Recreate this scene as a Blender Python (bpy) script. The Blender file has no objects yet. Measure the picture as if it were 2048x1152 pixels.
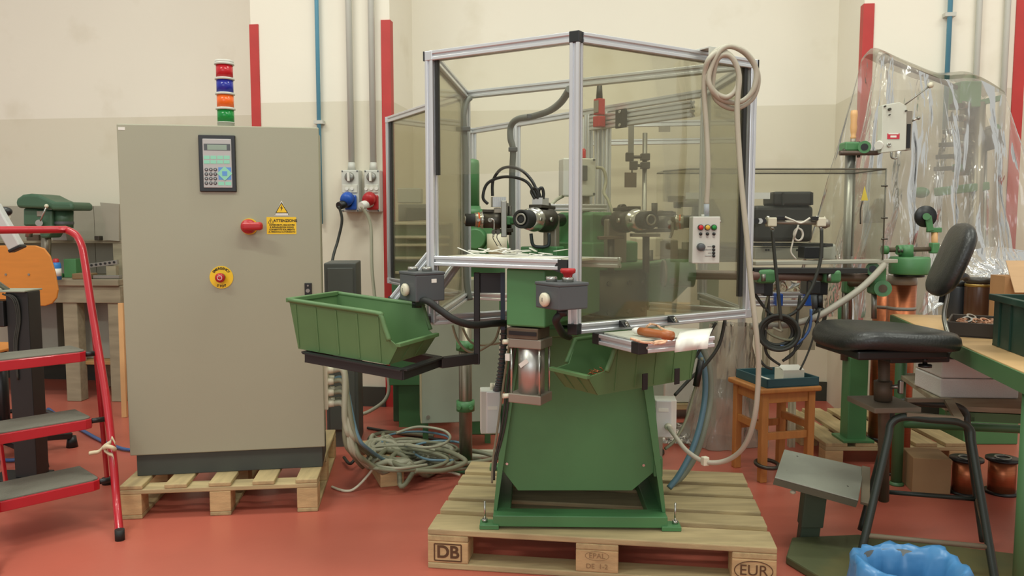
import bpy, math, random
from mathutils import Vector, Matrix
random.seed(11)
S = bpy.context.scene
COL = S.collection
V = Vector
Z = V((0, 0, 1))
# ------------------------------------------------------------------ camera
F = 1600.0                       # focal length in pixels of the 2048 x 1152 frame
CAMZ = 1.225
PITCH = math.atan(136 / F)
cam_d = bpy.data.cameras.new('camera')
cam_d.sensor_width = 36
cam_d.lens = 36 * F / 2048
cam_d.clip_start = 0.05
cam = bpy.data.objects.new('camera', cam_d)
COL.objects.link(cam)
cam.location = (0, 0, CAMZ)
cam.rotation_euler = (math.pi / 2 - PITCH, 0, 0)
S.camera = cam
# ------------------------------------------------------------------ world and lamps
w = bpy.data.worlds.new('hall_light')
S.world = w
w.use_nodes = True
w.node_tree.nodes['Background'].inputs[0].default_value = (0.97, 0.965, 0.89, 1)
w.node_tree.nodes['Background'].inputs[1].default_value = 0.62


def area(name, loc, sx, sy, power, color=(0.97, 1, 0.89), aim=None):
    d = bpy.data.lights.new(name, 'AREA')
    d.shape = 'RECTANGLE'
    d.size = sx
    d.size_y = sy
    d.energy = power
    d.color = color
    o = bpy.data.objects.new(name, d)
    COL.objects.link(o)
    o.location = loc
    if aim is not None:
        o.rotation_euler = (V(aim) - V(loc)).to_track_quat('-Z', 'Y').to_euler()
    return o


# fluorescent tubes of the hall ceiling (one shows mirrored in the left pane) and the windows behind the camera
for nm, lx, ly, pw in (('front_left', -2.6, 1.0, 54), ('front_middle', 0.4, 1.0, 54), ('front_right', 3.2, 1.0, 40), ('rear_left', -2.6, 3.2, 44), ('rear_middle', 0.4, 3.2, 38), ('rear_right', 3.2, 3.0, 24)):
    area('ceiling_tube_%s_offscreen' % nm, (lx, ly, 4.15), 1.5, 0.22, pw)
area('window_behind_offscreen', (-1.5, -4.5, 2.9), 4.0, 1.6, 75, (0.86, 0.93, 1.0), (-0.5, 3.0, 1.0))
S.view_settings.view_transform = 'Standard'
S.view_settings.look = 'None'
S.view_settings.gamma = 1
S.view_settings.use_curve_mapping = False
S.view_settings.exposure = 0.0
# ------------------------------------------------------------------ pixel -> place helpers
CP, SP = math.cos(PITCH), math.sin(PITCH)


def ray(px, py):
    a, b = (px - 1024) / F, (576 - py) / F
    return V((a, CP + b * SP, -SP + b * CP))


def p(px, py, Y):
    r = ray(px, py)
    return V((0, 0, CAMZ)) + r * (Y / r.y)


def pz(px, py, z):
    r = ray(px, py)
    return V((0, 0, CAMZ)) + r * ((z - CAMZ) / r.z)


def plen(n, Y):
    return n * Y / F


# ------------------------------------------------------------------ materials
def lin(c):
    o = []
    for k in c:
        k = k / 255.0
        o.append(k / 12.92 if k <= 0.04045 else ((k + 0.055) / 1.055) ** 2.4)
    return o


def M(name, col, rough=0.5, metal=0.0, var=0.07, scale=6.0, bump=0.0, bscale=40.0, dirt=None, dscale=3.0, damt=0.35, stretch=None, coat=0.0, emit=0.0):
    m = bpy.data.materials.new(name)
    m.use_nodes = True
    nt = m.node_tree
    b = nt.nodes['Principled BSDF']
    c = lin(col)
    tc = nt.nodes.new('ShaderNodeTexCoord')
    mp = nt.nodes.new('ShaderNodeMapping')
    if stretch:
        mp.inputs['Scale'].default_value = stretch
    nt.links.new(tc.outputs['Object'], mp.inputs[0])
    n = nt.nodes.new('ShaderNodeTexNoise')
    n.inputs['Scale'].default_value = scale
    n.inputs['Detail'].default_value = 5
    nt.links.new(mp.outputs[0], n.inputs['Vector'])
    r = nt.nodes.new('ShaderNodeValToRGB')
    r.color_ramp.elements[0].position = 0.3
    r.color_ramp.elements[1].position = 0.7
    r.color_ramp.elements[0].color = [max(0, x * (1 - var)) for x in c] + [1]
    r.color_ramp.elements[1].color = [min(1, x * (1 + var)) for x in c] + [1]
    nt.links.new(n.outputs['Fac'], r.inputs[0])
    out = r.outputs[0]
    if dirt:
        n2 = nt.nodes.new('ShaderNodeTexNoise')
        n2.inputs['Scale'].default_value = dscale
        n2.inputs['Detail'].default_value = 8
        nt.links.new(mp.outputs[0], n2.inputs['Vector'])
        r2 = nt.nodes.new('ShaderNodeValToRGB')
        r2.color_ramp.elements[0].position = 0.5
        r2.color_ramp.elements[1].position = 0.72
        r2.color_ramp.elements[0].color = (0, 0, 0, 1)
        r2.color_ramp.elements[1].color = (damt, damt, damt, 1)
        nt.links.new(n2.outputs['Fac'], r2.inputs[0])
        mx = nt.nodes.new('ShaderNodeMix')
        mx.data_type = 'RGBA'
        nt.links.new(r2.outputs[0], mx.inputs[0])
        nt.links.new(out, mx.inputs[6])
        mx.inputs[7].default_value = lin(dirt) + [1]
        out = mx.outputs[2]
    nt.links.new(out, b.inputs['Base Color'])
    b.inputs['Roughness'].default_value = rough
    b.inputs['Metallic'].default_value = metal
    if coat:
        b.inputs['Coat Weight'].default_value = coat
    if emit:
        nt.links.new(out, b.inputs['Emission Color'])
        b.inputs['Emission Strength'].default_value = emit
    if bump:
        nb = nt.nodes.new('ShaderNodeTexNoise')
        nb.inputs['Scale'].default_value = bscale
        nt.links.new(mp.outputs[0], nb.inputs['Vector'])
        bp = nt.nodes.new('ShaderNodeBump')
        bp.inputs['Strength'].default_value = bump
        bp.inputs['Distance'].default_value = 0.01
        nt.links.new(nb.outputs['Fac'], bp.inputs['Height'])
        nt.links.new(bp.outputs[0], b.inputs['Normal'])
    return m


def glassy(name, tint, haze, hazecol, rough=0.03, refl=1.0, bump=0.0, bscale=5.0):
    """thin clear sheet: transparent + fresnel gloss + a little dust haze"""
    m = bpy.data.materials.new(name)
    m.use_nodes = True
    nt = m.node_tree
    nt.nodes.clear()
    o = nt.nodes.new('ShaderNodeOutputMaterial')
    t = nt.nodes.new('ShaderNodeBsdfTransparent')
    t.inputs[0].default_value = lin(tint) + [1]
    g = nt.nodes.new('ShaderNodeBsdfGlossy')
    g.inputs['Roughness'].default_value = rough
    d = nt.nodes.new('ShaderNodeBsdfDiffuse')
    d.inputs[0].default_value = lin(hazecol) + [1]
    fr = nt.nodes.new('ShaderNodeFresnel')
    fr.inputs['IOR'].default_value = 1.45
    ml = nt.nodes.new('ShaderNodeMath')
    ml.operation = 'MULTIPLY'
    ml.inputs[1].default_value = refl
    nt.links.new(fr.outputs[0], ml.inputs[0])
    m1 = nt.nodes.new('ShaderNodeMixShader')
    m1.inputs[0].default_value = haze
    nt.links.new(t.outputs[0], m1.inputs[1])
    nt.links.new(d.outputs[0], m1.inputs[2])
    m2 = nt.nodes.new('ShaderNodeMixShader')
    nt.links.new(ml.outputs[0], m2.inputs[0])
    nt.links.new(m1.outputs[0], m2.inputs[1])
    nt.links.new(g.outputs[0], m2.inputs[2])
    nt.links.new(m2.outputs[0], o.inputs[0])
    if bump:
        nb = nt.nodes.new('ShaderNodeTexNoise')
        nb.inputs['Scale'].default_value = bscale
        nb.inputs['Detail'].default_value = 3
        nb.inputs['Distortion'].default_value = 1.2
        tc = nt.nodes.new('ShaderNodeTexCoord')
        mp = nt.nodes.new('ShaderNodeMapping')
        mp.inputs['Scale'].default_value = (1.6, 1.6, 0.45)
        nt.links.new(tc.outputs['Object'], mp.inputs[0])
        nt.links.new(mp.outputs[0], nb.inputs['Vector'])
        bp = nt.nodes.new('ShaderNodeBump')
        bp.inputs['Strength'].default_value = bump
        bp.inputs['Distance'].default_value = 0.05
        nt.links.new(nb.outputs['Fac'], bp.inputs['Height'])
        for s in (g, fr):
            nt.links.new(bp.outputs[0], s.inputs['Normal'])
    return m


GREEN = M('machine_green', (78, 130, 82), 0.42, var=0.08, bump=0.05, dirt=(60, 80, 50), damt=0.25)
DGREEN = GREEN                                  # same paint on covers and castings
BGREEN = M('bin_green', (86, 120, 74), 0.55, var=0.06, dirt=(110, 135, 90), damt=0.25)
BGREEN2 = M('drawer_green', (66, 98, 66), 0.55, var=0.06)
CRATEG = M('crate_green', (24, 58, 46), 0.5, var=0.1, dirt=(90, 110, 100), damt=0.3, dscale=9)
TGREEN = M('table_green', (72, 112, 72), 0.45, var=0.06)
ALU = M('anodised_aluminium', (212, 214, 216), 0.34, 0.62, var=0.04, scale=3)
STEEL = M('bright_steel', (190, 188, 180), 0.25, 0.95, var=0.06)
GSTEEL = M('ground_steel', (150, 148, 140), 0.38, 0.85, var=0.1)
DSTEEL = M('oiled_dark_steel', (78, 74, 66), 0.4, 0.7, var=0.2, scale=14)
POLE = M('pole_steel', (140, 132, 116), 0.35, 0.8, var=0.12)
TANMET = M('cast_metal', (150, 142, 128), 0.45, 0.5, var=0.06)
RUST = M('rusted_steel', (96, 82, 66), 0.6, 0.3, var=0.2, scale=12, dirt=(70, 50, 35))
BLACK = M('black_paint', (34, 35, 34), 0.5, var=0.12)
BLACKP = M('black_plastic', (26, 27, 27), 0.4, var=0.1)
RUBBER = M('black_rubber', (30, 31, 29), 0.62, var=0.1)
LEATHER = M('black_vinyl', (38, 39, 37), 0.36, var=0.12, bump=0.12, bscale=120)
DGREY = M('dark_grey_plastic', (78, 82, 84), 0.45, var=0.05)
DCAB = M('dark_grey_cabinet', (84, 88, 84), 0.5, var=0.05)
GREYC = M('cabinet_grey', (157, 156, 134), 0.42, var=0.025, scale=2, bump=0.03, bscale=300)
PLINTH = M('plinth_grey', (66, 70, 64), 0.55, var=0.06)
LGREY = M('light_grey_plastic', (196, 196, 186), 0.45, var=0.03)
GGREY = M('green_grey_sheet', (150, 156, 138), 0.5, var=0.04)
WHITEP = M('white_plastic', (222, 220, 210), 0.4, var=0.03)
CREAM = M('cream_plastic', (214, 208, 184), 0.4, var=0.03)
PAPER = M('white_paper', (228, 226, 216), 0.75, var=0.03)
CARD = M('cardboard', (190, 154, 116), 0.8, var=0.06, stretch=(1, 1, 8))
FOAM = M('polystyrene', (212, 210, 206), 0.8, var=0.03, bump=0.2, bscale=200)
RED = M('ladder_red', (178, 30, 42), 0.28, var=0.06, coat=0.3)
REDP = M('red_plastic', (176, 34, 38), 0.35, var=0.05)
REDPAINT = M('guard_red', (184, 52, 48), 0.5, var=0.08)
YELLOW = M('sign_yellow', (236, 194, 30), 0.5, var=0.02)
BLUEP = M('blue_plastic', (30, 84, 178), 0.35, var=0.05)
BLUEPIPE = M('blue_pipe', (92, 150, 174), 0.45, var=0.05)
BLUEBAG = M('blue_bag', (70, 128, 178), 0.32, var=0.1, bump=0.5, bscale=14)
BLUEHOSE = M('blue_hose', (66, 98, 150), 0.4, var=0.05)
LBLUEHOSE = M('light_blue_hose', (98, 130, 146), 0.4, var=0.05)
CABLE = M('grey_cable', (164, 162, 140), 0.55, var=0.06)
CABLE2 = M('olive_cable', (128, 128, 104), 0.55, var=0.06)
CABLE3 = M('dark_cable', (52, 54, 48), 0.55, var=0.08)
WOOD = M('pallet_wood', (182, 162, 120), 0.75, var=0.14, scale=5, stretch=(1, 9, 9), bump=0.15, dirt=(128, 112, 84), damt=0.7, dscale=1.6)
WOODY = M('pallet_wood_across', (184, 162, 118), 0.75, var=0.14, scale=5, stretch=(9, 1, 9), bump=0.15, dirt=(128, 112, 84), damt=0.6, dscale=1.6)
WOODB = M('pallet_block_wood', (194, 164, 118), 0.8, var=0.16, scale=6, stretch=(2, 2, 8), bump=0.15)
STOOLW = M('stool_wood', (186, 124, 66), 0.45, var=0.1, stretch=(8, 8, 1))
PLY = M('orange_plywood', (204, 128, 50), 0.4, var=0.06, stretch=(1, 1, 7))
BENCHW = M('old_bench_wood', (150, 140, 116), 0.75, var=0.15, stretch=(1, 6, 6), dirt=(100, 92, 74), damt=0.6)
BOARDG = M('grey_board', (158, 152, 136), 0.75, var=0.06, dirt=(120, 116, 102), damt=0.6)
HANDLEW = M('turned_beech', (214, 166, 112), 0.45, var=0.06)
COPPER = M('copper_wire', (176, 102, 66), 0.36, 0.7, var=0.12, scale=30, stretch=(0.2, 0.2, 12))
BROWNG = M('brown_glass', (74, 48, 34), 0.25, var=0.15)
MATG = M('step_mat', (108, 106, 94), 0.85, var=0.06, bump=0.3, bscale=150)
TAPE = M('masking_tape', (206, 192, 160), 0.7, var=0.04)
LCD = M('lcd_green', (134, 152, 134), 0.3, var=0.03)
MINT = M('key_mint', (140, 206, 178), 0.5, var=0.03)
KBLUE = M('key_blue', (92, 146, 208), 0.5, var=0.03)
PANELG = M('keypad_panel', (176, 174, 172), 0.45, var=0.02)
INK = M('printing_ink', (34, 30, 24), 0.7, var=0.02)
STAMP = M('burnt_stamp', (92, 64, 40), 0.8, var=0.15)
LRED = M('lens_red', (190, 28, 40), 0.2, var=0.05)
LBLUE = M('lens_blue', (36, 44, 150), 0.2, var=0.05)
LORANGE = M('lens_orange', (236, 104, 32), 0.2, var=0.05)
LGREEN = M('lens_green', (10, 128, 52), 0.2, var=0.05)
LYEL = M('lens_yellow', (206, 168, 60), 0.25, var=0.05)
TRAYB = M('tray_blue_green', (48, 86, 92), 0.5, var=0.06)
GLASS = glassy('machine_glass', (250, 250, 246), 0.03, (215, 210, 190), refl=0.4)
GLASS2 = glassy('smoked_pane', (238, 236, 222), 0.10, (196, 190, 162), refl=0.45)
GLASS3 = glassy('tinted_pane', (240, 239, 228), 0.09, (170, 164, 138), refl=0.4)
PLEXI = glassy('plexiglass', (251, 251, 248), 0.022, (176, 174, 160), refl=0.45)
PEDGE = M('plexi_edge', (92, 88, 74), 0.3, var=0.05)
FILM = glassy('plastic_film', (240, 238, 232), 0.24, (226, 220, 208), rough=0.1, refl=1.5, bump=0.75, bscale=3.4)
FILM2 = glassy('milky_film', (236, 232, 224), 0.42, (214, 206, 192), rough=0.16, refl=1.3, bump=0.8, bscale=6.0)


# ------------------------------------------------------------------ mesh builder
class MB:
    def __init__(s):
        s.v, s.f, s.sm = [], [], []

    def add(s, vs, fs, smooth=False):
        k = len(s.v)
        s.v += [V(a) for a in vs]
        for f in fs:
            s.f.append([i + k for i in f])
            s.sm.append(smooth)
        return s

    def box(s, c, size, R=None):
        c = V(c)
        x, y, z = [k / 2 for k in size]
        vs = [V((a * x, b * y, d * z)) for a in (-1, 1) for b in (-1, 1) for d in (-1, 1)]
        if R is not None:
            vs = [R @ k for k in vs]
        return s.add([c + k for k in vs], [(0, 1, 3, 2), (4, 6, 7, 5), (0, 4, 5, 1), (2, 3, 7, 6), (0, 2, 6, 4), (1, 5, 7, 3)])

    def bar(s, a, b, wd, h, up=Z):
        a, b = V(a), V(b)
        d = (b - a).normalized()
        sd = d.cross(V(up))
        if sd.length < 1e-4:
            sd = d.cross(V((0, 1, 0)))
        sd.normalize()
        u = sd.cross(d)
        R = Matrix((sd, d, u)).transposed()
        return s.box((a + b) / 2, (wd, (b - a).length, h), R)

    def prism(s, poly, vec, smooth=False):
        vec = V(vec)
        n = len(poly)
        vs = [V(a) for a in poly] + [V(a) + vec for a in poly]
        nrm = V((0, 0, 0))
        for i in range(n):
            nrm += V(poly[i]).cross(V(poly[(i + 1) % n]))
        flip = nrm.dot(vec) > 0
        fs = [tuple(range(n)), tuple(range(2 * n - 1, n - 1, -1))]
        fs += [((i + 1) % n, i, i + n, (i + 1) % n + n) for i in range(n)]
        if flip:
            fs = [tuple(reversed(f)) for f in fs]
        k = len(s.v)
        s.v += vs
        for i, f in enumerate(fs):
            s.f.append([j + k for j in f])
            s.sm.append(smooth and i > 1)
        return s

    def cyl(s, a, b, r, r1=None, n=18, cap=True):
        r1 = r if r1 is None else r1
        a, b = V(a), V(b)
        d = (b - a).normalized()
        t = V((1, 0, 0)) if abs(d.x) < 0.9 else V((0, 1, 0))
        u = d.cross(t).normalized()
        q = d.cross(u)
        vs = []
        for c, rr in ((a, r), (b, r1)):
            for i in range(n):
                an = 2 * math.pi * i / n
                vs.append(c + (u * math.cos(an) + q * math.sin(an)) * rr)
        s.add(vs, [(i, (i + 1) % n, (i + 1) % n + n, i + n) for i in range(n)], True)
        if cap:
            k = len(s.v) - 2 * n
            s.f.append([k + i for i in range(n - 1, -1, -1)])
            s.f.append([k + n + i for i in range(n)])
            s.sm += [False, False]
        return s

    def tube(s, pts, r, n=8, closed=False):
        pts = [V(a) for a in pts]
        m = len(pts)
        rs = r if isinstance(r, (list, tuple)) else [r] * m
        vs, prev = [], None
        for i in range(m):
            a = pts[(i - 1) % m] if (closed or i > 0) else pts[i]
            b = pts[(i + 1) % m] if (closed or i < m - 1) else pts[i]
            d = (b - a)
            d = d.normalized() if d.length > 1e-9 else V((0, 0, 1))
            if prev is None:
                t = V((0, 0, 1)) if abs(d.z) < 0.9 else V((1, 0, 0))
                u = d.cross(t).normalized()
            else:
                u = prev - d * prev.dot(d)
                u = u.normalized() if u.length > 1e-6 else d.cross(V((0, 0, 1))).normalized()
            prev = u
            q = d.cross(u)
            for k in range(n):
                an = 2 * math.pi * k / n
                vs.append(pts[i] + (u * math.cos(an) + q * math.sin(an)) * rs[i])
        fs = []
        for i in range(m if closed else m - 1):
            j = (i + 1) % m
            for k in range(n):
                fs.append((i * n + k, i * n + (k + 1) % n, j * n + (k + 1) % n, j * n + k))
        k0 = len(s.v)
        s.add(vs, fs, True)
        if not closed:
            s.f.append([k0 + k for k in range(n - 1, -1, -1)])
            s.f.append([k0 + (m - 1) * n + k for k in range(n)])
            s.sm += [False, False]
        return s

    def lathe(s, prof, o, axis=Z, n=24, smooth=True):
        o, d = V(o), V(axis).normalized()
        t = V((1, 0, 0)) if abs(d.x) < 0.9 else V((0, 1, 0))
        u = d.cross(t).normalized()
        q = d.cross(u)
        vs = []
        for (r, h) in prof:
            for i in range(n):
                an = 2 * math.pi * i / n
                vs.append(o + d * h + (u * math.cos(an) + q * math.sin(an)) * max(r, 1e-5))
        fs = []
        for j in range(len(prof) - 1):
            for i in range(n):
                fs.append((j * n + i, j * n + (i + 1) % n, (j + 1) * n + (i + 1) % n, (j + 1) * n + i))
        return s.add(vs, fs, smooth)

    def sph(s, c, r, nu=16, nv=10):
        c = V(c)
        if not isinstance(r, (tuple, list)):
            r = (r, r, r)
        vs = []
        for j in range(nv + 1):
            th = math.pi * j / nv
            for i in range(nu):
                an = 2 * math.pi * i / nu
                vs.append(c + V((r[0] * math.sin(th) * math.cos(an), r[1] * math.sin(th) * math.sin(an), r[2] * math.cos(th))))
        fs = [(j * nu + i, j * nu + (i + 1) % nu, (j + 1) * nu + (i + 1) % nu, (j + 1) * nu + i) for j in range(nv) for i in range(nu)]
        fs = [tuple(reversed(f)) for f in fs]
        return s.add(vs, fs, True)

    def ring(s, c, R, r, axis=Z, n=28, m=8):
        c, d = V(c), V(axis).normalized()
        t = V((1, 0, 0)) if abs(d.x) < 0.9 else V((0, 1, 0))
        u = d.cross(t).normalized()
        q = d.cross(u)
        return s.tube([c + (u * math.cos(2 * math.pi * i / n) + q * math.sin(2 * math.pi * i / n)) * R for i in range(n)], r, m, True)

    def tslot(s, a, b, sz, up=Z):
        """extruded aluminium section with a slot on each of the four sides"""
        a, b = V(a), V(b)
        d = (b - a).normalized()
        sd = d.cross(V(up))
        if sd.length < 1e-4:
            sd = d.cross(V((0, 1, 0)))
        sd.normalize()
        u = sd.cross(d)
        h, g, k, e = sz / 2, sz * 0.14, sz * 0.2, sz * 0.06
        side = [(-h + e, -h), (-g - e, -h), (-g, -h + e * 0.8), (-g, -h + k), (g, -h + k), (g, -h + e * 0.8), (g + e, -h), (h - e, -h)]
        sec = []
        for q in range(4):
            for (x, y) in side:
                for _ in range(q):
                    x, y = -y, x
                sec.append((x, y))
        poly = [a + sd * x + u * y for (x, y) in sec]
        return s.prism(poly, b - a)

    def sheet(s, grid, thick=0.0):
        """grid: rows of points -> smooth surface, optionally with thickness"""
        R_, C_ = len(grid), len(grid[0])
        vs = [V(a) for row in grid for a in row]
        fs = [(j * C_ + i, j * C_ + i + 1, (j + 1) * C_ + i + 1, (j + 1) * C_ + i) for j in range(R_ - 1) for i in range(C_ - 1)]
        return s.add(vs, fs, True)


def sp(pts, k=6, closed=False):
    """Catmull-Rom through the points"""
    pts = [V(a) for a in pts]
    n = len(pts)
    out = []
    for i in range(n if closed else n - 1):
        if closed:
            a, b, c, d = pts[(i - 1) % n], pts[i], pts[(i + 1) % n], pts[(i + 2) % n]
        else:
            a, b, c, d = pts[max(i - 1, 0)], pts[i], pts[i + 1], pts[min(i + 2, n - 1)]
        for j in range(k):
            t = j / k
            out.append(0.5 * ((2 * b) + (c - a) * t + (2 * a - 5 * b + 4 * c - d) * t * t + (-a + 3 * b - 3 * c + d) * t ** 3))
    if not closed:
        out.append(pts[-1])
    return out


LOC = {}


def mk(name, mb, mat, parent=None, label=None, cat=None, group=None, bevel=0.0, kind=None, seg=2, solid=0.0):
    me = bpy.data.meshes.new(name)
    if parent is None:
        xs = [a.x for a in mb.v]
        ys = [a.y for a in mb.v]
        zs = [a.z for a in mb.v]
        loc = V(((min(xs) + max(xs)) / 2, (min(ys) + max(ys)) / 2, min(zs)))
    else:
        loc = LOC[parent.name]
    me.from_pydata([a - loc for a in mb.v], [], mb.f)
    me.polygons.foreach_set('use_smooth', mb.sm)
    me.materials.append(mat)
    me.update()
    o = bpy.data.objects.new(name, me)
    COL.objects.link(o)
    if parent is None:
        o.location = loc
    else:
        o.parent = parent
    LOC[o.name] = loc
    if label:
        o['label'] = label
    if cat:
        o['category'] = cat
    if group:
        o['group'] = group
    if kind:
        o['kind'] = kind
    if solid:
        q = o.modifiers.new('thickness', 'SOLIDIFY')
        q.thickness = solid
        q.offset = 0
    if bevel:
        q = o.modifiers.new('bevel', 'BEVEL')
        q.width = bevel
        q.segments = seg
        q.limit_method = 'ANGLE'
        q.angle_limit = math.radians(40)
    return o


def thing(name, label, cat, loc, group=None, kind=None):
    o = bpy.data.objects.new(name, None)
    COL.objects.link(o)
    o.empty_display_size = 0.05
    o.location = V(loc)
    LOC[o.name] = V(loc)
    o['label'] = label
    if cat:
        o['category'] = cat
    if group:
        o['group'] = group
    if kind:
        o['kind'] = kind
    return o


def text(name, s, size, org, xd, yd, mat, parent, align='CENTER', bold=0.0, lift=0.0006):
    cu = bpy.data.curves.new(name, 'FONT')
    cu.body = s
    cu.size = size
    cu.align_x = align
    cu.align_y = 'CENTER'
    cu.offset = bold
    cu.extrude = 0.0003
    t = bpy.data.objects.new('tmp_text', cu)
    COL.objects.link(t)
    dg = bpy.context.evaluated_depsgraph_get()
    me0 = bpy.data.meshes.new_from_object(t.evaluated_get(dg))
    bpy.data.objects.remove(t)
    xd, yd = V(xd).normalized(), V(yd).normalized()
    nd = xd.cross(yd).normalized()
    mb = MB()
    mb.add([V(org) + xd * a.co.x + yd * a.co.y + nd * (a.co.z + lift) for a in me0.vertices], [list(q.vertices) for q in me0.polygons])
    bpy.data.meshes.remove(me0)
    return mk(name, mb, mat, parent)


def rz(deg):
    return Matrix.Rotation(math.radians(deg), 3, 'Z')


def pbox(mb, x0, y0, x1, y1, Y, d, rot=0):
    """box whose front face covers a pixel rectangle at distance Y, d metres deep"""
    a, b = p(x0, y0, Y), p(x1, y1, Y)
    c = (a + b) / 2
    R = rz(rot)
    return mb.box(c + R @ V((0, d / 2, 0)), (abs(b.x - a.x), d, abs(a.z - b.z)), R)


class Fr:
    """local frame standing on a spot, turned about z"""
    def __init__(s, o, deg):
        s.o = V(o)
        s.R = rz(deg)
        s.x = s.R @ V((1, 0, 0))
        s.y = s.R @ V((0, 1, 0))

    def __call__(s, x, y, z=0):
        return s.o + s.x * x + s.y * y + Z * z

    def on(s, px, py, yl=0.0):
        """point of the plane y_local = yl seen at a pixel, in local x, z"""
        r = ray(px, py)
        c = V((0, 0, CAMZ))
        t = ((s.o + s.y * yl) - c).dot(s.y) / r.dot(s.y)
        q = c + r * t - s.o
        return V((q.dot(s.x), yl, q.z))

    def box(s, mb, x0, x1, y0, y1, z0, z1):
        return mb.box(s((x0 + x1) / 2, (y0 + y1) / 2, (z0 + z1) / 2), (x1 - x0, y1 - y0, z1 - z0), s.R)


# ------------------------------------------------------------------ room
def floor_mat():
    m = M('red_epoxy_floor', (184, 97, 80), 0.34, var=0.08, scale=1.3, bump=0.04, bscale=25, dirt=(166, 92, 76), damt=0.5, dscale=1.1)
    return m


mk('floor', MB().box((0, 2.0, -0.05), (14, 12, 0.1)), floor_mat(), kind='structure', label='red painted workshop floor')


def wall_mat():
    m = M('two_tone_wall', (236, 230, 214), 0.8, var=0.02, scale=1.5, bump=0.06, bscale=30)
    nt = m.node_tree
    b = nt.nodes['Principled BSDF']
    src = b.inputs['Base Color'].links[0].from_socket
    g = nt.nodes.new('ShaderNodeNewGeometry')
    sx = nt.nodes.new('ShaderNodeSeparateXYZ')
    nt.links.new(g.outputs['Position'], sx.inputs[0])
    gt = nt.nodes.new('ShaderNodeMath')
    gt.operation = 'LESS_THAN'
    gt.inputs[1].default_value = 1.985
    nt.links.new(sx.outputs['Z'], gt.inputs[0])
    mx = nt.nodes.new('ShaderNodeMix')
    mx.data_type = 'RGBA'
    nt.links.new(gt.outputs[0], mx.inputs[0])
    nt.links.new(src, mx.inputs[6])
    mx.inputs[7].default_value = lin((221, 214, 194)) + [1]
    # scuffs with a shape of their own
    n = nt.nodes.new('ShaderNodeTexNoise')
    n.inputs['Scale'].default_value = 2.2
    n.inputs['Detail'].default_value = 9
    nt.links.new(g.outputs['Position'], n.inputs['Vector'])
    r = nt.nodes.new('ShaderNodeValToRGB')
    r.color_ramp.elements[0].position = 0.6
    r.color_ramp.elements[1].position = 0.8
    r.color_ramp.elements[1].color = (0.35, 0.35, 0.35, 1)
    nt.links.new(n.outputs['Fac'], r.inputs[0])
    m2 = nt.nodes.new('ShaderNodeMix')
    m2.data_type = 'RGBA'
    nt.links.new(r.outputs[0], m2.inputs[0])
    nt.links.new(mx.outputs[2], m2.inputs[6])
    m2.inputs[7].default_value = lin((190, 176, 142)) + [1]
    nt.links.new(m2.outputs[2], b.inputs['Base Color'])
    return m


WALL = wall_mat()
WS = -0.133
WA = math.degrees(math.atan(WS))
PW = Fr((0, 5.08, 0), WA)           # plane of the pier faces
RD = 0.56                            # recess depth behind the pier faces


def wbox(name, x0, x1, y0, y1, z0, z1, mat, **k):
    mb = MB()
    PW.box(mb, x0, x1, y0, y1, z0, z1)
    return mk(name, mb, mat, **k)


wbox('wall_back', -7, 7, RD, RD + 0.2, 0, 4.4, WALL, kind='structure', label='white over beige plaster wall')
p1l, p1r = PW.on(505, 200).x, PW.on(781, 200).x
p2l, p2r = PW.on(1722, 200).x, PW.on(2043, 200).x
wbox('wall_pier_left', p1l, p1r, 0, RD, 0, 4.4, WALL, kind='structure', label='plaster pier with the switch sockets')
wbox('wall_pier_right', p2l, p2r, 0, RD, 0, 4.4, WALL, kind='structure', label='plaster pier behind the film-wrapped machine')
BASEB = M('skirting_dark', (58, 60, 52), 0.6)
for nm, a, b, yy in (('baseboard_left', -7, p1l, RD), ('baseboard_pier', p1l + 0.055, p1r - 0.055, 0), ('baseboard_middle', p1r, p2l, RD), ('baseboard_right', p2l + 0.055, p2r - 0.055, 0)):
    wbox(nm, a, b, yy - 0.015, yy, 0, 0.13, BASEB, kind='structure')
gtop = 2.485
for x, s, lb in ((p1l, 1, 'red corner guard on the pier edge behind the signal tower'), (p1r, -1, 'red corner guard on the pier edge beside the red socket'),
                 (p2l, 1, 'red corner guard behind the peak of the plastic film'), (p2r, -1, 'red corner guard on the pier edge past the two wall conduits')):
    mb = MB()
    t = 0.055
    lo, hi = (x - 0.006, x + t) if s > 0 else (x - t, x + 0.006)
    PW.box(mb, lo, hi, -0.008, 0.0, 0, gtop)
    PW.box(mb, *((x - 0.006, x) if s > 0 else (x, x + 0.006)), 0, t, 0, gtop)
    mk('corner_guard', mb, REDPAINT, label=lb, cat='corner guard', group='red pier corner guards')
for px, zb, lb in ((637, 1.6, 'thin blue pipe running down the pier behind the grey cabinet'), (1892, 2.15, 'thin blue pipe ending above the film-wrapped machine')):
    q = PW.on(px, 200, -0.03)
    t = thing('blue_pipe', lb, 'pipe', PW(q.x, -0.03, zb))
    mk('tube', MB().cyl(PW(q.x, -0.03, zb - 0.4), PW(q.x, -0.03, 4.3), 0.0135, n=12), BLUEPIPE, t)
    mb = MB()
    PW.box(mb, q.x - 0.03, q.x + 0.03, -0.045, 0, zb + 0.24, zb + 0.262)
    mk('pipe_clip', mb, LGREY, t)
for px, lb in ((1950, 'white conduit on the right pier nearest the blue pipe'), (2006, 'white conduit on the right pier nearest its far red guard')):
    q = PW.on(px, 200, -0.02)
    mk('wall_conduit', MB().cyl(PW(q.x, -0.02, 0.9), PW(q.x, -0.02, 4.3), 0.016, n=12), LGREY, label=lb, cat='conduit', group='conduits on the right pier')
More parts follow.
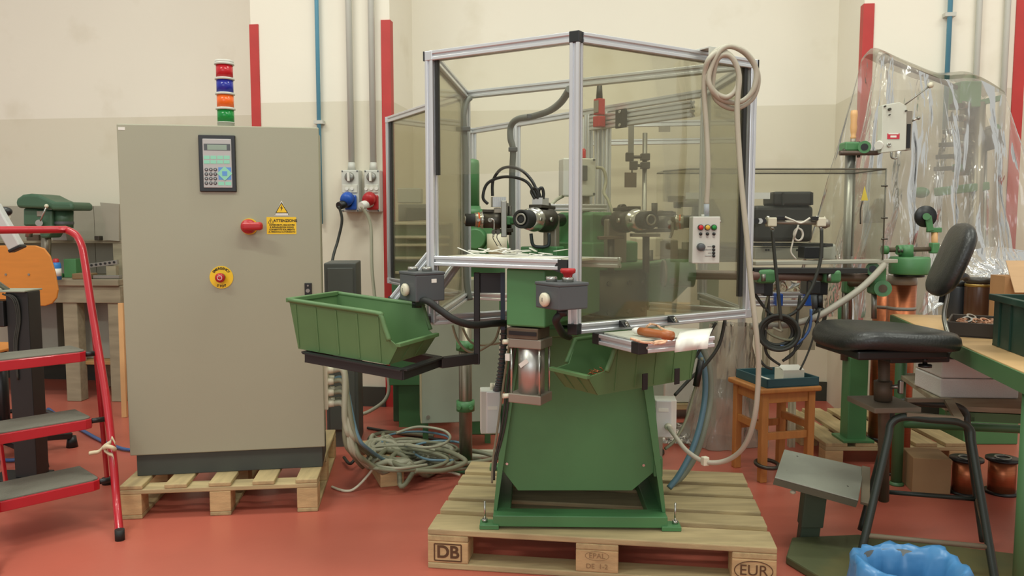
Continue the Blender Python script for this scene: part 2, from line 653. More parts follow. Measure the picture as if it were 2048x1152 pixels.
# ------------------------------------------------------------------ socket boxes on the left pier
for cx, col, lb, nm, nk in ((701, BLUEP, 'grey wall socket box with blue plug and rotary switch', 'blue', 2), (747, REDP, 'grey wall socket box with red plug and rotary switch', 'red', 3)):
    a, b = PW.on(cx - 19, 340, -0.08), PW.on(cx + 17, 424, -0.08)
    b.x = min(b.x, p1r - 0.057)
    t = thing('switch_socket', lb, 'socket', PW((a.x + b.x) / 2, -0.04, b.z), 'socket boxes on the pier')
    mb = MB()
    PW.box(mb, a.x, b.x, -0.08, 0, b.z, a.z)
    body = mk('housing', mb, LGREY, t, bevel=0.006)
    cxx, h = (a.x + b.x) / 2, a.z - b.z
    yy = -0.081
    mb = MB().lathe([(0.03, 0), (0.03, 0.012), (0.024, 0.016), (0.0, 0.016)], PW(cxx, yy, a.z - h * 0.17), -PW.y)
    kn = mk('rotary_switch', mb, GSTEEL, t)
    mb = MB()
    PW.box(mb, cxx - 0.007, cxx + 0.007, yy - 0.034, yy - 0.012, a.z - h * 0.17 - 0.027, a.z - h * 0.17 + 0.027)
    mk('switch_grip', mb, WHITEP, kn, bevel=0.003)
    mb = MB()
    PW.box(mb, a.x + 0.008, b.x - 0.008, yy - 0.006, yy, a.z - h * 0.54, a.z - h * 0.35)
    fp = mk('fuse_window', mb, M('fuse_window_%s' % nm, (206, 204, 190), 0.3), t, bevel=0.002)
    for i in range(nk):
        fx = cxx + (i - (nk - 1) / 2) * 0.034
        mk('fuse_cap', MB().cyl(PW(fx, yy - 0.004, a.z - h * 0.445), PW(fx, yy - 0.014, a.z - h * 0.445), 0.011, n=12), WHITEP, fp)
    sd = PW(cxx + 0.012, yy, a.z - h * 0.78)
    mb = MB()
    PW.box(mb, cxx - 0.03, cxx + 0.046, yy - 0.022, yy, a.z - h * 0.95, a.z - h * 0.6)
    so = mk('socket_outlet', mb, col, t, bevel=0.008)
    mk('socket_lid', MB().lathe([(0, 0.05), (0.036, 0.05), (0.042, 0.03), (0.042, -0.0), (0, -0.0)], PW(cxx + 0.0, yy - 0.03, a.z - h * 0.66), V((-0.2, -0.75, -0.35)), 18), col, so)
    pa, pb = PW(cxx - 0.005, yy - 0.02, a.z - h * 0.78), PW(cxx - 0.04, yy - 0.1, a.z - h * 0.86)
    mk('plug', MB().cyl(pa, pb, 0.03, 0.024, 14), BLACKP if nm == 'blue' else WHITEP, t)
    mb = MB()
    for fx, fz in ((a.x + 0.008, a.z - 0.008), (b.x - 0.008, a.z - 0.008), (a.x + 0.008, b.z + 0.008), (b.x - 0.008, b.z + 0.008)):
        mk('screw', MB().cyl(PW(fx, yy + 0.002, fz), PW(fx, yy - 0.002, fz), 0.005, n=8), DGREY, t)
    cd = PW.on(cx - 4, 100, -0.03)
    mk('conduit', MB().cyl(PW(cxx, -0.04, a.z - 0.002), PW(cd.x, -0.03, 4.3), 0.02, n=14), LGREY, t)
    mk('conduit_gland', MB().cyl(PW(cxx, -0.04, a.z), PW(cxx, -0.04, a.z + 0.05), 0.026, 0.021, 14), LGREY, t)
    if nm == 'blue':
        path = [pb, p(684, 440, 5.05), p(676, 480, 5.05), p(665, 520, 5.0), p(655, 600, 4.9), p(650, 760, 4.75)]
        mk('power_cord', MB().tube(sp(path), 0.009), CABLE3, t)
    else:
        path = [pb, p(741, 450, 5.05), p(744, 540, 5.0), p(755, 640, 4.95), p(768, 720, 4.9), p(778, 770, 4.85), p(770, 800, 4.8), p(740, 822, 4.75), pz(712, 832, 0.05)]
        mk('power_cord', MB().tube(sp(path), 0.011), CABLE, t)

# ------------------------------------------------------------------ pallets
def plank(fr, x0, x1, y0, y1, z0, z1, mat, parent, bev=0.004):
    mb = MB()
    fr.box(mb, x0, x1, y0, y1, z0, z1)
    return mk('plank', mb, mat, parent, bevel=bev)


PLa, PLb = pz(855, 1057, 0.144), pz(1555, 1096, 0.144)
ang = math.degrees(math.atan2(PLb.y - PLa.y, PLb.x - PLa.x))
PF = Fr((PLa.x, PLa.y, 0), ang)
L, D = (PLb - PLa).length, 0.8
t = thing('euro_pallet', 'large wooden pallet with burnt side stamps under the green machine', 'pallet', PF(L / 2, D / 2, 0))
for (y0, y1) in ((0, 0.145), (0.19, 0.29), (0.327, 0.472), (0.51, 0.61), (0.655, 0.8)):
    o = plank(PF, 0, L, y0, y1, 0.122, 0.144, WOOD, t)
    k = random.uniform(-0.5, 0.5)
for x0, x1 in ((0, 0.145), (L / 2 - 0.0725, L / 2 + 0.0725), (L - 0.145, L)):
    plank(PF, x0, x1, 0, D, 0.1, 0.122, WOODY, t)
for j, (y0, y1) in enumerate(((0, 0.1), (0.327, 0.472), (0.7, 0.8))):
    plank(PF, 0, L, y0, y1, 0, 0.022, WOOD, t)
    for i, (x0, x1) in enumerate(((0, 0.145), (L / 2 - 0.0725, L / 2 + 0.0725), (L - 0.145, L))):
        mb = MB()
        PF.box(mb, x0, x1, y0, y1, 0.022, 0.1)
        bl = mk('block', mb, WOODB, t, bevel=0.004)
        if j == 0:
            cx = (x0 + x1) / 2 + (0.0, 0, -0.002)[i]
            o = PF(cx, -0.0006, 0.061)
            if i == 0:
                text('stamp', 'DB', 0.062, o, PF.x, Z, STAMP, bl, bold=0.0016)
                mb = MB()
                for (ax, az, bx, bz) in ((-0.048, -0.03, 0.048, -0.03), (-0.048, 0.03, 0.048, 0.03), (-0.048, -0.03, -0.048, 0.03), (0.048, -0.03, 0.048, 0.03)):
                    mb.bar(PF(cx + ax, -0.0008, 0.061 + az), PF(cx + bx, -0.0008, 0.061 + bz), 0.0045, 0.001, PF.y)
                mk('stamp_border', mb, STAMP, bl)
            elif i == 2:
                text('stamp', 'EUR', 0.052, o, PF.x, Z, STAMP, bl)
                mb = MB().tube([PF(cx + 0.062 * math.cos(a * math.pi / 20), -0.0005, 0.061 + 0.033 * math.sin(a * math.pi / 20)) for a in range(40)], 0.0016, 5, True)
                mk('stamp_border', mb, STAMP, bl)
            else:
                fa = M('faint_stamp', (150, 120, 84), 0.8)
                text('stamp', 'EPAL', 0.026, PF(cx, -0.0006, 0.08), PF.x, Z, fa, bl)
                mb = MB().tube([PF(cx + 0.04 * math.cos(a * math.pi / 20), -0.0003, 0.08 + 0.016 * math.sin(a * math.pi / 20)) for a in range(40)], 0.0008, 4, True)
                mk('stamp_border', mb, fa, bl)
                text('stamp', 'DE  1-2', 0.024, PF(cx, -0.0006, 0.043), PF.x, Z, fa, bl)

QA, QB = pz(241, 1040, 0), pz(636, 1023, 0)
qang = math.degrees(math.atan2(QB.y - QA.y, QB.x - QA.x))
QF = Fr((QA.x, QA.y, 0), qang)
QL, QD = (QB - QA).length, 0.8
t = thing('shipping_pallet', 'open slatted wooden pallet under the grey control cabinet', 'pallet', QF(QL / 2, QD / 2, 0))
for i in range(5):
    x0 = (QL - 0.09) * i / 4
    plank(QF, x0, x0 + 0.09, 0, QD, 0.124, 0.142, WOODY, t)
for y0 in (0, QD / 2 - 0.045, QD - 0.09):
    plank(QF, 0, QL, y0, y0 + 0.09, 0.104, 0.124, WOOD, t)
    for i in range(3):
        x0 = (QL - 0.085) * i / 2
        mb = MB()
        QF.box(mb, x0, x0 + 0.085, y0, y0 + 0.09, 0.018, 0.104)
        mk('block', mb, WOODB, t, bevel=0.003)
for i in range(3):
    x0 = (QL - 0.085) * i / 2
    plank(QF, x0, x0 + 0.085, 0, QD, 0, 0.018, WOODY, t)

# ------------------------------------------------------------------ grey control cabinet
CA, CB = pz(270, 953, 0.142), pz(641, 934, 0.142)
cang = math.degrees(math.atan2(CB.y - CA.y, CB.x - CA.x))
# the door leaf stands a little proud of the plinth
CF = Fr((CA.x, CA.y - 0.02, 0), cang)
dl, dr = CF.on(247, 600).x, CF.on(644, 600).x
zt, zb = CF.on(430, 251).z, CF.on(430, 904).z
CD = 0.3
t = thing('control_cabinet', 'large grey steel control cabinet with keypad and red main switch', 'cabinet', CF((dl + dr) / 2, CD / 2, 0.142))
mb = MB()
CF.box(mb, dl + 0.012, dr - 0.012, 0.022, CD, zb + 0.0, zt - 0.004)
mk('body', mb, GREYC, t, bevel=0.004)
mb = MB()
CF.box(mb, dl, dr, -0.0, 0.021, zb, zt)
door = mk('door', mb, GREYC, t, bevel=0.004)
mb = MB()
CF.box(mb, dl + 0.02, dr - 0.012, 0.02, CD - 0.02, 0.142, zb)
mk('plinth', mb, PLINTH, t, bevel=0.003)


def cq(px, py):
    return CF.on(px, py, 0.0)


def cpanel(name, x0, y0, x1, y1, d, mat, parent, bev=0.0):
    a, b = cq(x0, y0), cq(x1, y1)
    mb = MB()
    CF.box(mb, min(a.x, b.x), max(a.x, b.x), -d, 0.001, min(a.z, b.z), max(a.z, b.z))
    return mk(name, mb, mat, parent, bevel=bev)


kp = cpanel('keypad_frame', 397, 270, 474, 384, 0.012, BLACKP, door, 0.003)
cpanel('keypad', 406, 278, 466, 376, 0.016, PANELG, t, 0.002)
cpanel('display_bezel', 409, 288, 462, 302, 0.0165, DGREY, t)
cpanel('display', 416, 290, 455, 301, 0.0172, LCD, t)
for r in range(2):
    for c in range(4):
        cpanel('function_key', 409 + c * 13.3, 312 + r * 9, 421 + c * 13.3, 319 + r * 9, 0.0168, MINT, t)
for r in range(4):
    for c in range(3):
        q = cq(414.5 + c * 8.8, 339.5 + r * 9)
        mk('number_key', MB().lathe([(0.0072, 0), (0.0072, 0.0022), (0.005, 0.003), (0, 0.003)], CF(q.x, -0.0155, q.z), -CF.y, 12), DGREY, t)
        mk('key_face', MB().cyl(CF(q.x, -0.018, q.z), CF(q.x, -0.0188, q.z), 0.0028, n=10), PANELG, t)
cpanel('cursor_pad', 438, 335, 464, 360, 0.0166, KBLUE, t)
c0 = cq(451, 347.5)
rr = 0.03
mk('cursor_keys', MB().prism([CF(c0.x + a * rr, -0.0172, c0.z + b * rr) for a, b in ((1, 0), (0, 1), (-1, 0), (0, -1))], -CF.y * 0.001), MINT, t)
cpanel('centre_key', 446, 343, 456, 352, 0.0188, KBLUE, t)
cpanel('enter_key', 438, 364, 450, 371, 0.0168, MINT, t)
cpanel('enter_key', 452, 364, 464, 371, 0.0168, MINT, t)
# main switch
q = cq(499, 453)
mk('switch_plate', MB().cyl(CF(q.x, 0, q.z), CF(q.x, -0.012, q.z), 0.034, n=28), YELLOW, t)
hd = mk('main_switch', MB().lathe([(0.03, 0), (0.03, 0.03), (0.025, 0.04), (0, 0.04)], CF(q.x, -0.012, q.z), -CF.y, 24), REDP, t)
mb = MB().bar(CF(q.x - 0.022, -0.056, q.z), CF(q.x + 0.062, -0.066, q.z + 0.002), 0.034, 0.032, -CF.y)
mk('switch_handle', mb, REDP, hd, bevel=0.012, seg=3)
# emergency stop
q = cq(443, 554.5)
ep = mk('emergency_plate', MB().cyl(CF(q.x, 0, q.z), CF(q.x, -0.003, q.z), 0.0475, n=40), YELLOW, t)
mk('stop_collar', MB().cyl(CF(q.x, 0, q.z), CF(q.x, -0.016, q.z), 0.017, n=20), DGREY, t)
mk('stop_button', MB().lathe([(0.012, 0), (0.019, 0.012), (0.02, 0.024), (0.014, 0.03), (0, 0.031)], CF(q.x, -0.012, q.z), -CF.y, 22), REDP, t)
mk('arrow_ring', MB().ring(CF(q.x, -0.0425, q.z), 0.009, 0.0014, CF.y, 20, 5), WHITEP, t)
for s, up in (('EMERGENCY', 1), ('STOP', -1)):
    n = len(s)
    for i, ch in enumerate(s):
        an = math.radians((i - (n - 1) / 2) * (13.0 if up > 0 else 16))
        if up > 0:
            pos = (math.sin(an), math.cos(an))
            yd = CF.x * math.sin(an) + Z * math.cos(an)
            xd = CF.x * math.cos(an) - Z * math.sin(an)
        else:
            pos = (math.sin(an), -math.cos(an))
            yd = -CF.x * math.sin(an) + Z * math.cos(an)
            xd = CF.x * math.cos(an) + Z * math.sin(an)
        text('letter', ch, 0.0135, CF(q.x + pos[0] * 0.0375, -0.0035, q.z + pos[1] * 0.0375), xd, yd, INK, ep, bold=0.0004)
# warning signs
A, Bq, Cq = cq(563, 401), cq(549, 432), cq(578, 432)
mk('warning_triangle', MB().prism([CF(A.x, 0, A.z), CF(Bq.x, 0, Bq.z), CF(Cq.x, 0, Cq.z)], -CF.y * 0.0008), WHITEP, t)
A, Bq, Cq = cq(563, 404), cq(551, 426), cq(576, 426)
mk('triangle_border', MB().prism([CF(A.x, 0, A.z), CF(Bq.x, 0, Bq.z), CF(Cq.x, 0, Cq.z)], -CF.y * 0.0012), INK, t)
A, Bq, Cq = cq(563, 407), cq(553, 425), cq(574, 425)
mk('triangle_field', MB().prism([CF(A.x, 0, A.z), CF(Bq.x, 0, Bq.z), CF(Cq.x, 0, Cq.z)], -CF.y * 0.0016), YELLOW, t)
bolt = [cq(*a) for a in ((564.5, 409), (560.5, 416.5), (563, 416.5), (561.5, 423), (566, 415), (563.3, 415))]
mk('lightning_bolt', MB().prism([CF(a.x, -0.0016, a.z) for a in bolt], -CF.y * 0.0006), INK, t)
cpanel('triangle_caption', 550, 427.5, 577, 431, 0.0012, INK, t)
cpanel('caption_strip', 550.6, 428, 576.4, 430.6, 0.0015, WHITEP, t)
sg = cpanel('warning_sign', 533, 434, 593, 468, 0.001, YELLOW, t)


def ctext(s, px, py, size, par, bold=0.0):
    a = cq(px, py)
    text('lettering', s, size, CF(a.x, -0.0012, a.z), CF.x, Z, INK, par, bold=bold)


ctext('ATTENZIONE', 570.5, 441.5, 0.0158, sg, 0.0004)
for i, s in enumerate(('INTERVENTI, MANOVRE', 'E RIPARAZIONI SONO', 'CONSENTITE SOLAMENTE', 'AL PERSONALE AUTORIZZATO')):
    ctext(s, 564, 450 + i * 4.6, (0.0096, 0.0098, 0.0088, 0.0078)[i], sg, 0.0002)
A, Bq, Cq = cq(541.5, 437), cq(536, 446.5), cq(547, 446.5)
mb = MB()
for a, b in ((A, Bq), (Bq, Cq), (Cq, A)):
    mb.bar(CF(a.x, -0.0014, a.z), CF(b.x, -0.0014, b.z), 0.0014, 0.0008, CF.y)
a, b = cq(541.5, 440), cq(541.5, 445)
mb.bar(CF(a.x, -0.0014, a.z), CF(b.x, -0.0014, b.z), 0.0016, 0.0008, CF.y)
mk('sign_triangle', mb, INK, sg)
cpanel('name_tag', 236, 254, 250, 260, 0.0008, WHITEP, t)
lk = cpanel('lock_plate', 609, 566, 624, 590, 0.006, BLACKP, t, 0.002)
q = cq(616, 581)
mk('lock_barrel', MB().cyl(CF(q.x, -0.005, q.z), CF(q.x, -0.012, q.z), 0.0085, n=14), GSTEEL, lk)
q = cq(616, 571)
mk('lock_latch', MB().cyl(CF(q.x, -0.005, q.z), CF(q.x, -0.01, q.z), 0.004, n=10), GSTEEL, lk)
# cable glands on the right side near the bottom
a = CF(dr - 0.012, 0.1, 0.52)
gl = []
gp = mk('gland_plate', MB().box(a + CF.x * 0.012 - Z * 0.03, (0.03, 0.12, 0.2), CF.R), CREAM, t, bevel=0.004)
for r in range(4):
    for c in range(2):
        b = CF(dr + 0.01, 0.06 + c * 0.06, 0.565 - r * 0.05)
        mk('cable_gland', MB().cyl(b, b + CF.x * 0.03, 0.018, 0.015, 10), CREAM, gp)
        gl.append(b + CF.x * 0.03)
# signal tower on the cabinet roof
q = CF.on(452, 247, 0.1)
base = CF(q.x, 0.1, zt - 0.004)
t = thing('signal_tower', 'signal tower with red, blue, orange and green lamps on the cabinet', 'signal lamp', base)
hh = CF.on(452, 120, 0.1).z - base.z
rr = plen(17, 3.45)
mk('base', MB().lathe([(0, 0), (rr * 0.95, 0), (rr * 0.95, hh * 0.09), (rr, hh * 0.09), (rr, hh * 0.1), (0, hh * 0.1)], base), LGREY, t)
for i, (mt, nm) in enumerate(((LGREEN, 'green_lamp'), (LORANGE, 'orange_lamp'), (LBLUE, 'blue_lamp'), (LRED, 'red_lamp'))):
    z0 = hh * (0.1 + i * 0.215)
    mk(nm, MB().lathe([(0, z0), (rr * 0.94, z0), (rr * 0.94, z0 + hh * 0.185), (0, z0 + hh * 0.185)], base), mt, t)
    mk('lamp_collar', MB().lathe([(rr * 0.9, z0 + hh * 0.178), (rr * 1.1, z0 + hh * 0.18), (rr * 1.1, z0 + hh * 0.208), (rr * 0.9, z0 + hh * 0.215)], base), LGREY, t)
mk('cap', MB().lathe([(rr, hh * 0.955), (rr * 1.04, hh * 0.965), (rr * 1.02, hh * 0.99), (rr * 0.6, hh), (0, hh)], base), LGREY, t)
mb = MB()
a, b = CF.on(320, 245, 0.15), CF.on(384, 245, 0.15)
CF.box(mb, a.x, b.x, 0.1, 0.2, zt - 0.004, zt + 0.012)
mk('roof_plate', mb, GREYC, label='flat grey plate lying on the control cabinet roof', cat='plate', bevel=0.003)

# dark grey cabinet behind
DF = Fr(p(650, 700, 4.3), 0)
mb = MB()
pbox(mb, 648, 526, 718, 899, 4.25, 0.3, 6)
t = thing('dark_cabinet', 'dark grey metal cabinet between the control cabinet and the pier', 'cabinet', p(683, 899, 4.25))
zq = min(a.z for a in mb.v)
mk('body', mb, DCAB, t, bevel=0.006)
mb = MB()
pbox(mb, 655, 536, 711, 860, 4.235, 0.02, 6)
mk('door', mb, DCAB, t, bevel=0.004)
# ------------------------------------------------------------------ safety enclosure of aluminium section
ZT = p(1155, 74, 2.36).z
ZB = p(1147, 658, 2.36).z
PS = 0.031


def flat(px, py):
    return pz(px, py, ZT)


eA, eB, eC, eE = flat(862, 113), flat(1153, 75), flat(1503, 129), flat(931, 190)
eG, eJ, eH = flat(1412, 186), flat(946, 262), flat(778, 240)


def zz(q, z):
    return V((q.x, q.y, z))


def ang2(a, b):
    return math.degrees(math.atan2(b.y - a.y, b.x - a.x))


MC = V((0.31, 3.15, 0))
enc = thing('safety_enclosure', 'aluminium-framed glazed safety enclosure around the green machine', 'enclosure', zz(MC, 0.84))
ENDC = BLACKP


def rail(a, b, z, nm='rail', par=None):
    u = (zz(b, 0) - zz(a, 0)).normalized() * (PS * 0.5)
    return mk(nm, MB().tslot(zz(a, z) + u, zz(b, z) - u, PS), ALU, par or enc)


for q, zb in ((eA, ZB - 0.02), (eB, ZB), (eC, ZB), (eE, ZB), (eG, ZB), (eJ, ZB), (eH, ZB)):
    nb = {0: (eB - eA), 1: (eC - eB)}.get(0 if q is eA else 1 if q is eB else 2, V((1, 0, 0)))
    dirx = {id(eA): eB - eA, id(eB): eB - eA, id(eC): eC - eB, id(eE): eC - eE, id(eG): eG - eJ, id(eJ): eG - eJ, id(eH): eH - eE}[id(q)]
    mk('post', MB().tslot(zz(q, zb + PS / 2), zz(q, ZT - PS / 2), PS, zz(dirx, 0).normalized()), ALU, enc)
for a, b in ((eA, eB), (eB, eC), (eA, eE), (eE, eC), (eC, eG), (eG, eJ), (eJ, eH), (eH, eE)):
    rail(a, b, ZT)
for a, b in ((eB, eC), (eC, eG), (eA, eE), (eH, eE)):
    rail(a, b, ZB)
# the cross rail stops either side of the turning table
for a in (eE, eC):
    u = zz(MC - a, 0)
    rail(a, zz(a, 0) + u.normalized() * (u.length - 0.25), ZB)
bc = zz(eC - eB, 0).normalized()
ab = zz(eB - eA, 0).normalized()
rail(eA - bc * 0.02, eA + bc * 0.32, ZB - 0.008)
for q, z in ((eB, ZT), (eB, ZB)):
    mk('corner_cap', MB().box(zz(q, z), (PS * 1.06, PS * 1.06, PS * 1.06), rz(ang2(eA, eB))), ENDC, enc, bevel=0.002)
for q, u, z in ((eA, -ab, ZT), (eC, bc, ZT), (eC, bc, ZB), (eA, -bc, ZB - 0.008)):
    c = zz(q, z) + u * (PS * (0.55 if u is not bc else 0.56))
    mk('end_cap', MB().bar(c, c + u * 0.004, PS, PS), ENDC, enc, bevel=0.001)
for q in (eA, eE, eG, eH, eJ, eC):
    if q is not eC:
        mk('corner_cube', MB().box(zz(q, ZT), (PS * 0.99, PS * 0.99, PS * 0.99), rz(ang2(eA, eB))), ALU, enc, bevel=0.002)
        mk('corner_cube', MB().box(zz(q, ZB), (PS * 0.99, PS * 0.99, PS * 0.99), rz(ang2(eA, eB))), ALU, enc, bevel=0.002)
    else:
        for z in (ZT, ZB):
            mk('corner_cube', MB().box(zz(q, z), (PS * 0.99, PS * 0.99, PS * 0.99), rz(ang2(eB, eC))), ALU, enc, bevel=0.002)


def pane(a, b, z0, z1, mat, off=0.0):
    u = zz(b - a, 0).normalized()
    n = V((-u.y, u.x, 0)) * off
    mb = MB().bar(zz(a, (z0 + z1) / 2) + u * 0.016 + n, zz(b, (z0 + z1) / 2) - u * 0.016 + n, 0.004, z1 - z0)
    return mk('pane', mb, mat, enc)


ABF = Fr(zz(eA, 0), ang2(eA, eB))
BCF = Fr(zz(eB, 0), ang2(eB, eC))
zmid = ABF.on(1000, 346).z
pane(eA, eB, zmid, ZT - PS / 2, GLASS)
pane(eB, eC, ZB + PS / 2, ZT - PS / 2, GLASS3)
pane(eA, eE, ZB + PS / 2, ZT - PS / 2, GLASS2)
pane(eC, eG, 1.125, ZT - PS / 2, GLASS2)          # open below, where the feed pipe comes in
pane(eE, eH, ZB + PS / 2, ZT - PS / 2, GLASS2)
# black sealing strips along the posts
mb = MB()
ABF.box(mb, 0.02, 0.03, -0.006, 0.006, zmid, ZT - PS / 2)
mk('seal_strip', mb, RUBBER, enc)
L = (eC - eB).length
mb = MB()
BCF.box(mb, L - 0.042, L - 0.026, -0.008, 0.006, ZB + 0.06, ZT - PS / 2)
mk('seal_strip', mb, RUBBER, enc)
EHF = Fr(zz(eE, 0), ang2(eE, eH))
L2 = (eH - eE).length
mb = MB()
EHF.box(mb, L2 - 0.05, L2 - 0.02, -0.006, 0.006, ZB + PS / 2, ZT - PS / 2)
mk('seal_strip', mb, RUBBER, enc)
# sliding door on the far side (line G - J)
GJF = Fr(zz(eJ, 0), ang2(eJ, eG))


def gq(px, py):
    return GJF.on(px, py, 0)


z2 = gq(1300, 220).z
for px, wd in ((1036, 1), (1180, 1), (1200, 1), (1216, 1)):
    x = gq(px, 300).x
    mk('door_post', MB().tslot(GJF(x, -0.01, ZB), GJF(x, -0.01, ZT - PS / 2), PS * 1.1, GJF.x), ALU, enc)
xa, xb = gq(1195, 230).x, gq(1398, 210).x
mk('door_rail', MB().tslot(GJF(xa, -0.04, ZT - 0.045), GJF(xb, -0.04, ZT - 0.045), PS), ALU, enc)
mk('door_rail', MB().tslot(GJF(xa, -0.04, ZT - 0.082), GJF(xb, -0.04, ZT - 0.082), PS), ALU, enc)
x = gq(1262, 220).x
mk('hinge_plate', MB().box(GJF(x, -0.062, ZT - 0.065), (0.065, 0.012, 0.085), GJF.R), BLACKP, enc, bevel=0.002)
for dz in (-0.03, 0.03):
    mk('bolt', MB().cyl(GJF(x, -0.066, ZT - 0.065 + dz), GJF(x, -0.074, ZT - 0.065 + dz), 0.007, n=10), STEEL, enc)
# interlock switch, red
x = gq(1224, 200).x
sw = mk('interlock_switch', MB().box(GJF(x, -0.08, ZT + 0.0), (0.042, 0.036, 0.075), GJF.R), REDP, enc, bevel=0.004)
mk('switch_head', MB().box(GJF(x, -0.08, ZT - 0.068), (0.046, 0.04, 0.05), GJF.R), REDP, sw, bevel=0.004)
mk('switch_gland', MB().cyl(GJF(x, -0.08, ZT + 0.037), GJF(x, -0.08, ZT + 0.1), 0.016, 0.012, 12), BLACKP, sw)
mk('switch_face', MB().box(GJF(x, -0.1, ZT + 0.0), (0.03, 0.004, 0.055), GJF.R), TANMET, sw)
# cable conduits inside the enclosure
HOSE = M('grey_conduit', (104, 108, 102), 0.5, var=0.08)
mk('conduit_hose', MB().tube(sp([p(940, 196, 3.4), p(932, 205, 3.38), p(927, 232, 3.36), p(929, 270, 3.36), p(931, 340, 3.36), p(931, 480, 3.36), p(933, 560, 3.36), p(940, 600, 3.36)]), 0.013), HOSE, enc)
mk('conduit_hose', MB().tube(sp([p(1139, 178, 2.95), p(1122, 204, 3.1), p(1098, 222, 3.25), p(1064, 233, 3.4), p(1036, 238, 3.5), p(1022, 252, 3.55), p(1021, 278, 3.55), p(1026, 300, 3.55), p(1024, 360, 3.55), p(1024, 470, 3.55), p(1024, 560, 3.55)]), 0.014), HOSE, enc)
for q in (p(931, 258, 3.35), p(1026, 299, 3.54), p(1063, 233, 3.39)):
    mk('hose_clip', MB().box(q, (0.04, 0.03, 0.018)), DGREY, enc, bevel=0.003)
# loading shelf between the two front posts
a, b = ABF.on(882, 516), ABF.on(1136, 536)
zs = (a.z + b.z) / 2
mk('shelf_rail', MB().tslot(ABF(0.018, 0, zs), ABF((eB - eA).length - 0.05, 0, zs), 0.032), ALU, enc)
mk('shelf_rail', MB().tslot(ABF(0.018, 0.19, zs), ABF((eB - eA).length + 0.06, 0.19, zs), 0.032), ALU, enc)
mb = MB()
ABF.box(mb, 0.018, (eB - eA).length - 0.02, 0.018, 0.174, zs + 0.008, zs + 0.014)
mk('shelf_plate', mb, M('shelf_sheet', (200, 196, 180), 0.5, var=0.04), enc)
x = (eB - eA).length - 0.048
mk('shelf_end', MB().prism([ABF(x, -0.015, zs + 0.015), ABF(x + 0.03, -0.015, zs + 0.015), ABF(x + 0.03, -0.015, zs - 0.03), ABF(x - 0.02, -0.015, zs - 0.016)], ABF.y * 0.03), BLACK, enc)
# diagonal supports under the shelf
for x0, y0, x1, y1, Ya, Yb in ((862, 505, 786, 598, 2.72, 2.7), (914, 528, 868, 590, 2.74, 2.68)):
    mk('diagonal_strut', MB().tslot(p(x0, y0, Ya), p(x1, y1, Yb), 0.026), ALU, enc)
mk('end_cap', MB().cyl(p(786, 598, 2.7), p(783.5, 601, 2.7), 0.017, n=4), ENDC, enc)

# ------------------------------------------------------------------ the winding machine
MF = Fr(zz(pz(1160, 1060, 0.144), 0), -1.5)
mac = thing('winding_machine', 'green rotary coil winding machine with four dark spindle heads', 'machine', MF(0, 0.35, 0.145))


def mq(px, py, yl=0.0):
    return MF.on(px, py, yl)


zb0 = 0.145
# base frame
mb = MB()
hw = 0.305
MF.box(mb, -hw, hw, 0.0, 0.075, zb0 + 0.008, zb0 + 0.048)
MF.box(mb, -hw, hw, 0.62, 0.7, zb0 + 0.008, zb0 + 0.048)
MF.box(mb, -hw, -hw + 0.06, 0.0751, 0.6199, zb0 + 0.008, zb0 + 0.0475)
MF.box(mb, hw - 0.06, hw, 0.0751, 0.6199, zb0 + 0.008, zb0 + 0.0475)
mk('base_frame', mb, GREEN, mac, bevel=0.003)
for sx in (-1, 1):
    for yy in (0.0, 0.66):
        mb = MB()
        MF.box(mb, sx * 0.318 - 0.034, sx * 0.318 + 0.034, yy - 0.008, yy + 0.05, zb0, zb0 + 0.016)
        ft = mk('foot_pad', mb, GREEN, mac, bevel=0.002)
        c = MF(sx * 0.335, yy + 0.025, zb0 + 0.016)
        mk('anchor_bolt', MB().cyl(c, c + Z * 0.075, 0.0035, n=8), STEEL, ft)
        mk('nut', MB().cyl(c, c + Z * 0.012, 0.011, n=6), STEEL, ft)
# slanting side walls with front flanges
ztop = mq(1160, 672, 0.09).z
tl, tr = mq(1020, 690, 0.09).x, mq(1294, 690, 0.09).x
bl, br = -hw, hw
for s, (xb, xt) in ((-1, (bl, tl)), (1, (br, tr))):
    mb = MB()
    mb.prism([MF(xb, 0.05, zb0 + 0.048), MF(xb, 0.66, zb0 + 0.048), MF(xt, 0.6, ztop), MF(xt, 0.07, ztop)], MF.x * (-s * 0.012))
    wl = mk('side_wall', mb, GREEN, mac, bevel=0.001)
    mb = MB()
    mb.prism([MF(xb, 0.045, zb0 + 0.048), MF(xb - s * 0.012, 0.045, zb0 + 0.048), MF(xt - s * 0.042, 0.06, ztop), MF(xt, 0.06, ztop)], MF.y * 0.012)
    mk('wall_flange', mb, GREEN, wl, bevel=0.001)
# front cover
poly = [(1020, 672), (1294, 672), (1297, 780), (1309, 943), (1264, 981), (1036, 981), (1006, 942), (1012, 800)]
mk('front_cover', MB().prism([MF(*mq(a, b, 0.085)) for a, b in poly], MF.y * 0.006), DGREEN, mac, bevel=0.001)
for a, b in ((1014, 927), (1287, 930)):
    q = mq(a, b, 0.085)
    mk('screw', MB().cyl(MF(q.x, 0.085, q.z), MF(q.x, 0.08, q.z), 0.005, n=10), STEEL, mac)
mk('rear_cover', MB().prism([MF(q.x * 0.98, 0.6, q.z) for q in (mq(a, b, 0.085) for a, b in poly)], MF.y * 0.006), DGREEN, mac)
mb = MB()
MF.box(mb, 0.29 - 0.025, 0.295, 0.065, 0.1, mq(1300, 950, 0.08).z, mq(1300, 915, 0.08).z)
mk('cover_tab', mb, GREEN, mac)
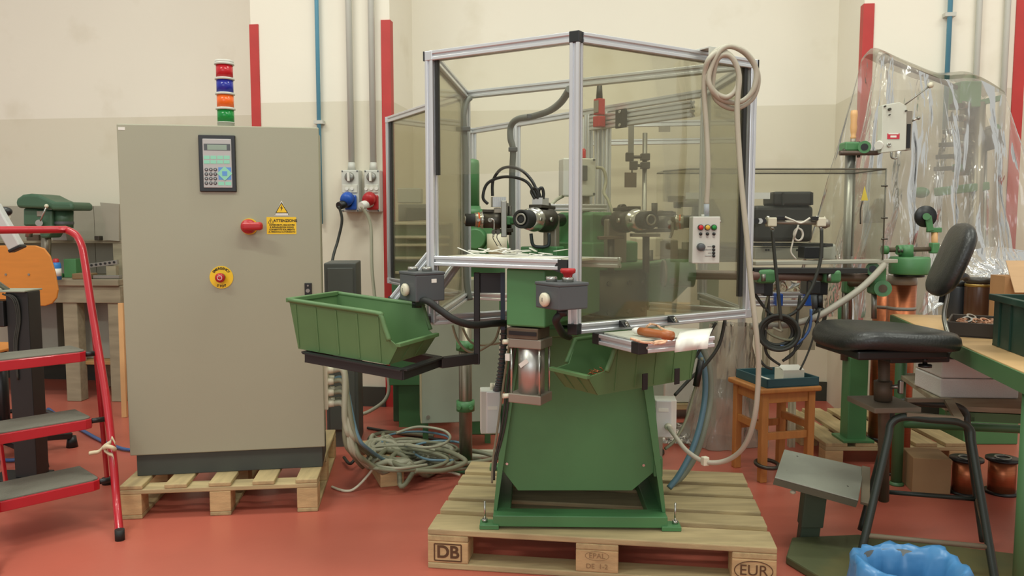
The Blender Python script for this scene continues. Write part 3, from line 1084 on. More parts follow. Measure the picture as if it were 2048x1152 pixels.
# top plate of the housing and the turning table
mb = MB()
mb.prism([MF(tl, 0.06, ztop), MF(tr, 0.06, ztop), MF(tr, 0.62, ztop), MF(tl, 0.62, ztop)], Z * 0.03)
mk('housing_top', mb, DGREEN, mac, bevel=0.003)
zt0 = ztop + 0.03
zt1 = p(1200, 540, 2.95).z
TAB = M('table_dark_iron', (84, 78, 64), 0.45, 0.35, var=0.14, scale=4)
MCt = MC + V((0.0, -0.0, 0))
tb = mk('turning_table', MB().lathe([(0.0, zt0), (0.222, zt0), (0.222, zt1), (0, zt1)], MCt, Z, 48), TAB, mac)
for k in range(12):
    an = math.radians(-100 + k * 22)
    for zf in (0.2, 0.75):
        u = V((math.cos(an), math.sin(an), 0))
        c = zz(MCt, zt0 + (zt1 - zt0) * zf) + u * 0.216
        mk('table_bolt', MB().cyl(c, c + u * 0.016, 0.009, n=8), DSTEEL, tb)
mk('table_rim', MB().lathe([(0.0, zt1), (0.235, zt1), (0.235, zt1 + 0.022), (0.2, zt1 + 0.026), (0, zt1 + 0.026)], MCt, Z, 48), GREEN, mac)
# hexagonal head stock
zh0, zh1 = zt1 + 0.026, p(1180, 424, 2.98).z


def hexa(r, z0, z1, off=30):
    return [zz(MCt, z0) + V((r * math.cos(math.radians(off + 60 * i)), r * math.sin(math.radians(off + 60 * i)), 0)) for i in range(6)]


mk('turret', MB().prism(hexa(0.15, zh0, 0, 27), Z * (zh1 - zh0)), GREEN, mac, bevel=0.012)
mk('turret_flange', MB().prism(hexa(0.2, zh0, 0, 27), Z * 0.075), GREEN, mac, bevel=0.006)
a, b = p(1097, 415, 2.9), p(1206, 415, 2.98)
mk('top_bar', MB().tslot(a, b, 0.024), ALU, mac)
mk('top_bar', MB().tslot(a + V((0.02, 0.09, 0)), b + V((0.02, 0.09, 0)), 0.024), ALU, mac)
# spindle face plates
for (x0, y0, x1, y1, Yc, rot) in ((1084, 430, 1114, 500, 2.9, -30), (1212, 438, 1258, 530, 2.97, 28)):
    mb = MB()
    pbox(mb, x0, y0, x1, y1, Yc, 0.03, rot)
    mk('face_plate', mb, TANMET, mac, bevel=0.006)


def head(pa, Ya, pb, Yb, k=1.0, cyl_px=None, band=None):
    """spindle head lying from the turret (a) to the nose (b)"""
    a, b = p(pa[0], pa[1], Ya), p(pb[0], pb[1], Yb)
    d = (b - a)
    ln = d.length
    d.normalize()
    n = zz(d, 0).cross(Z).normalized()
    h = mk('spindle_head', MB().lathe([(0, ln * 0.22), (0.04 * k, ln * 0.22), (0.046 * k, ln * 0.27), (0.046 * k, ln * 0.4), (0.041 * k, ln * 0.43), (0.041 * k, ln * 0.62), (0, ln * 0.62)], a, d, 24), DSTEEL, mac)
    mk('drive_shaft', MB().cyl(a - d * 0.04, a + d * ln * 0.24, 0.024 * k, n=16), DSTEEL, h)
    mk('chrome_collar', MB().lathe([(0.03 * k, ln * 0.61), (0.043 * k, ln * 0.62), (0.043 * k, ln * 0.66), (0.037 * k, ln * 0.68), (0.037 * k, ln * 0.8), (0.02, ln * 0.8)], a, d, 24), STEEL, h)
    if band:
        mk('orange_band', MB().lathe([(0.0375 * k, ln * 0.7), (0.0378 * k, ln * 0.7), (0.0378 * k, ln * 0.735), (0.0375 * k, ln * 0.735)], a, d, 24), M('orange_band', (226, 104, 48), 0.5), h)
    mk('nose', MB().lathe([(0.032 * k, ln * 0.79), (0.032 * k, ln), (0.024 * k, ln), (0.022 * k, ln * 0.97), (0, ln * 0.97)], a, d, 20), RUBBER, h)
    mk('nose_ring', MB().ring(b + d * 0.001, 0.017 * k, 0.004, d, 20, 6), GSTEEL, h)
    mk('bore', MB().cyl(b - d * 0.004, b + d * 0.0005, 0.011 * k, n=14), BLACKP, h)
    for s in (-1, 1):
        c = a + d * ln * 0.5 + n * s * 0.041 * k
        mk('set_screw', MB().cyl(c, c + n * s * 0.012, 0.008, n=8), STEEL, h)
        c = a + d * ln * 0.74 + n * s * 0.036 * k
        mk('set_screw', MB().cyl(c, c + n * s * 0.007, 0.006, n=8), STEEL, h)
    mk('guide_plate', MB().bar(a + d * ln * 0.2 + Z * 0.043 * k, a + d * ln * 0.62 + Z * 0.046 * k, 0.05 * k, 0.012), DSTEEL, h, bevel=0.002)
    mk('clamp_lug', MB().cyl(a + d * ln * 0.24 + Z * 0.05 * k, a + d * ln * 0.34 + Z * 0.05 * k, 0.013 * k, n=10), DSTEEL, h)
    return h, a, b, d, n


def aircyl(parent, c, d, wd=0.05, hh=0.036):
    """small finned aluminium air cylinder"""
    d = zz(d, 0).normalized()
    s = d.cross(Z)
    prof = []
    m = 7
    for i in range(m):
        x = -wd / 2 + wd * i / m
        g = wd / m
        prof += [(x, 0), (x + g * 0.7, 0), (x + g * 0.72, 0.003), (x + g * 0.98, 0.003)]
    prof[-1] = (wd / 2, 0.0)
    pts = [c + s * (-wd * 0.4) + d * x - s * (-y) - Z * hh / 2 for x, y in prof] + [c + s * wd * 0.4 + d * (wd / 2) - Z * hh / 2, c + s * wd * 0.4 - d * (wd / 2) - Z * hh / 2]
    return mk('air_cylinder', MB().prism(pts, Z * hh), ALU, parent)


h1, a1, b1, d1, n1 = head((1022, 440), 2.95, (931, 440), 2.92, 0.72, band=True)
aircyl(h1, p(997, 404, 2.93), d1)
mk('block', MB().box(p(996, 421, 2.93), (0.03, 0.03, 0.02)), TANMET, h1, bevel=0.003)
mk('slide_plate', MB().box(p(1008, 438, 2.92), (0.02, 0.1, 0.13)), GSTEEL, h1, bevel=0.002)
mk('wire_guide', MB().tube(sp([p(982, 438, 2.86), p(988, 442, 2.86), p(988, 462, 2.86), p(986, 474, 2.86)]), 0.003), STEEL, h1)
mk('tool_slide', MB().bar(p(992, 462, 2.88), p(1024, 460, 2.9), 0.03, 0.014), DSTEEL, h1, bevel=0.002)
for k in range(2):
    q = p(988 + k * 8, 464, 2.87)
    mk('wire_roller', MB().cyl(q - V((0, 0.02, 0)), q, 0.009, n=12), DSTEEL, h1)
    mk('loose_wire', MB().tube(sp([q, q + V((-0.004, 0, -0.02)), q + V((0.004, 0, -0.036)), q + V((0.012, 0, -0.05))]), 0.0014, 5), BLACK, h1)
for px, y0, y1 in ((1014, 406, 470), (1020, 412, 470)):
    mk('guide_column', MB().cyl(p(px, y0, 2.95), p(px, y1, 2.95), 0.006, n=10), DSTEEL, h1)
mk('green_clamp', MB().box(p(1012, 441, 2.94), (0.045, 0.04, 0.032)), GREEN, h1, bevel=0.004)
mk('green_arm', MB().bar(p(1018, 441, 2.94), p(1042, 441, 2.9), 0.026, 0.024), GREEN, h1, bevel=0.004)
h2, a2, b2, d2, n2 = head((1112, 440), 2.95, (1042, 438), 2.72, 1.0)
aircyl(h2, p(1081, 406, 2.84), d2 * -1)
h3, a3, b3, d3, n3 = head((1222, 442), 2.99, (1302, 440), 2.72, 0.95)
h4, a4, b4, d4, n4 = head((1296, 446), 3.02, (1386, 443), 2.98, 0.72, band=True)
mk('handle_pin', MB().cyl(p(1309, 436, 2.86), p(1309, 406, 2.86), 0.011, n=12), DSTEEL, h4)
mk('tool_slide', MB().bar(p(1272, 462, 2.9), p(1340, 460, 2.92), 0.04, 0.014), DSTEEL, h4, bevel=0.002)
mk('tool_slide', MB().bar(p(1262, 470, 2.88), p(1318, 470, 2.9), 0.03, 0.012), GSTEEL, h4, bevel=0.002)
mk('guide_rod', MB().cyl(p(1312, 424, 2.9), p(1346, 423, 2.95), 0.003, n=8), DSTEEL, h4)
mk('guide_rod', MB().cyl(p(1312, 430, 2.9), p(1346, 429, 2.95), 0.004, n=8), DSTEEL, h4)
mk('wire_guide', MB().tube(sp([p(1344, 445, 2.88), p(1345, 462, 2.88), p(1340, 476, 2.88)]), 0.005), GSTEEL, h4)
# black air hoses looping between the heads
for pts in (([985, 392], [986, 362], [1000, 340], [1020, 334], [1045, 342], [1066, 365], [1078, 396]), ([976, 408], [966, 395], [974, 368], [1000, 355], [1030, 355], [1056, 366], [1074, 396]),
            ([1070, 398], [1063, 385], [1066, 378], [1074, 378], [1082, 398]), ([1076, 398], [1078, 380], [1084, 376], [1087, 386], [1086, 398])):
    mk('air_hose', MB().tube(sp([p(a, b, 2.92 - 0.1 * min(1, max(0, (a - 985) / 90))) for a, b in pts]), 0.0055), BLACKP, mac)
# holders below the heads
FK = M('blue_black_tool', (52, 60, 62), 0.4, 0.4)
mk('gripper_fork', MB().tube(sp([p(1062, 467, 2.8), p(1066, 490, 2.8), p(1080, 494, 2.8), p(1092, 493, 2.8), p(1098, 488, 2.8), p(1098, 466, 2.8)], 4), 0.006), FK, mac)
for q, hh in ((p(1066, 502, 2.85), 0.02), (p(1104, 503, 2.85), 0.022)):
    mk('jaw_block', MB().box(q, (0.07, 0.06, hh * 1.6), rz(-30)), GREEN, mac, bevel=0.004)
for px, y0, y1, Yc in ((1222, 478, 545, 2.9), (1292, 470, 545, 2.92), (1300, 500, 545, 3.2)):
    mk('support_rod', MB().cyl(p(px, y0, Yc), p(px, y1, Yc), 0.013, n=12), DSTEEL, mac)
mk('support_plate', MB().bar(p(1196, 476, 2.9), p(1246, 474, 2.9), 0.06, 0.012), RUST, mac, bevel=0.002)
# radial arm pointing at the open front
fr_r = V((0.101, 2.45, 0))
df = V((0.44, 0.9, 0)).normalized()
sd = V((-0.9, 0.44, 0)).normalized()
wA, lA = 0.133, 0.5
za0, za1 = p(1050, 655, 2.47).z, p(1050, 538, 2.47).z
arm_poly = [fr_r, fr_r + sd * wA, fr_r + sd * wA + df * lA, fr_r + df * lA]
mb = MB().prism([zz(q, za0) for q in arm_poly], Z * (za1 - za0))
arm = mk('station_arm', mb, GREEN, mac, bevel=0.006)
mk('arm_gusset', MB().prism([zz(fr_r + sd * wA * 0.5 + df * 0.12, za0), zz(fr_r + sd * wA * 0.5 + df * lA, za0), zz(fr_r + sd * wA * 0.5 + df * lA, za0 - 0.06)], sd * 0.04), DGREEN, arm)
# slot block and pneumatic cylinder under the arm
AF = Fr(fr_r, ang2(fr_r + sd * wA, fr_r))        # x along the arm face to the right, y into the arm
mb = MB()
AF.box(mb, -wA + 0.004, -0.022, -0.004, 0.09, za0 - 0.038, za0 - 0.004)
sl = mk('slide_block', mb, RUST, mac, bevel=0.002)
mb = MB()
AF.box(mb, -wA + 0.012, -0.026, -0.006, 0.0, za0 - 0.026, za0 - 0.014)
mk('slide_gap', mb, BLACKP, sl)
zc0, zc1 = p(1050, 808, 2.48).z, za0 - 0.038
xc0, xc1, yc0, yc1 = -wA + 0.008, -0.012, -0.002, 0.09
mb = MB()
AF.box(mb, xc0, xc1, yc0, yc1, zc1 - 0.03, zc1)
pc = mk('air_ram_head', mb, TANMET, mac, bevel=0.003)
mb = MB()
AF.box(mb, xc0, xc1, yc0, yc1, zc0, zc0 + 0.03)
mk('air_ram_foot', mb, TANMET, mac, bevel=0.003)
cxm, cym = (xc0 + xc1) / 2, (yc0 + yc1) / 2
mk('air_ram_tube', MB().cyl(AF(cxm + 0.004, cym, zc0 + 0.02), AF(cxm + 0.004, cym, zc1 - 0.02), 0.042, n=32), M('ram_tube', (186, 184, 178), 0.38, 0.85, var=0.03), mac)
for x in (xc0 + 0.008, xc1 - 0.008):
    for y in (yc0 + 0.008, yc1 - 0.008):
        mk('tie_rod', MB().cyl(AF(x, y, zc0 + 0.02), AF(x, y, zc1 - 0.02), 0.004, n=8), STEEL, mac)
for z in (zc0 + 0.018, zc1 - 0.014):
    mk('air_fitting', MB().cyl(AF(xc0 + 0.002, 0.02, z), AF(xc0 - 0.02, 0.0, z), 0.008, n=10), CREAM, mac)
lb_ = mk('sensor_clip', MB().box(AF(xc0 - 0.006, 0.01, (zc0 + zc1) / 2 + 0.04), (0.016, 0.012, 0.022), AF.R), WHITEP, mac)
c = AF(cxm - 0.004, cym - 0.0425, (zc0 + zc1) / 2 + 0.026)
u = (AF.x * 0.85 + Z * 0.62).normalized()
vv = (Z * 0.85 - AF.x * 0.62).normalized()
st = mk('sticker', MB().box(c, (0.034, 0.0012, 0.014), Matrix((u, AF.y, vv)).transposed()), WHITEP, mac)
# right hand arm with clamp nose for the feed pipe
q0 = p(1296, 560, 3.05)
mk('feed_arm', MB().prism([p(1296, 528, 3.0), p(1352, 520, 2.98), p(1384, 528, 2.96), p(1386, 566, 2.96), p(1340, 612, 3.0), p(1296, 618, 3.02)], V((0, 0.14, 0))), GREEN, mac, bevel=0.012)
mk('clamp_nose', MB().cyl(p(1330, 546, 2.95), p(1386, 546, 2.95), 0.052, n=24), GREEN, mac)
mk('clamp_disc', MB().cyl(p(1325, 546, 2.95), p(1332, 546, 2.95), 0.048, n=24), TANMET, mac)
mk('clamp_bolt', MB().cyl(p(1346, 562, 2.9), p(1346, 562, 2.88), 0.012, n=8), DSTEEL, mac)
# control box standing on the turret
mb = MB()
pbox(mb, 1126, 316, 1192, 392, 3.05, 0.09, 8)
bx = mk('terminal_box', mb, LGREY, mac, bevel=0.005)
mb = MB()
pbox(mb, 1163, 331, 1175, 361, 3.04, 0.01, 8)
mk('box_display', mb, DGREY, bx, bevel=0.001)
mk('box_lamp', MB().lathe([(0.011, 0), (0.011, 0.03), (0.006, 0.036), (0, 0.037)], p(1166, 316, 3.09), Z, 14), LRED, bx)
for a, b in ((1130, 320), (1188, 320), (1130, 388), (1188, 388)):
    q = p(a, b, 3.05)
    mk('box_screw', MB().cyl(q, q - V((0, 0.003, 0)), 0.005, n=8), DGREY, bx)
mk('box_foot', MB().cyl(p(1172, 392, 3.1), p(1172, 432, 3.1), 0.014, n=12), TANMET, bx)
mk('box_cable', MB().tube(sp([p(1126, 392, 3.08), p(1112, 400, 3.05), p(1100, 412, 3.0)]), 0.007), CABLE, bx)
mk('box_cable', MB().tube(sp([p(1192, 335, 3.08), p(1206, 338, 3.08), p(1212, 360, 3.08), p(1208, 385, 3.06), p(1216, 400, 3.04), p(1226, 428, 3.02)]), 0.006), CABLE, bx)
# junction boxes on both flanks
for (x0, y0, x1, y1, Yc, rot, s) in ((961, 782, 1002, 868, 2.94, 4, -1), (1310, 800, 1352, 876, 2.9, -6, 1)):
    mb = MB()
    pbox(mb, x0, y0, x1, y1, Yc, 0.075, rot)
    jb = mk('junction_box', mb, WHITEP if s > 0 else LGREY, mac, bevel=0.004)
    mb = MB()
    pbox(mb, x0 + (12 if s < 0 else 2), y0 + 2, x1 - (1 if s < 0 else 10), y1 - 1, Yc - 0.004, 0.008, rot)
    mk('box_lid', mb, M('box_lid_grey', (206, 206, 204), 0.45), jb, bevel=0.003)
    cx, cy = ((x0 + x1) / 2 + (4 if s < 0 else -4)), y0 + (34 if s < 0 else 20)
    mb = MB()
    pbox(mb, cx - 10, cy - 3.5, cx + 10, cy + 3.5, Yc - 0.0055, 0.002, rot)
    mk('box_label', mb, PAPER, jb)
    if s < 0:
        for k in range(3):
            q = p(984 + k * 7, 781, Yc + 0.03)
            mk('gland', MB().cyl(q, q + Z * 0.028, 0.009, 0.007, 10), CREAM, jb)
    else:
        q = p(1336, 853, Yc - 0.004)
        mk('gland', MB().cyl(q, q - V((0, 0.03, 0)), 0.014, 0.011, 12), CREAM, jb)
    mk('box_bracket', MB().box(p(1004 if s < 0 else 1306, 830, Yc + 0.04), (0.05, 0.03, 0.08)), GREEN, jb)
# ribbed cable sleeve and wires running down the left flank
mb = MB()
path = sp([p(1008, 640, 2.86), p(1007, 690, 2.88), p(1003, 735, 2.9), p(998, 768, 2.93), p(994, 780, 2.95)], 10)
for q in path[::2]:
    mb.ring(q, 0.013, 0.0035, Z, 12, 5)
mb.tube(path, 0.011, 8)
mk('spiral_sleeve', mb, DGREY, mac)
for dx, m_, y1 in ((0, CABLE3, 960), (-8, CABLE2, 966), (6, CABLE3, 940)):
    mk('flank_cable', MB().tube(sp([p(1030 + dx, 668, 2.72), p(1016 + dx, 760, 2.77), p(1004 + dx, 850, 2.77), p(990 + dx * 0.5, 920, 2.78), p(988 + dx * 0.5, y1, 2.78)]), 0.004), m_, mac)
# ------------------------------------------------------------------ storage bins
def make_bin(name, label, fr, L, W, H, mat, z0, flip=1, group=None, tilt=0.0, mouth=0.79):
    """open fronted stacking bin; its mouth points along +x of the frame (or -x when flip is -1)"""
    t = thing(name, label, 'bin', fr(flip * L / 2, W / 2, z0), group)
    th = 0.005
    ti = 0.015                                   # wall draft

    def q(x, y, z):
        return fr(flip * x, y, z0 + z + tilt * x)
    prof = [(0.02, 0), (L * 0.9, 0), (L, H * 0.42), (L * 0.97, H * 0.44), (L * (mouth + 0.07), H * 0.5), (L * mouth, H * 0.97), (L * (mouth - 0.02), H), (0, H)]
    for y, dy in ((0, 1), (W, -1)):
        sidew = mk('side_wall', MB().prism([q(x, y + dy * ti * (1 - z / H), z) for x, z in prof], fr.y * (th * dy)), mat, t, bevel=0.001)
        for k in range(5):
            x = L * (0.06 + (mouth - 0.09) / 4 * k)
            z1 = H * 0.93
            mk('rib', MB().bar(q(x, y + dy * (ti - 0.0), 0.006), q(x, y + dy * 0.002, z1), 0.006, 0.006, fr.y), mat, sidew)
        rim = MB().tube(sp([q(0, y, H), q(L * 0.4, y, H), q(L * (mouth - 0.04), y, H), q(L * mouth, y, H * 0.96), q(L * (mouth + 0.03), y, H * 0.75), q(L * (mouth + 0.07), y, H * 0.5)], 4), 0.008, 6)
        mk('rim', rim, mat, sidew)
    mk('floor_panel', MB().prism([q(0.02, ti, 0), q(L * 0.9, ti, 0), q(L * 0.9, W - ti, 0), q(0.02, W - ti, 0)], Z * th), mat, t)
    bk = mk('back_wall', MB().prism([q(0.02, ti, 0), q(0.02, W - ti, 0), q(0, W, H), q(0, 0, H)], fr.x * (th * flip)), mat, t)
    mk('rim', MB().bar(q(0, -0.004, H), q(0, W + 0.004, H), 0.02, 0.014), mat, bk, bevel=0.002)
    lp = mk('front_lip', MB().prism([q(L * 0.9, ti, 0), q(L * 0.9, W - ti, 0), q(L, W - ti * 0.4, H * 0.42), q(L, ti * 0.4, H * 0.42)], fr.x * (-th * flip)), mat, t)
    mk('rim', MB().bar(q(L, 0.004, H * 0.43), q(L, W - 0.004, H * 0.43), 0.016, 0.012), mat, lp, bevel=0.002)
    for k in (0.33, 0.66):
        mk('rib', MB().bar(q(L * 0.905, W * k, 0.004), q(L * 1.002, W * k, H * 0.4), 0.005, 0.005, fr.x), mat, lp)
    return t


zr = p(578, 600, 2.5).z
la = pz(578, 600, zr)
lfr = Fr(zz(la, 0), -22.7)
Lb, Wb, TL = 0.39, 0.255, -0.085
Hb = zr - p(580, 697, 2.5).z
make_bin('storage_bin', 'big open green plastic bin lying on the black steel bracket', lfr, Lb, Wb, Hb, BGREEN, zr - Hb, 1, tilt=TL, mouth=0.86)
# black bracket that carries it
zk = zr - Hb - 0.004


def bk_(x, y):
    return lfr(x, y, zk + TL * x)


br = thing('bin_bracket', 'black steel angle bracket holding the big green bin', 'bracket', lfr(Lb * 0.4, 0.1, zk - 0.06))
pa, pb, pc_ = bk_(0.05, 0.01), bk_(Lb * 1.03, 0.01), bk_(Lb * 1.03, 0.245)
for a, b in ((pa, pb), (pb, pc_), (pc_, bk_(0.05, 0.245)), (bk_(0.05, 0.245), pa)):
    rl = mk('angle_rail', MB().bar(a - Z * 0.017, b - Z * 0.017, 0.006, 0.034), BLACK, br, bevel=0.001)
    mk('angle_flange', MB().bar(a - Z * 0.003, b - Z * 0.003, 0.03, 0.005), BLACK, rl)
va, vb = p(954, 545, 2.66), p(954, 716, 2.66)
mk('carrier_arm', MB().bar(pc_ - Z * 0.02, zz(vb, pc_.z - 0.02), 0.03, 0.034), BLACK, br, bevel=0.002)
mk('upright', MB().bar(zz(va, va.z), zz(vb, pc_.z - 0.04), 0.03, 0.02), BLACK, br, bevel=0.002)
mb = MB()
pbox(mb, 960, 546, 1006, 586, 2.655, 0.012)
mk('backing_plate', mb, BLACK, br, bevel=0.001)
mb = MB()
pbox(mb, 1001, 545, 1010, 660, 2.645, 0.012)
mk('clamp_strip', mb, M('blue_steel', (58, 66, 78), 0.4, 0.4), br)

# second bin under the right hand shelf
zr2 = p(1235, 690, 2.35).z
ra, rb = pz(1243, 692, zr2), pz(1400, 672, zr2)
fr2 = Fr(zz(rb, 0), ang2(ra, rb))
L2_ = (rb - ra).length * 1.36
H2_ = 0.14
make_bin('storage_bin', 'green plastic bin with copper scrap under the small tool shelf', fr2, L2_, 0.18, H2_, BGREEN, zr2 - H2_, -1)
mb = MB()
for i in range(60):
    c = fr2(-L2_ * 0.68 + random.uniform(-0.045, 0.04), 0.09 + random.uniform(-0.04, 0.04), zr2 - H2_ + 0.02 + random.uniform(0, 0.025))
    u = V((random.uniform(-1, 1), random.uniform(-1, 1), random.uniform(-0.3, 0.5))).normalized() * 0.02
    n = V((random.uniform(-1, 1), random.uniform(-1, 1), 0)) * 0.012
    mb.tube(sp([c - u, c + n, c + u], 3), 0.0012, 4)
mk('copper_scrap', mb, COPPER, label='loose copper wire scrap lying in the green bin', cat='wire scrap', kind='stuff')
bh = thing('bin_holder', 'black hooks and alloy crossbar holding the green scrap bin', 'holder', fr2(-L2_ * 0.3, 0.1, zr2))
mk('crossbar', MB().tslot(zz(eB + bc * 0.22, ZB - 0.034), zz(fr2(-L2_ * 0.3, 0.1), ZB - 0.034), 0.026), ALU, bh)
for k in (0.25, 0.55):
    mk('hook', MB().bar(fr2(-L2_ * k, -0.012, zr2 - H2_ + 0.0), fr2(-L2_ * k, -0.012, zr2 - H2_ + 0.05), 0.022, 0.004, fr2.y), BLACKP, bh, bevel=0.001)

# ------------------------------------------------------------------ small tool shelf on the bottom rail
zsf = p(1275, 690, 2.2).z
s0, s1, s2 = pz(1236, 676, zsf), pz(1279, 695, zsf), pz(1422, 682, zsf)
u1 = zz(s2 - s1, 0)
v1 = V((-u1.y, u1.x, 0)).normalized()
SF = Fr(zz(s1, 0), ang2(s1, s2))
sl, sw_ = u1.length, 0.17
t = thing('tool_shelf', 'small aluminium-section tool shelf fixed to the bottom rail', 'shelf', SF(sl / 2, sw_ / 2, zsf - 0.016))
for a, b, in ((SF(0, 0, zsf), SF(sl, 0, zsf)), (SF(0.015, sw_, zsf), SF(sl, sw_, zsf)), (SF(0.0, 0.016, zsf), SF(0.0, sw_ + 0.02, zsf)), (SF(sl - 0.015, 0.016, zsf), SF(sl - 0.015, sw_, zsf))):
    mk('rail', MB().tslot(a, b, 0.031), ALU, t)
for q in (SF(0, 0, zsf), SF(0, sw_ + 0.022, zsf)):
    mk('end_cap', MB().box(q, (0.033, 0.034, 0.033), SF.R), BLACKP, t, bevel=0.002)
mb = MB()
SF.box(mb, 0.0, sl - 0.01, 0.0, sw_, zsf + 0.016, zsf + 0.02)
mk('shelf_sheet', mb, M('clear_shelf', (190, 190, 174), 0.35, var=0.05), t)
for px, py in ((1238, 656), (1335, 648)):
    q = BCF.on(px, py, -0.018)
    c = BCF(q.x, -0.017, 0)
    g = mk('angle_bracket', MB().prism([zz(c, ZB + 0.016), zz(c, zsf + 0.02), zz(c - BCF.y * 0.03, zsf + 0.02), zz(c - BCF.y * 0.008, ZB + 0.016)], BCF.x * 0.024), BLACKP, t, bevel=0.001)
    for k in (0.3, 0.62):
        cc = c + BCF.x * 0.012 - BCF.y * (0.012 + 0.012 * (1 - k)) + Z * (zsf + 0.02 - c.z + (ZB + 0.016 - zsf - 0.02) * k)
        mk('bracket_bolt', MB().cyl(cc, cc - BCF.y * 0.008, 0.005, n=8), STEEL, g)
q = SF(0.012, -0.016, zsf)
mk('shelf_bolt', MB().cyl(q, q - SF.y * 0.004, 0.004, n=8), STEEL, t)
zto = zsf + 0.02


def onshelf(px, py, h=0.0):
    return pz(px, py, zto + h)


a, b = onshelf(1264, 660, 0.014), onshelf(1344, 672, 0.014)
d = (b - a).normalized()
t = thing('soldering_tool', 'hand tool with brown body and white tip among wires', 'hand tool', zz((a + b) / 2, zto))
ln = (b - a).length
mk('handle', MB().lathe([(0, ln * 0.2), (0.011, ln * 0.2), (0.0125, ln * 0.4), (0.011, ln * 0.75), (0.013, ln * 0.8), (0.013, ln), (0, ln)], a, d, 18), M('brown_handle', (160, 92, 48), 0.4), t)
mk('tip', MB().lathe([(0, 0), (0.004, ln * 0.02), (0.009, ln * 0.08), (0.011, ln * 0.2), (0, ln * 0.2)], a, d, 18), WHITEP, t)
SPECK = M('braided_wire', (214, 170, 138), 0.6, var=0.35, scale=90)
for i, pts in enumerate(([(1262, 677), (1285, 684), (1305, 685), (1320, 683), (1334, 682)], [(1300, 648), (1312, 650), (1322, 656), (1332, 661), (1343, 664)], [(1304, 686), (1314, 683), (1330, 682), (1326, 686), (1308, 688)], [(1298, 650), (1292, 656), (1300, 660), (1316, 662)])):
    mk('braided_lead', MB().tube(sp([onshelf(x, y, 0.006 + (0.02 if i in (1, 3) and k in (0,) else 0.0)) for k, (x, y) in enumerate(pts)]), 0.0035, 6), SPECK,
       label=('red and white braided lead lying along the brown tool body', 'red and white braided lead arching behind the brown tool', 'red and white braided lead in a flat loop beside the tool end', 'short red and white braided lead curling up behind the tool tip')[i], cat='wire', group='braided leads on the tool shelf')
t_ = zto + 0.001
mb = MB()
g = []
for r in range(5):
    row = []
    for c in range(7):
        x, y = 1330 + c * 15 - r * 2, 680 - r * 6.5 - c * 0.9
        q = onshelf(1352 + c * 11 + r * 2, 681 - r * 4.5 - c * 1.2, 0.005 + 0.003 * math.sin(c * 1.3 + r))
        row.append(q)
    g.append(row)
g.insert(0, [q + V((-0.006, -0.012, -0.03)) for q in g[0]])
mk('paper_sheet', mb.sheet(g), PAPER, label='creased white paper sheet draped over the tool shelf edge', cat='paper', solid=0.0006)

# ------------------------------------------------------------------ paper strips on the loading shelf
zpl = zs + 0.0141


def onload(px, py, h=0.0):
    return pz(px, py, zpl + h)


mb = MB()
q = [ABF(0.09, 0.02, zpl + 0.0006), ABF(0.42, 0.02, zpl + 0.0006), ABF(0.44, 0.16, zpl + 0.0006), ABF(0.07, 0.16, zpl + 0.0006)]
mk('paper_sheet', MB().prism(q, Z * 0.001), PAPER, label='white paper sheet under the strips on the loading shelf', cat='paper')
for i in range(26):
    x = random.uniform(0.1, 0.4)
    y = random.uniform(0.035, 0.14)
    an = random.uniform(-60, 240)
    lift = random.uniform(0.001, 0.02)
    c = ABF(x, y, zpl + 0.004 + lift)
    u = (V((math.cos(math.radians(an)), math.sin(math.radians(an)), random.uniform(-0.1, 0.45)))).normalized()
    ln = random.uniform(0.03, 0.075)
    mb = MB().bar(c - u * ln * 0.3, c + u * ln * 0.7, random.uniform(0.008, 0.013), 0.0022)
    zmin = min(k.z for k in mb.v)
    if zmin < zpl + 0.0018:
        for k in mb.v:
            k.z += zpl + 0.0018 - zmin
    mk('insulation_strip', mb, PAPER, label='white paper insulation strip in the heap on the loading shelf', cat='paper strip', group='insulation strips on the loading shelf')

# ------------------------------------------------------------------ two hand start boxes
def start_box(px, py, Yc, label, red, ztop_px, zbot_px):
    c = p(px, py, Yc)                            # nearest vertical edge
    ux = V((math.cos(math.radians(34)), math.sin(math.radians(34)), 0))
    uy = V((-ux.y, ux.x, 0))
    z1, z0 = p(px, ztop_px, Yc).z, p(px, zbot_px, Yc).z
    t = thing('start_box', label, 'button box', zz(c + ux * 0.05 + uy * 0.05, z0), 'two-hand start boxes')
    R = Matrix((ux, uy, Z)).transposed()
    bx_ = MB().box(zz(c + ux * 0.052 + uy * 0.056, (z0 + z1) / 2), (0.104, 0.112, z1 - z0), R)
    mk('housing', bx_, DGREY, t, bevel=0.004)
    mk('lid', MB().box(zz(c + ux * 0.052 + uy * 0.056, z1 + 0.004), (0.108, 0.116, 0.01), R), DGREY, t, bevel=0.003)
    f = zz(c + uy * 0.056, (z0 + z1) / 2 - 0.006)
    b_ = mk('palm_button', MB().lathe([(0.0, 0.0), (0.017, 0.0), (0.02, 0.006), (0.02, 0.012), (0.016, 0.016), (0, 0.017)], f, -ux, 26), CREAM, t)
    mk('button_mark', MB().bar(f - ux * 0.0172 - Z * 0.005, f - ux * 0.0172 + Z * 0.006, 0.0016, 0.0008, ux), INK, b_)
    for k, (dx, dy) in enumerate(((0.03, 0.075), (0.062, 0.04))):
        q = zz(c + ux * dx + uy * dy, z1 + 0.009)
        mk('button_ring', MB().lathe([(0.0, 0), (0.0165, 0), (0.0165, 0.012), (0.015, 0.014), (0.013, 0.012), (0, 0.012)], q, Z, 22), STEEL, t)
        if red and k == 1:
            mk('stop_mushroom', MB().lathe([(0.011, 0.012), (0.014, 0.022), (0.021, 0.026), (0.0225, 0.034), (0.02, 0.038), (0, 0.039)], q, Z, 24), REDP, t)
    return t, c, ux, uy, z0


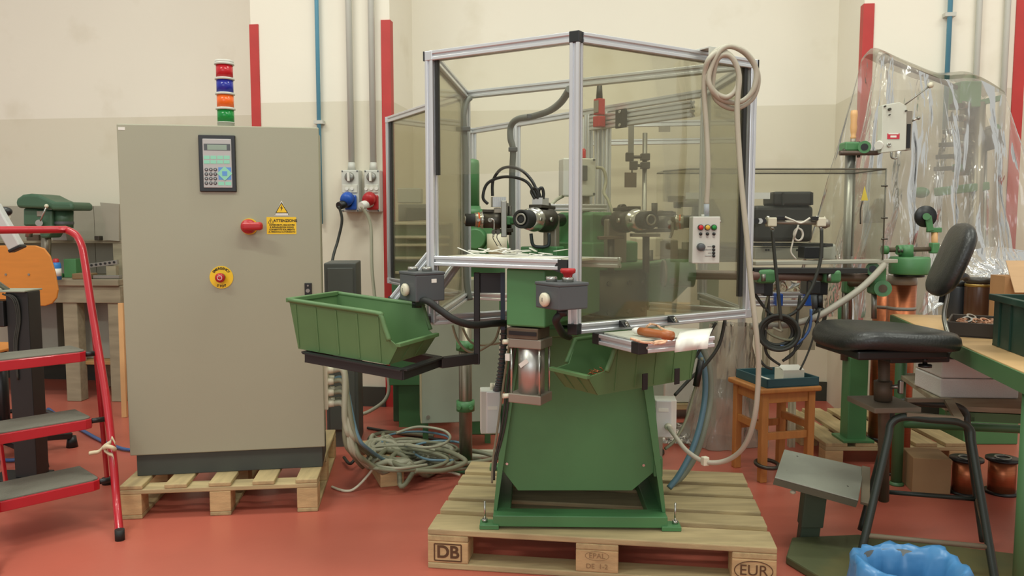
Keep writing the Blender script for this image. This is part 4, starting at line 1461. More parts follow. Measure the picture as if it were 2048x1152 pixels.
t, c, ux, uy, z0 = start_box(831, 580, 2.475, 'grey start box with cream side button beside the green bin', False, 551, 605)
mk('label_tag', MB().box(zz(c + ux * 0.065 - uy * 0.0008, z0 + 0.065), (0.018, 0.0012, 0.012), Matrix((ux, uy, Z)).transposed()), PAPER, t)
gl_ = zz(c + ux * 0.03 + uy * 0.05, z0)
mk('gland', MB().cyl(gl_, gl_ - Z * 0.022, 0.016, n=12), BLACKP, t)
mk('feed_hose', MB().tube(sp([gl_ - Z * 0.012, p(852, 601, 2.47), p(880, 620, 2.46), p(910, 640, 2.46), p(945, 650, 2.5), p(985, 647, 2.58), p(1008, 646, 2.64)]), 0.0115), RUBBER, t)
t, c, ux, uy, z0 = start_box(1118, 596, 2.2, 'grey start box with a red stop mushroom on its lid', True, 574, 622)
gl_ = zz(c + ux * 0.05 + uy * 0.05, z0)
mk('gland', MB().cyl(gl_, gl_ - Z * 0.022, 0.016, n=12), BLACKP, t)
mk('feed_hose', MB().tube(sp([gl_ - Z * 0.012, p(1112, 640, 2.27), p(1120, 658, 2.34), p(1126, 668, 2.45), p(1138, 674, 2.6)]), 0.0115), RUBBER, t)

# ------------------------------------------------------------------ hanging pendant control
Yp = 2.56
t = thing('pendant_control', 'grey pendant control box with red, yellow and green buttons', 'control box', p(1412, 527, Yp))
mb = MB()
pbox(mb, 1386, 433, 1439, 527, Yp, 0.055)
mk('housing', mb, LGREY, t, bevel=0.003)
for x, m_, nm in ((1401, LRED, 'red_button'), (1414.5, LYEL, 'yellow_button'), (1427.5, LGREEN, 'green_button')):
    q = p(x, 455, Yp)
    o = mk('button_bezel', MB().cyl(q, q - V((0, 0.005, 0)), plen(6, Yp), n=20), DSTEEL, t)
    mk(nm, MB().lathe([(plen(4.6, Yp), 0), (plen(4.6, Yp), 0.009), (plen(3, Yp), 0.012), (0, 0.012)], q, V((0, -1, 0)), 20), m_, o)
    q = p(x, 468, Yp)
    mk('lamp_cap', MB().lathe([(plen(3.1, Yp), 0), (plen(3.1, Yp), 0.005), (plen(1.5, Yp), 0.008), (0, 0.008)], q, V((0, -1, 0)), 14), BLACKP, t)
    mk('caption_line', MB().box(p(x, 474, Yp) - V((0, 0.0005, 0)), (0.007, 0.001, 0.001)), DGREY, t)
for k, y in enumerate((493, 499.5, 506, 512)):
    q = p(1427, y, Yp)
    mk('lamp_cap', MB().lathe([(plen(2.9, Yp), 0), (plen(2.9, Yp), 0.005), (plen(1.5, Yp), 0.008), (0, 0.008)], q, V((0, -1, 0)), 14), BLACKP, t)
    mk('caption_line', MB().bar(p((1415, 1409, 1416, 1410)[k], y, Yp) - V((0, 0.0005, 0)), p(1423, y, Yp) - V((0, 0.0005, 0)), 0.001, 0.0009), DGREY, t)
q = p(1401, 494, Yp)
kb = mk('selector_knob', MB().lathe([(plen(8, Yp), 0), (plen(7.6, Yp), 0.016), (plen(6, Yp), 0.02), (0, 0.02)], q, V((0, -1, 0)), 20), DGREY, t)
mk('knob_pointer', MB().bar(q + V((0, -0.012, 0)), q + V((0.008, -0.012, -0.011)), 0.006, 0.014, V((0, 1, 0))), DGREY, kb)
mk('cable_sleeve', MB().cyl(p(1413, 433, Yp + 0.02), p(1413, 408, Yp + 0.02), 0.009, n=12), M('sleeve_grey', (150, 156, 160), 0.5), t)
mk('side_screw', MB().cyl(p(1439, 443, Yp + 0.02), p(1441.5, 443, Yp + 0.02), 0.004, n=8), STEEL, t)
mk('strain_boss', MB().cyl(p(1406, 433, Yp + 0.02), p(1406, 429, Yp + 0.02), 0.006, n=8), LGREY, t)
CCAB = M('coil_cable', (172, 166, 148), 0.5, var=0.06)
mk('cable', MB().tube(sp([p(1413, 410, Yp + 0.02), p(1416, 340, Yp + 0.02), p(1413, 260, Yp + 0.03), p(1409, 200, Yp + 0.03), p(1409, 150, Yp + 0.02), p(1418, 118, 2.56), p(1440, 103, 2.58), p(1462, 112, 2.58), p(1476, 140, 2.58), p(1474, 175, 2.58), p(1455, 194, 2.58), p(1432, 186, 2.58),
     p(1414, 160, 2.58), p(1413, 130, 2.58), p(1430, 104, 2.58), p(1458, 93, 2.59), p(1490, 104, 2.59), p(1512, 138, 2.6), p(1506, 180, 2.6), p(1480, 204, 2.6), p(1446, 200, 2.59), p(1424, 180, 2.57),
     p(1418, 150, 2.57), p(1436, 106, 2.57), p(1462, 93, 2.58), p(1496, 112, 2.6), p(1516, 152, 2.61), p(1506, 195, 2.62), p(1472, 217, 2.61), p(1440, 206, 2.6), p(1425, 178, 2.6), p(1434, 120, 2.58), p(1460, 112, 2.57), p(1478, 150, 2.57),
     p(1474, 215, 2.57), p(1478, 300, 2.57), p(1484, 380, 2.56), p(1494, 480, 2.55), p(1503, 580, 2.54), p(1512, 660, 2.53), p(1517, 740, 2.54), p(1510, 830, 2.56), p(1490, 890, 2.6), p(1455, 920, 2.66), p(1412, 924, 2.7), p(1375, 903, 2.76), p(1350, 872, 2.82), p(1337, 855, 2.87)], 8), 0.0085, 8), CCAB, t)
mk('cable_tie', MB().box(p(1410, 922, 2.7), (0.022, 0.022, 0.03), rz(20)), CREAM, t, bevel=0.003)
# hook plate on the top rail that carries the coil
hq = BCF.on(1418, 116, -0.02)
hk = thing('cable_hook', 'light grey cable hanger on the top rail holding the coiled cable', 'hook', BCF(hq.x, -0.02, ZT))
mb = MB()
BCF.box(mb, hq.x - 0.035, hq.x + 0.012, -0.05, 0.016, ZT + 0.0165, ZT + 0.022)
BCF.box(mb, hq.x - 0.035, hq.x + 0.012, -0.054, -0.05, ZT - 0.01, ZT + 0.022)
mk('hook_plate', mb, LGREY, hk, bevel=0.001)
# ------------------------------------------------------------------ feed station on the right
t = thing('feed_station', 'horizontal feed bench on a long pipe carried by green clamps', 'feed bench', p(1640, 560, 3.55))
a, b = p(1386, 549, 2.95), p(1752, 556, 3.65)
mk('carrier_pipe', MB().cyl(a, b, 0.018, n=18), M('oxide_pipe', (122, 98, 88), 0.45, 0.3, var=0.12), t)
mk('black_beam', MB().bar(p(1496, 541, 3.17), p(1722, 541, 3.5), 0.07, 0.022), BLACK, t, bevel=0.002)
zgb = p(1640, 524, 3.5).z
mk('grey_beam', MB().bar(zz(p(1505, 524, 3.40), zgb), zz(p(1788, 524, 3.60), zgb), 0.05, 0.017), M('beam_grey', (168, 164, 148), 0.5), t, bevel=0.003)
for x, Yc in ((1527, 3.19), (1658, 3.41)):
    mb = MB().box(p(x, 552, Yc), (0.075, 0.09, 0.055))
    cl = mk('pipe_clamp', mb, GREEN, t, bevel=0.014, seg=3)
    mk('clamp_bolt', MB().cyl(p(x, 548, Yc - 0.05), p(x, 562, Yc - 0.05), 0.009, n=10), GSTEEL, cl)
# end clamp with round boss
c = p(1752, 562, 3.65)
ec = mk('end_clamp', MB().bar(p(1754, 532, 3.65), p(1752, 588, 3.65), 0.075, 0.06), GREEN, t, bevel=0.012, seg=3)
mk('clamp_boss', MB().cyl(p(1764, 577, 3.65), p(1766, 577, 3.57), 0.037, n=24), GREEN, ec)
mk('boss_bore', MB().cyl(p(1766, 577, 3.572), p(1766, 577, 3.567), 0.018, n=18), RUST, ec)
mk('clamp_boss', MB().cyl(p(1745, 538, 3.65), p(1746, 538, 3.57), 0.03, n=20), GREEN, ec)
mk('boss_bore', MB().cyl(p(1746, 538, 3.572), p(1746, 538, 3.567), 0.016, n=18), BLACKP, ec)
mk('drop_rod', MB().cyl(p(1748, 585, 3.65), p(1748, 637, 3.65), 0.012, n=12), GSTEEL, t)
mk('cross_pipe', MB().cyl(p(1695, 566, 3.80), p(1740, 566, 3.65), 0.018, n=14), RUST, t)
mk('pipe_clamp', MB().box(p(1696, 572, 3.80), (0.05, 0.05, 0.07)), GREEN, t, bevel=0.01)
mk('drop_rod', MB().cyl(p(1692, 585, 3.80), p(1692, 690, 3.80), 0.012, n=12), GSTEEL, t)
# wire straightener with connectors carried on the front edge
ya = 3.12
mk('guide_tube', MB().cyl(p(1530, 444, ya), p(1645, 446, ya), 0.008, n=12), TANMET, t)
for x in (1542, 1640):
    g = mk('guide_block', MB().box(p(x, 444, ya), (0.035, 0.04, 0.035)), CREAM, t, bevel=0.004)
    mk('clamp_pin', MB().cyl(p(x, 452, ya), p(x + 4, 460, ya), 0.007, n=10), STEEL, g)
    mk('clamp_pin', MB().cyl(p(x - 6, 438, ya), p(x - 6, 432, ya), 0.006, n=10), STEEL, g)
mk('guide_eye', MB().lathe([(0.0, 0), (0.014, 0), (0.02, 0.02), (0.014, 0.035), (0.004, 0.035)], p(1640, 447, ya), V((1, 0, 0)), 16), TANMET, t)
for i, x in enumerate((1513, 1520, 1527)):
    mk('roller', MB().cyl(p(x, 442, ya - 0.02), p(x, 442, ya + 0.02), 0.011, n=14), BLACKP if i != 1 else STEEL, t)
mk('sensor', MB().bar(p(1553, 436, ya - 0.01), p(1572, 436, ya - 0.01), 0.02, 0.016), BLACKP, t, bevel=0.002)
mk('sensor', MB().bar(p(1622, 437, ya - 0.01), p(1636, 437, ya - 0.01), 0.02, 0.016), BLACKP, t, bevel=0.002)
WC = M('white_cable', (208, 204, 190), 0.5)
mk('white_lead', MB().tube(sp([p(1570, 434, ya - 0.02), p(1585, 440, ya - 0.03), p(1602, 446, ya - 0.03), p(1620, 436, ya - 0.03)]), 0.004, 6), WC, t)
lp = [p(1597, 450, ya - 0.02), p(1590, 470, ya - 0.02), p(1588, 478, ya)]
for k in range(26):
    an = math.radians(200 + k * 40)
    lp.append(p(1596 + 9 * math.cos(an) + k * 0.05, 469 - 12 * math.sin(an), ya))
lp += [p(1584, 490, ya), p(1582, 505, ya), p(1592, 518, ya)]
mk('white_lead', MB().tube(sp(lp, 3), 0.0035, 6), WC, t)
for pts in ([(1545, 460), (1548, 500), (1552, 540), (1558, 600), (1562, 640)], [(1643, 458), (1643, 490), (1640, 525), (1630, 558), (1618, 585), (1594, 620)]):
    mk('black_lead', MB().tube(sp([p(x, y, ya - 0.02) for x, y in pts]), 0.007), CABLE3, t)
# slide units under the beam
mb = MB()
pbox(mb, 1510, 495, 1662, 519, 3.65, 0.1)
sl_ = mk('slide_unit', mb, M('slide_grey', (172, 172, 160), 0.45), t, bevel=0.003)
for x in (1532, 1537, 1594, 1599, 1604):
    q = p(x, 500, 3.65)
    mk('slide_hole', MB().cyl(q, q - V((0, 0.002, 0)), 0.005, n=10), BLACKP, sl_)
mb = MB()
pbox(mb, 1609, 494, 1647, 517, 3.45, 0.08)
mk('valve_block', mb, BLACKP, t, bevel=0.003)
mb = MB()
pbox(mb, 1640, 488, 1672, 522, 3.70, 0.1)
mk('slide_end', mb, LGREY, t, bevel=0.01)
mk('motor_plate', MB().bar(p(1510, 489, 3.70), p(1648, 489, 3.75), 0.16, 0.014), BLACK, t, bevel=0.002)
# black motor housings
MOT = M('motor_black', (46, 46, 42), 0.5, var=0.1)
mb = MB()
pbox(mb, 1508, 411, 1626, 484, 3.62, 0.2)
mo = mk('motor_housing', mb, MOT, t, bevel=0.02, seg=3)
mb = MB()
pbox(mb, 1548, 383, 1626, 411, 3.61, 0.2, -4)
to = mk('motor_cap', mb, MOT, t, bevel=0.012, seg=3)
for x in (1566, 1624):
    mk('cap_rib', MB().bar(p(x, 385, 3.6), p(x, 410, 3.6), 0.01, 0.008), MOT, to)
# hanging plugs and cables below the beam
for x, y0, y1, m_ in ((1520, 558, 588, DGREY), (1537, 560, 592, BLACKP), (1632, 562, 588, BLACKP)):
    mb = MB()
    pbox(mb, x - 9, y0, x + 9, y1, 3.22, 0.04)
    mk('plug_box', mb, m_, t, bevel=0.004)
mb = MB()
pbox(mb, 1614, 558, 1656, 590, 3.42, 0.08)
mk('drive_box', mb, BLACKP, t, bevel=0.004)
mk('plug_box', MB().cyl(p(1628, 590, 3.40), p(1630, 618, 3.40), 0.014, 0.012, 10), DGREY, t)
mk('plug_box', MB().cyl(p(1638, 590, 3.40), p(1640, 618, 3.40), 0.016, 0.012, 10), BLACKP, t)
random.seed(5)
for i in range(4):
    cx, cy = 1557 + random.uniform(-3, 3), 664 + random.uniform(-3, 3)
    r1 = 40 - i * 3
    pts = [p(cx + r1 * math.cos(k * math.pi / 7), cy + (r1 - 5) * math.sin(k * math.pi / 7), 3.24 + 0.012 * i) for k in range(14)]
    mk('cable_coil', MB().tube(sp(pts, 4, True), 0.008, 6, True), CABLE3, t)
for pts, m_, r in (([(1506, 582), (1525, 610), (1545, 630), (1575, 632), (1600, 615), (1616, 588)], CABLE3, 0.007), ([(1537, 590), (1536, 630), (1530, 680), (1535, 710), (1560, 730)], CABLE3, 0.006),
                 ([(1546, 560), (1534, 600), (1526, 640), (1540, 668), (1580, 680), (1600, 660)], CABLE2, 0.006), ([(1560, 560), (1556, 600), (1560, 650), (1563, 662), (1545, 655)], CABLE, 0.006),
                 ([(1630, 618), (1612, 650), (1600, 690), (1570, 718)], CABLE3, 0.005), ([(1622, 618), (1618, 660), (1590, 690), (1560, 692)], BLUEHOSE, 0.006), ([(1640, 618), (1625, 680), (1612, 715), (1600, 740)], CABLE3, 0.004),
                 ([(1600, 590), (1594, 640), (1590, 700), (1565, 722)], CABLE3, 0.006), ([(1518, 690), (1518, 715), (1530, 732), (1545, 738)], CABLE3, 0.006)):
    mk('hanging_cable', MB().tube(sp([p(x, y, 3.27) for x, y in pts]), r, 6), m_, t)
for i in range(5):
    pts = [p(1640 + (7 + i * 1.2) * math.cos(k * math.pi / 5 + i), 632 + (14 + i) * math.sin(k * math.pi / 5 + i), 3.38 + 0.006 * i) for k in range(10)]
    mk('cable_bundle', MB().tube(sp(pts, 3, True), 0.004, 6, True), CABLE3, t)
mk('grey_hose', MB().tube(sp([p(1768, 530, 3.55), p(1750, 550, 3.45), p(1720, 578, 3.37), p(1680, 606, 3.33), p(1630, 635, 3.30), p(1570, 650, 3.30), p(1500, 652, 3.30)]), 0.014), M('hose_grey', (158, 152, 138), 0.5), t)

# clear cover over the feed bench
yf, yb2 = 3.55, 3.88
t = thing('plexiglass_cover', 'clear plexiglass cover with dark edges over the feed bench', 'cover', p(1560, 520, yf))
c1, c2 = p(1378, 338, yf), p(1771, 346, yf)
zt_ = c1.z
zb_ = zgb + 0.0075
xl, xr = p(1378, 400, yf).x, p(1770, 400, yf).x
xl2 = xl - 0.085


def sheet_box(nm, a, b, z0, z1, mat=PLEXI):
    mb = MB().bar(zz(a, (z0 + z1) / 2), zz(b, (z0 + z1) / 2), 0.004, z1 - z0)
    return mk(nm, mb, mat, t)


P1, P2, P3, P4, P5 = V((xl, yf, 0)), V((xr, yf, 0)), V((xr, yb2, 0)), V((xl2, yb2, 0)), V((xl2, yf + 0.16, 0))
zleft = zb_ + 0.26
sheet_box('front_sheet', P1, P2, zb_, zt_)
sheet_box('end_sheet', P2, P3, zb_, zt_)
sheet_box('back_sheet', P3, P4, zb_, zt_)
sheet_box('corner_sheet', P5, P1, zleft, zt_)
mk('roof_sheet', MB().prism([zz(q, zt_) for q in (P1, P2, P3, P4, P5)], Z * 0.004), PLEXI, t)
for a, b in ((zz(P1, zt_), zz(P2, zt_)), (zz(P2, zt_), zz(P2, zb_)), (zz(P2, zt_), zz(P3, zt_)), (zz(P3, zt_), zz(P4, zt_)), (zz(P3, zt_), zz(P3, zb_)), (zz(P5, zt_), zz(P1, zt_))):
    mk('glued_edge', MB().cyl(a, b, 0.0035, n=6), PEDGE, t)
mb = MB()
pbox(mb, 1372, 385, 1540, 398, yf - 0.004, 0.006)
mk('joint_strip', mb, LGREY, t)
mb = MB()
pbox(mb, 1336, 392, 1372, 404, yf + 0.16, 0.006)
mk('joint_strip', mb, TANMET, t)
for y in (372, 436, 478):
    q = p(1768, y, yf)
    mk('hinge_pin', MB().cyl(q + V((-0.014, -0.004, 0)), q + V((0.014, -0.004, 0)), 0.003, n=8), DSTEEL, t)
q = [p(x, y, yf - 0.003) for x, y in ((1729, 372), (1722, 401), (1736, 401))]
mk('warning_sticker', MB().prism(q, V((0, -0.0015, 0))), M('faded_yellow', (206, 184, 70), 0.5), t)
mk('cover_hook', MB().tube(sp([p(1725, 402, yf - 0.006), p(1721, 420, yf - 0.006), p(1721, 448, yf - 0.006)]), 0.003, 6), DSTEEL, t)

# ------------------------------------------------------------------ pole stand with wire tensioner
yp = 4.0
ps = thing('tensioner_stand', 'green column and steel pole carrying the grey wire tensioner', 'stand', p(1708, 900, yp))
zcol0 = 0.118
mb = MB()
cx = p(1708, 800, yp).x
zc1_ = p(1708, 712, yp).z
mb.box((cx, yp, (zcol0 + zc1_) / 2), (0.095, 0.095, zc1_ - zcol0))
mk('column', mb, GREEN, ps, bevel=0.004)
mk('foot_plate', MB().box((cx, yp, zcol0), (0.155, 0.155, 0.012)), DGREEN, ps, bevel=0.002)
xp = p(1701, 450, yp).x
mk('pole', MB().cyl((xp, yp, zc1_ - 0.02), p(1701, 300, yp), 0.025, n=20), GSTEEL, ps)
mk('green_tube', MB().cyl(p(1688, 700, 4.05), p(1688, 600, 4.05), 0.03, n=14), GREEN, ps)
q = p(1701, 294, yp)
k1 = mk('clamp_block', MB().box(q, (0.085, 0.08, 0.045)), GREEN, ps, bevel=0.008)
mk('clamp_block', MB().box(p(1724, 298, yp), (0.06, 0.07, 0.06)), GREEN, ps, bevel=0.012)
mk('clamp_boss', MB().cyl(p(1729, 294, yp), p(1729, 294, yp - 0.07), 0.03, n=20), GREEN, ps)
mk('boss_bore', MB().cyl(p(1729, 294, yp - 0.0705), p(1729, 294, yp - 0.072), 0.017, n=16), BLACKP, ps)
for a, b in (((1691, 301), (1686, 301)), ((1717, 287), (1717, 283)), ((1717, 310), (1717, 315))):
    mk('clamp_bolt', MB().cyl(p(*a, yp - 0.03), p(*b, yp - 0.03), 0.009, n=8), DSTEEL, ps)
mk('bent_rod', MB().tube(sp([p(1679, 306, yp - 0.05), p(1740, 306, yp - 0.05), p(1755, 305, yp - 0.05), p(1762, 300, yp - 0.05), p(1763, 290, yp - 0.05)]), 0.012), M('brown_rod', (92, 76, 66), 0.45, 0.4), ps)
mk('wood_handle', MB().lathe([(0, 0), (0.012, 0), (0.014, 0.015), (0.011, 0.02), (0.014, 0.035), (0.017, 0.06), (0.0145, 0.085), (0.0175, 0.12), (0.015, 0.142), (0, 0.145)], p(1706, 290, yp - 0.02) + Z * 0.025, Z, 18), HANDLEW, ps)
mk('handle_ferrule', MB().cyl(p(1706, 290, yp - 0.02), p(1706, 290, yp - 0.02) + Z * 0.03, 0.013, n=12), TANMET, ps)
yt = 3.9
tn = mk('tensioner_case', MB().prism([p(x, y, yt) for x, y in ((1763, 306), (1765, 210), (1800, 204), (1814, 212), (1812, 300))], V((0, 0.05, 0))), M('tensioner_grey', (204, 204, 190), 0.45), ps, bevel=0.003)
mb = MB()
pbox(mb, 1811, 222, 1822, 300, yt + 0.01, 0.05)
mk('case_side', mb, TANMET, tn)
mb = MB()
pbox(mb, 1815, 248, 1820, 296, yt + 0.006, 0.01)
mk('case_slot', mb, BLACKP, tn)
mb = MB()
pbox(mb, 1775, 267, 1799, 278, yt - 0.002, 0.003)
pl_ = mk('name_plate', mb, M('plate_red', (196, 50, 66), 0.5), tn)
mb = MB()
pbox(mb, 1777, 266.5, 1797, 268.5, yt - 0.0025, 0.001)
pbox(mb, 1781, 271, 1793, 275, yt - 0.0025, 0.001)
mk('plate_print', mb, PAPER, pl_)
mk('thread_eye', MB().ring(p(1778, 290, yt - 0.004), 0.008, 0.003, V((0, 1, 0)), 18, 6), STEEL, tn)
for x, y, r in ((1769, 213, 0.004), (1778, 219, 0.007), (1778, 230, 0.003), (1811, 222, 0.004)):
    q = p(x, y, yt)
    mk('case_screw', MB().cyl(q, q - V((0, 0.012, 0)), r, n=10), DSTEEL, tn)
mk('feeler_arm', MB().tube([p(1810, 209, yt), p(1838, 188, yt), p(1862, 170, yt)], 0.004, 6), GSTEEL, tn)
mk('feeler_pulley', MB().lathe([(0.0, 0), (0.014, 0), (0.01, 0.006), (0.014, 0.012), (0, 0.012)], p(1862, 170, yt - 0.006), V((0, 1, 0)), 18), CREAM, tn)
mk('thumb_screw', MB().cyl(p(1822, 243, yt + 0.02), p(1834, 237, yt), 0.005, n=10), STEEL, tn)
mk('thumb_knob', MB().sph(p(1837, 236, yt), 0.009), GSTEEL, tn)
mk('guide_wheel', MB().cyl(p(1757, 291, yt), p(1761, 288, yt + 0.03), 0.02, n=16), WHITEP, tn)
mk('wire_hook', MB().tube(sp([p(1783, 304, yt), p(1783, 314, yt), p(1789, 317, yt), p(1794, 316, yt)]), 0.005, 6), GSTEEL, tn)

# ------------------------------------------------------------------ copper spools, lid and brake wheel
for (x0, x1, ys, lab) in ((1776, 1830, 3.8, 'tall drum of copper wire under the green lid'), (1748, 1798, 4.0, 'tall drum of copper wire behind the steel drop rod')):
    c = p((x0 + x1) / 2, 600, ys)
    r = plen((x1 - x0) / 2, ys)
    zt2 = p(1800, 556, ys).z
    z02 = 0.0 if ys < 3.9 else 0.113
    s_ = thing('copper_drum', lab, 'copper drum', (c.x, ys, z02), 'copper wire drums')
    mk('winding', MB().cyl((c.x, ys, z02 + 0.01), (c.x, ys, zt2), r, n=32), COPPER, s_)
    mk('sleeve', MB().lathe([(r * 1.004, zt2 - 0.03), (r * 1.02, zt2 - 0.03), (r * 1.02, zt2 + 0.012), (0, zt2 + 0.012)], (c.x, ys, 0), Z, 32), M('clear_sleeve', (150, 138, 124), 0.4), s_)
    mk('strap', MB().lathe([(r * 1.002, zt2 - 0.15), (r * 1.015, zt2 - 0.15), (r * 1.015, zt2 - 0.135), (r * 1.002, zt2 - 0.135)], (c.x, ys, 0), Z, 32), M('strap_grey', (150, 144, 134), 0.5), s_)
    mk('core_flange', MB().lathe([(0, z02), (r * 1.06, z02), (r * 1.06, z02 + 0.014), (0, z02 + 0.014)], (c.x, ys, 0), Z, 32), BLACKP, s_)
ys = 3.7
fl = thing('flyer_arm', 'round green flyer lid with cross arm and black brake wheel', 'flyer', p(1818, 556, ys))
c = p(1818, 548, ys)
mk('lid', MB().lathe([(0, 0), (0.085, 0), (0.088, 0.006), (0.088, 0.072), (0.082, 0.08), (0, 0.08)], c, Z, 36), GREEN, fl)
mk('lid_plate', MB().lathe([(0, -0.012), (0.066, -0.012), (0.066, 0.001), (0, 0.001)], c, Z, 30), BLACKP, fl)
mk('hub', MB().cyl(p(1812, 514, ys), p(1812, 490, ys), 0.032, n=20), GREEN, fl)
mk('cross_arm', MB().cyl(p(1770, 500, ys), p(1868, 498, ys), 0.011, n=12), RUST, fl)
mk('arm_boss', MB().cyl(p(1794, 500, ys - 0.02), p(1802, 500, ys - 0.02), 0.022, n=14), GREEN, fl)
for x in (1798, 1804):
    mk('set_screw', MB().cyl(p(x, 496, ys - 0.03), p(x, 504, ys - 0.045), 0.006, n=8), DSTEEL, fl)
mk('arm_end', MB().cyl(p(1764, 500, ys), p(1775, 500, ys), 0.02, n=14), GREEN, fl)
mk('wheel_post', MB().cyl(p(1869, 505, ys), p(1869, 462, ys), 0.014, n=12), HANDLEW, fl)
mk('post_clamp', MB().box(p(1868, 496, ys), (0.035, 0.04, 0.05)), GREEN, fl, bevel=0.006)
mk('wheel_block', MB().box(p(1868, 460, ys), (0.06, 0.03, 0.022)), GREEN, fl, bevel=0.003)
mk('wheel_bracket', MB().bar(p(1861, 462, ys - 0.02), p(1856, 432, ys - 0.02), 0.03, 0.01, V((0, 1, 0))), GREEN, fl, bevel=0.003)
mk('brake_wheel', MB().lathe([(0, -0.008), (0.049, -0.008), (0.05, -0.003), (0.05, 0.006), (0.046, 0.009), (0, 0.009)], p(1851, 433, ys), V((0, 1, 0)), 36), BLACKP, fl)
mk('wheel_hub', MB().cyl(p(1853, 433, ys - 0.02), p(1853, 433, ys - 0.035), 0.016, n=14), GREEN, fl)

# ------------------------------------------------------------------ wooden stool with tray
st0 = pz(1523, 779, 0.45)
st1 = pz(1645, 772, 0.45)
TF = Fr(zz(st0, 0), ang2(st0, st1))
sw1, sd1 = (st1 - st0).length, 0.31
t = thing('wooden_stool', 'square varnished wooden stool carrying the shallow tray', 'stool', TF(sw1 / 2, sd1 / 2, 0))
mb = MB()
TF.box(mb, 0, sw1, 0, sd1, 0.425, 0.45)
mk('seat', mb, STOOLW, t, bevel=0.008, seg=3)
for x in (0.02, sw1 - 0.055):
    for y in (0.02, sd1 - 0.055):
        mb = MB()
        TF.box(mb, x, x + 0.035, y, y + 0.035, 0, 0.425)
        mk('leg', mb, STOOLW, t, bevel=0.004)
for y in (0.028, sd1 - 0.047):
    for z0, z1, nm in ((0.375, 0.425, 'apron'), (0.2, 0.235, 'stretcher')):
        mb = MB()
        TF.box(mb, 0.055, sw1 - 0.055, y, y + 0.018, z0, z1)
        mk(nm, mb, STOOLW, t, bevel=0.002)
for x in (0.028, sw1 - 0.047):
    for z0, z1, nm in ((0.375, 0.425, 'apron'), (0.24, 0.275, 'stretcher')):
        mb = MB()
        TF.box(mb, x, x + 0.018, 0.055, sd1 - 0.055, z0, z1)
        mk(nm, mb, STOOLW, t, bevel=0.002)
q = TF(0.037, -0.014, 0)
mk('ring', MB().ring(TF(0.0375 + 0.024, 0.036, 0.085), 0.052, 0.0095, V((0.05, -0.1, 1)), 32, 8), DSTEEL, label='dark iron ring slipped round the front stool leg', cat='ring')
tr_ = thing('parts_tray', 'shallow blue-green tray with papers on the wooden stool', 'tray', TF(sw1 / 2, sd1 / 2, 0.45))
tx0, tx1, ty0, ty1 = 0.035, sw1 - 0.01, 0.012, sd1 - 0.02
mb = MB()
TF.box(mb, tx0, tx1, ty0, ty1, 0.4505, 0.456)
mk('tray_floor', mb, TRAYB, tr_)
for a in ((tx0, tx1, ty0, ty0 + 0.008), (tx0, tx1, ty1 - 0.008, ty1), (tx0, tx0 + 0.008, ty0, ty1), (tx1 - 0.008, tx1, ty0, ty1)):
    mb = MB()
    TF.box(mb, *a, 0.4505, 0.492)
    mk('tray_wall', mb, TRAYB, tr_, bevel=0.002)
bxx = thing('carton', 'small white folded carton standing in the stool tray', 'box', TF(0.2, 0.1, 0.456))
fr_c = Fr(TF(0.15, 0.06, 0), 8)
mb = MB()
fr_c.box(mb, 0, 0.105, 0, 0.09, 0.4565, 0.52)
mk('carton_body', mb, M('carton_white', (216, 212, 196), 0.6), bxx, bevel=0.001)
mk('carton_flap', MB().prism([fr_c(0, 0, 0.52), fr_c(0.105, 0, 0.52), fr_c(0.105, 0.06, 0.535), fr_c(0, 0.06, 0.535)], Z * 0.001), PAPER, bxx)
mk('paper_sheet', MB().prism([TF(0.06, 0.05, 0.457), TF(0.145, 0.03, 0.457), TF(0.145, 0.24, 0.457), TF(0.07, 0.24, 0.457)], Z * 0.004), PAPER, label='crumpled paper lying in the stool tray', cat='paper')

# pallet under the tensioner stand
GP = Fr(zz(pz(1690, 930, 0), 0), 0)
t = thing('low_pallet', 'old wooden pallet under the green tensioner column', 'pallet', GP(0.1, 0.3, 0))
for i in range(5):
    mb = MB()
    GP.box(mb, -0.1 + i * 0.15, -0.1 + i * 0.15 + 0.11, 0.0, 0.75, 0.092, 0.112)
    mk('plank', mb, WOODY, t, bevel=0.003)
for y in (0.0, 0.34, 0.66):
    mb = MB()
    GP.box(mb, -0.1, 0.61, y, y + 0.09, 0.072, 0.092)
    mk('plank', mb, WOOD, t, bevel=0.003)
    for x in (-0.1, 0.21, 0.52):
        mb = MB()
        GP.box(mb, x, x + 0.09, y, y + 0.09, 0.0, 0.072)
        mk('block', mb, WOODB, t, bevel=0.003)
# ------------------------------------------------------------------ operator chair
Yc = 2.8
ch = thing('work_chair', 'tall black vinyl work chair on a tubular steel frame', 'chair', zz(p(1790, 1140, 2.9), 0))
cx0 = p(1768, 690, Yc)
ang_c = 6
CR = rz(ang_c)


def cw(x, y, z):
    return V((cx0.x, Yc, 0)) + CR @ V((x, y, 0)) + Z * z


zseat = p(1768, 672, Yc).z
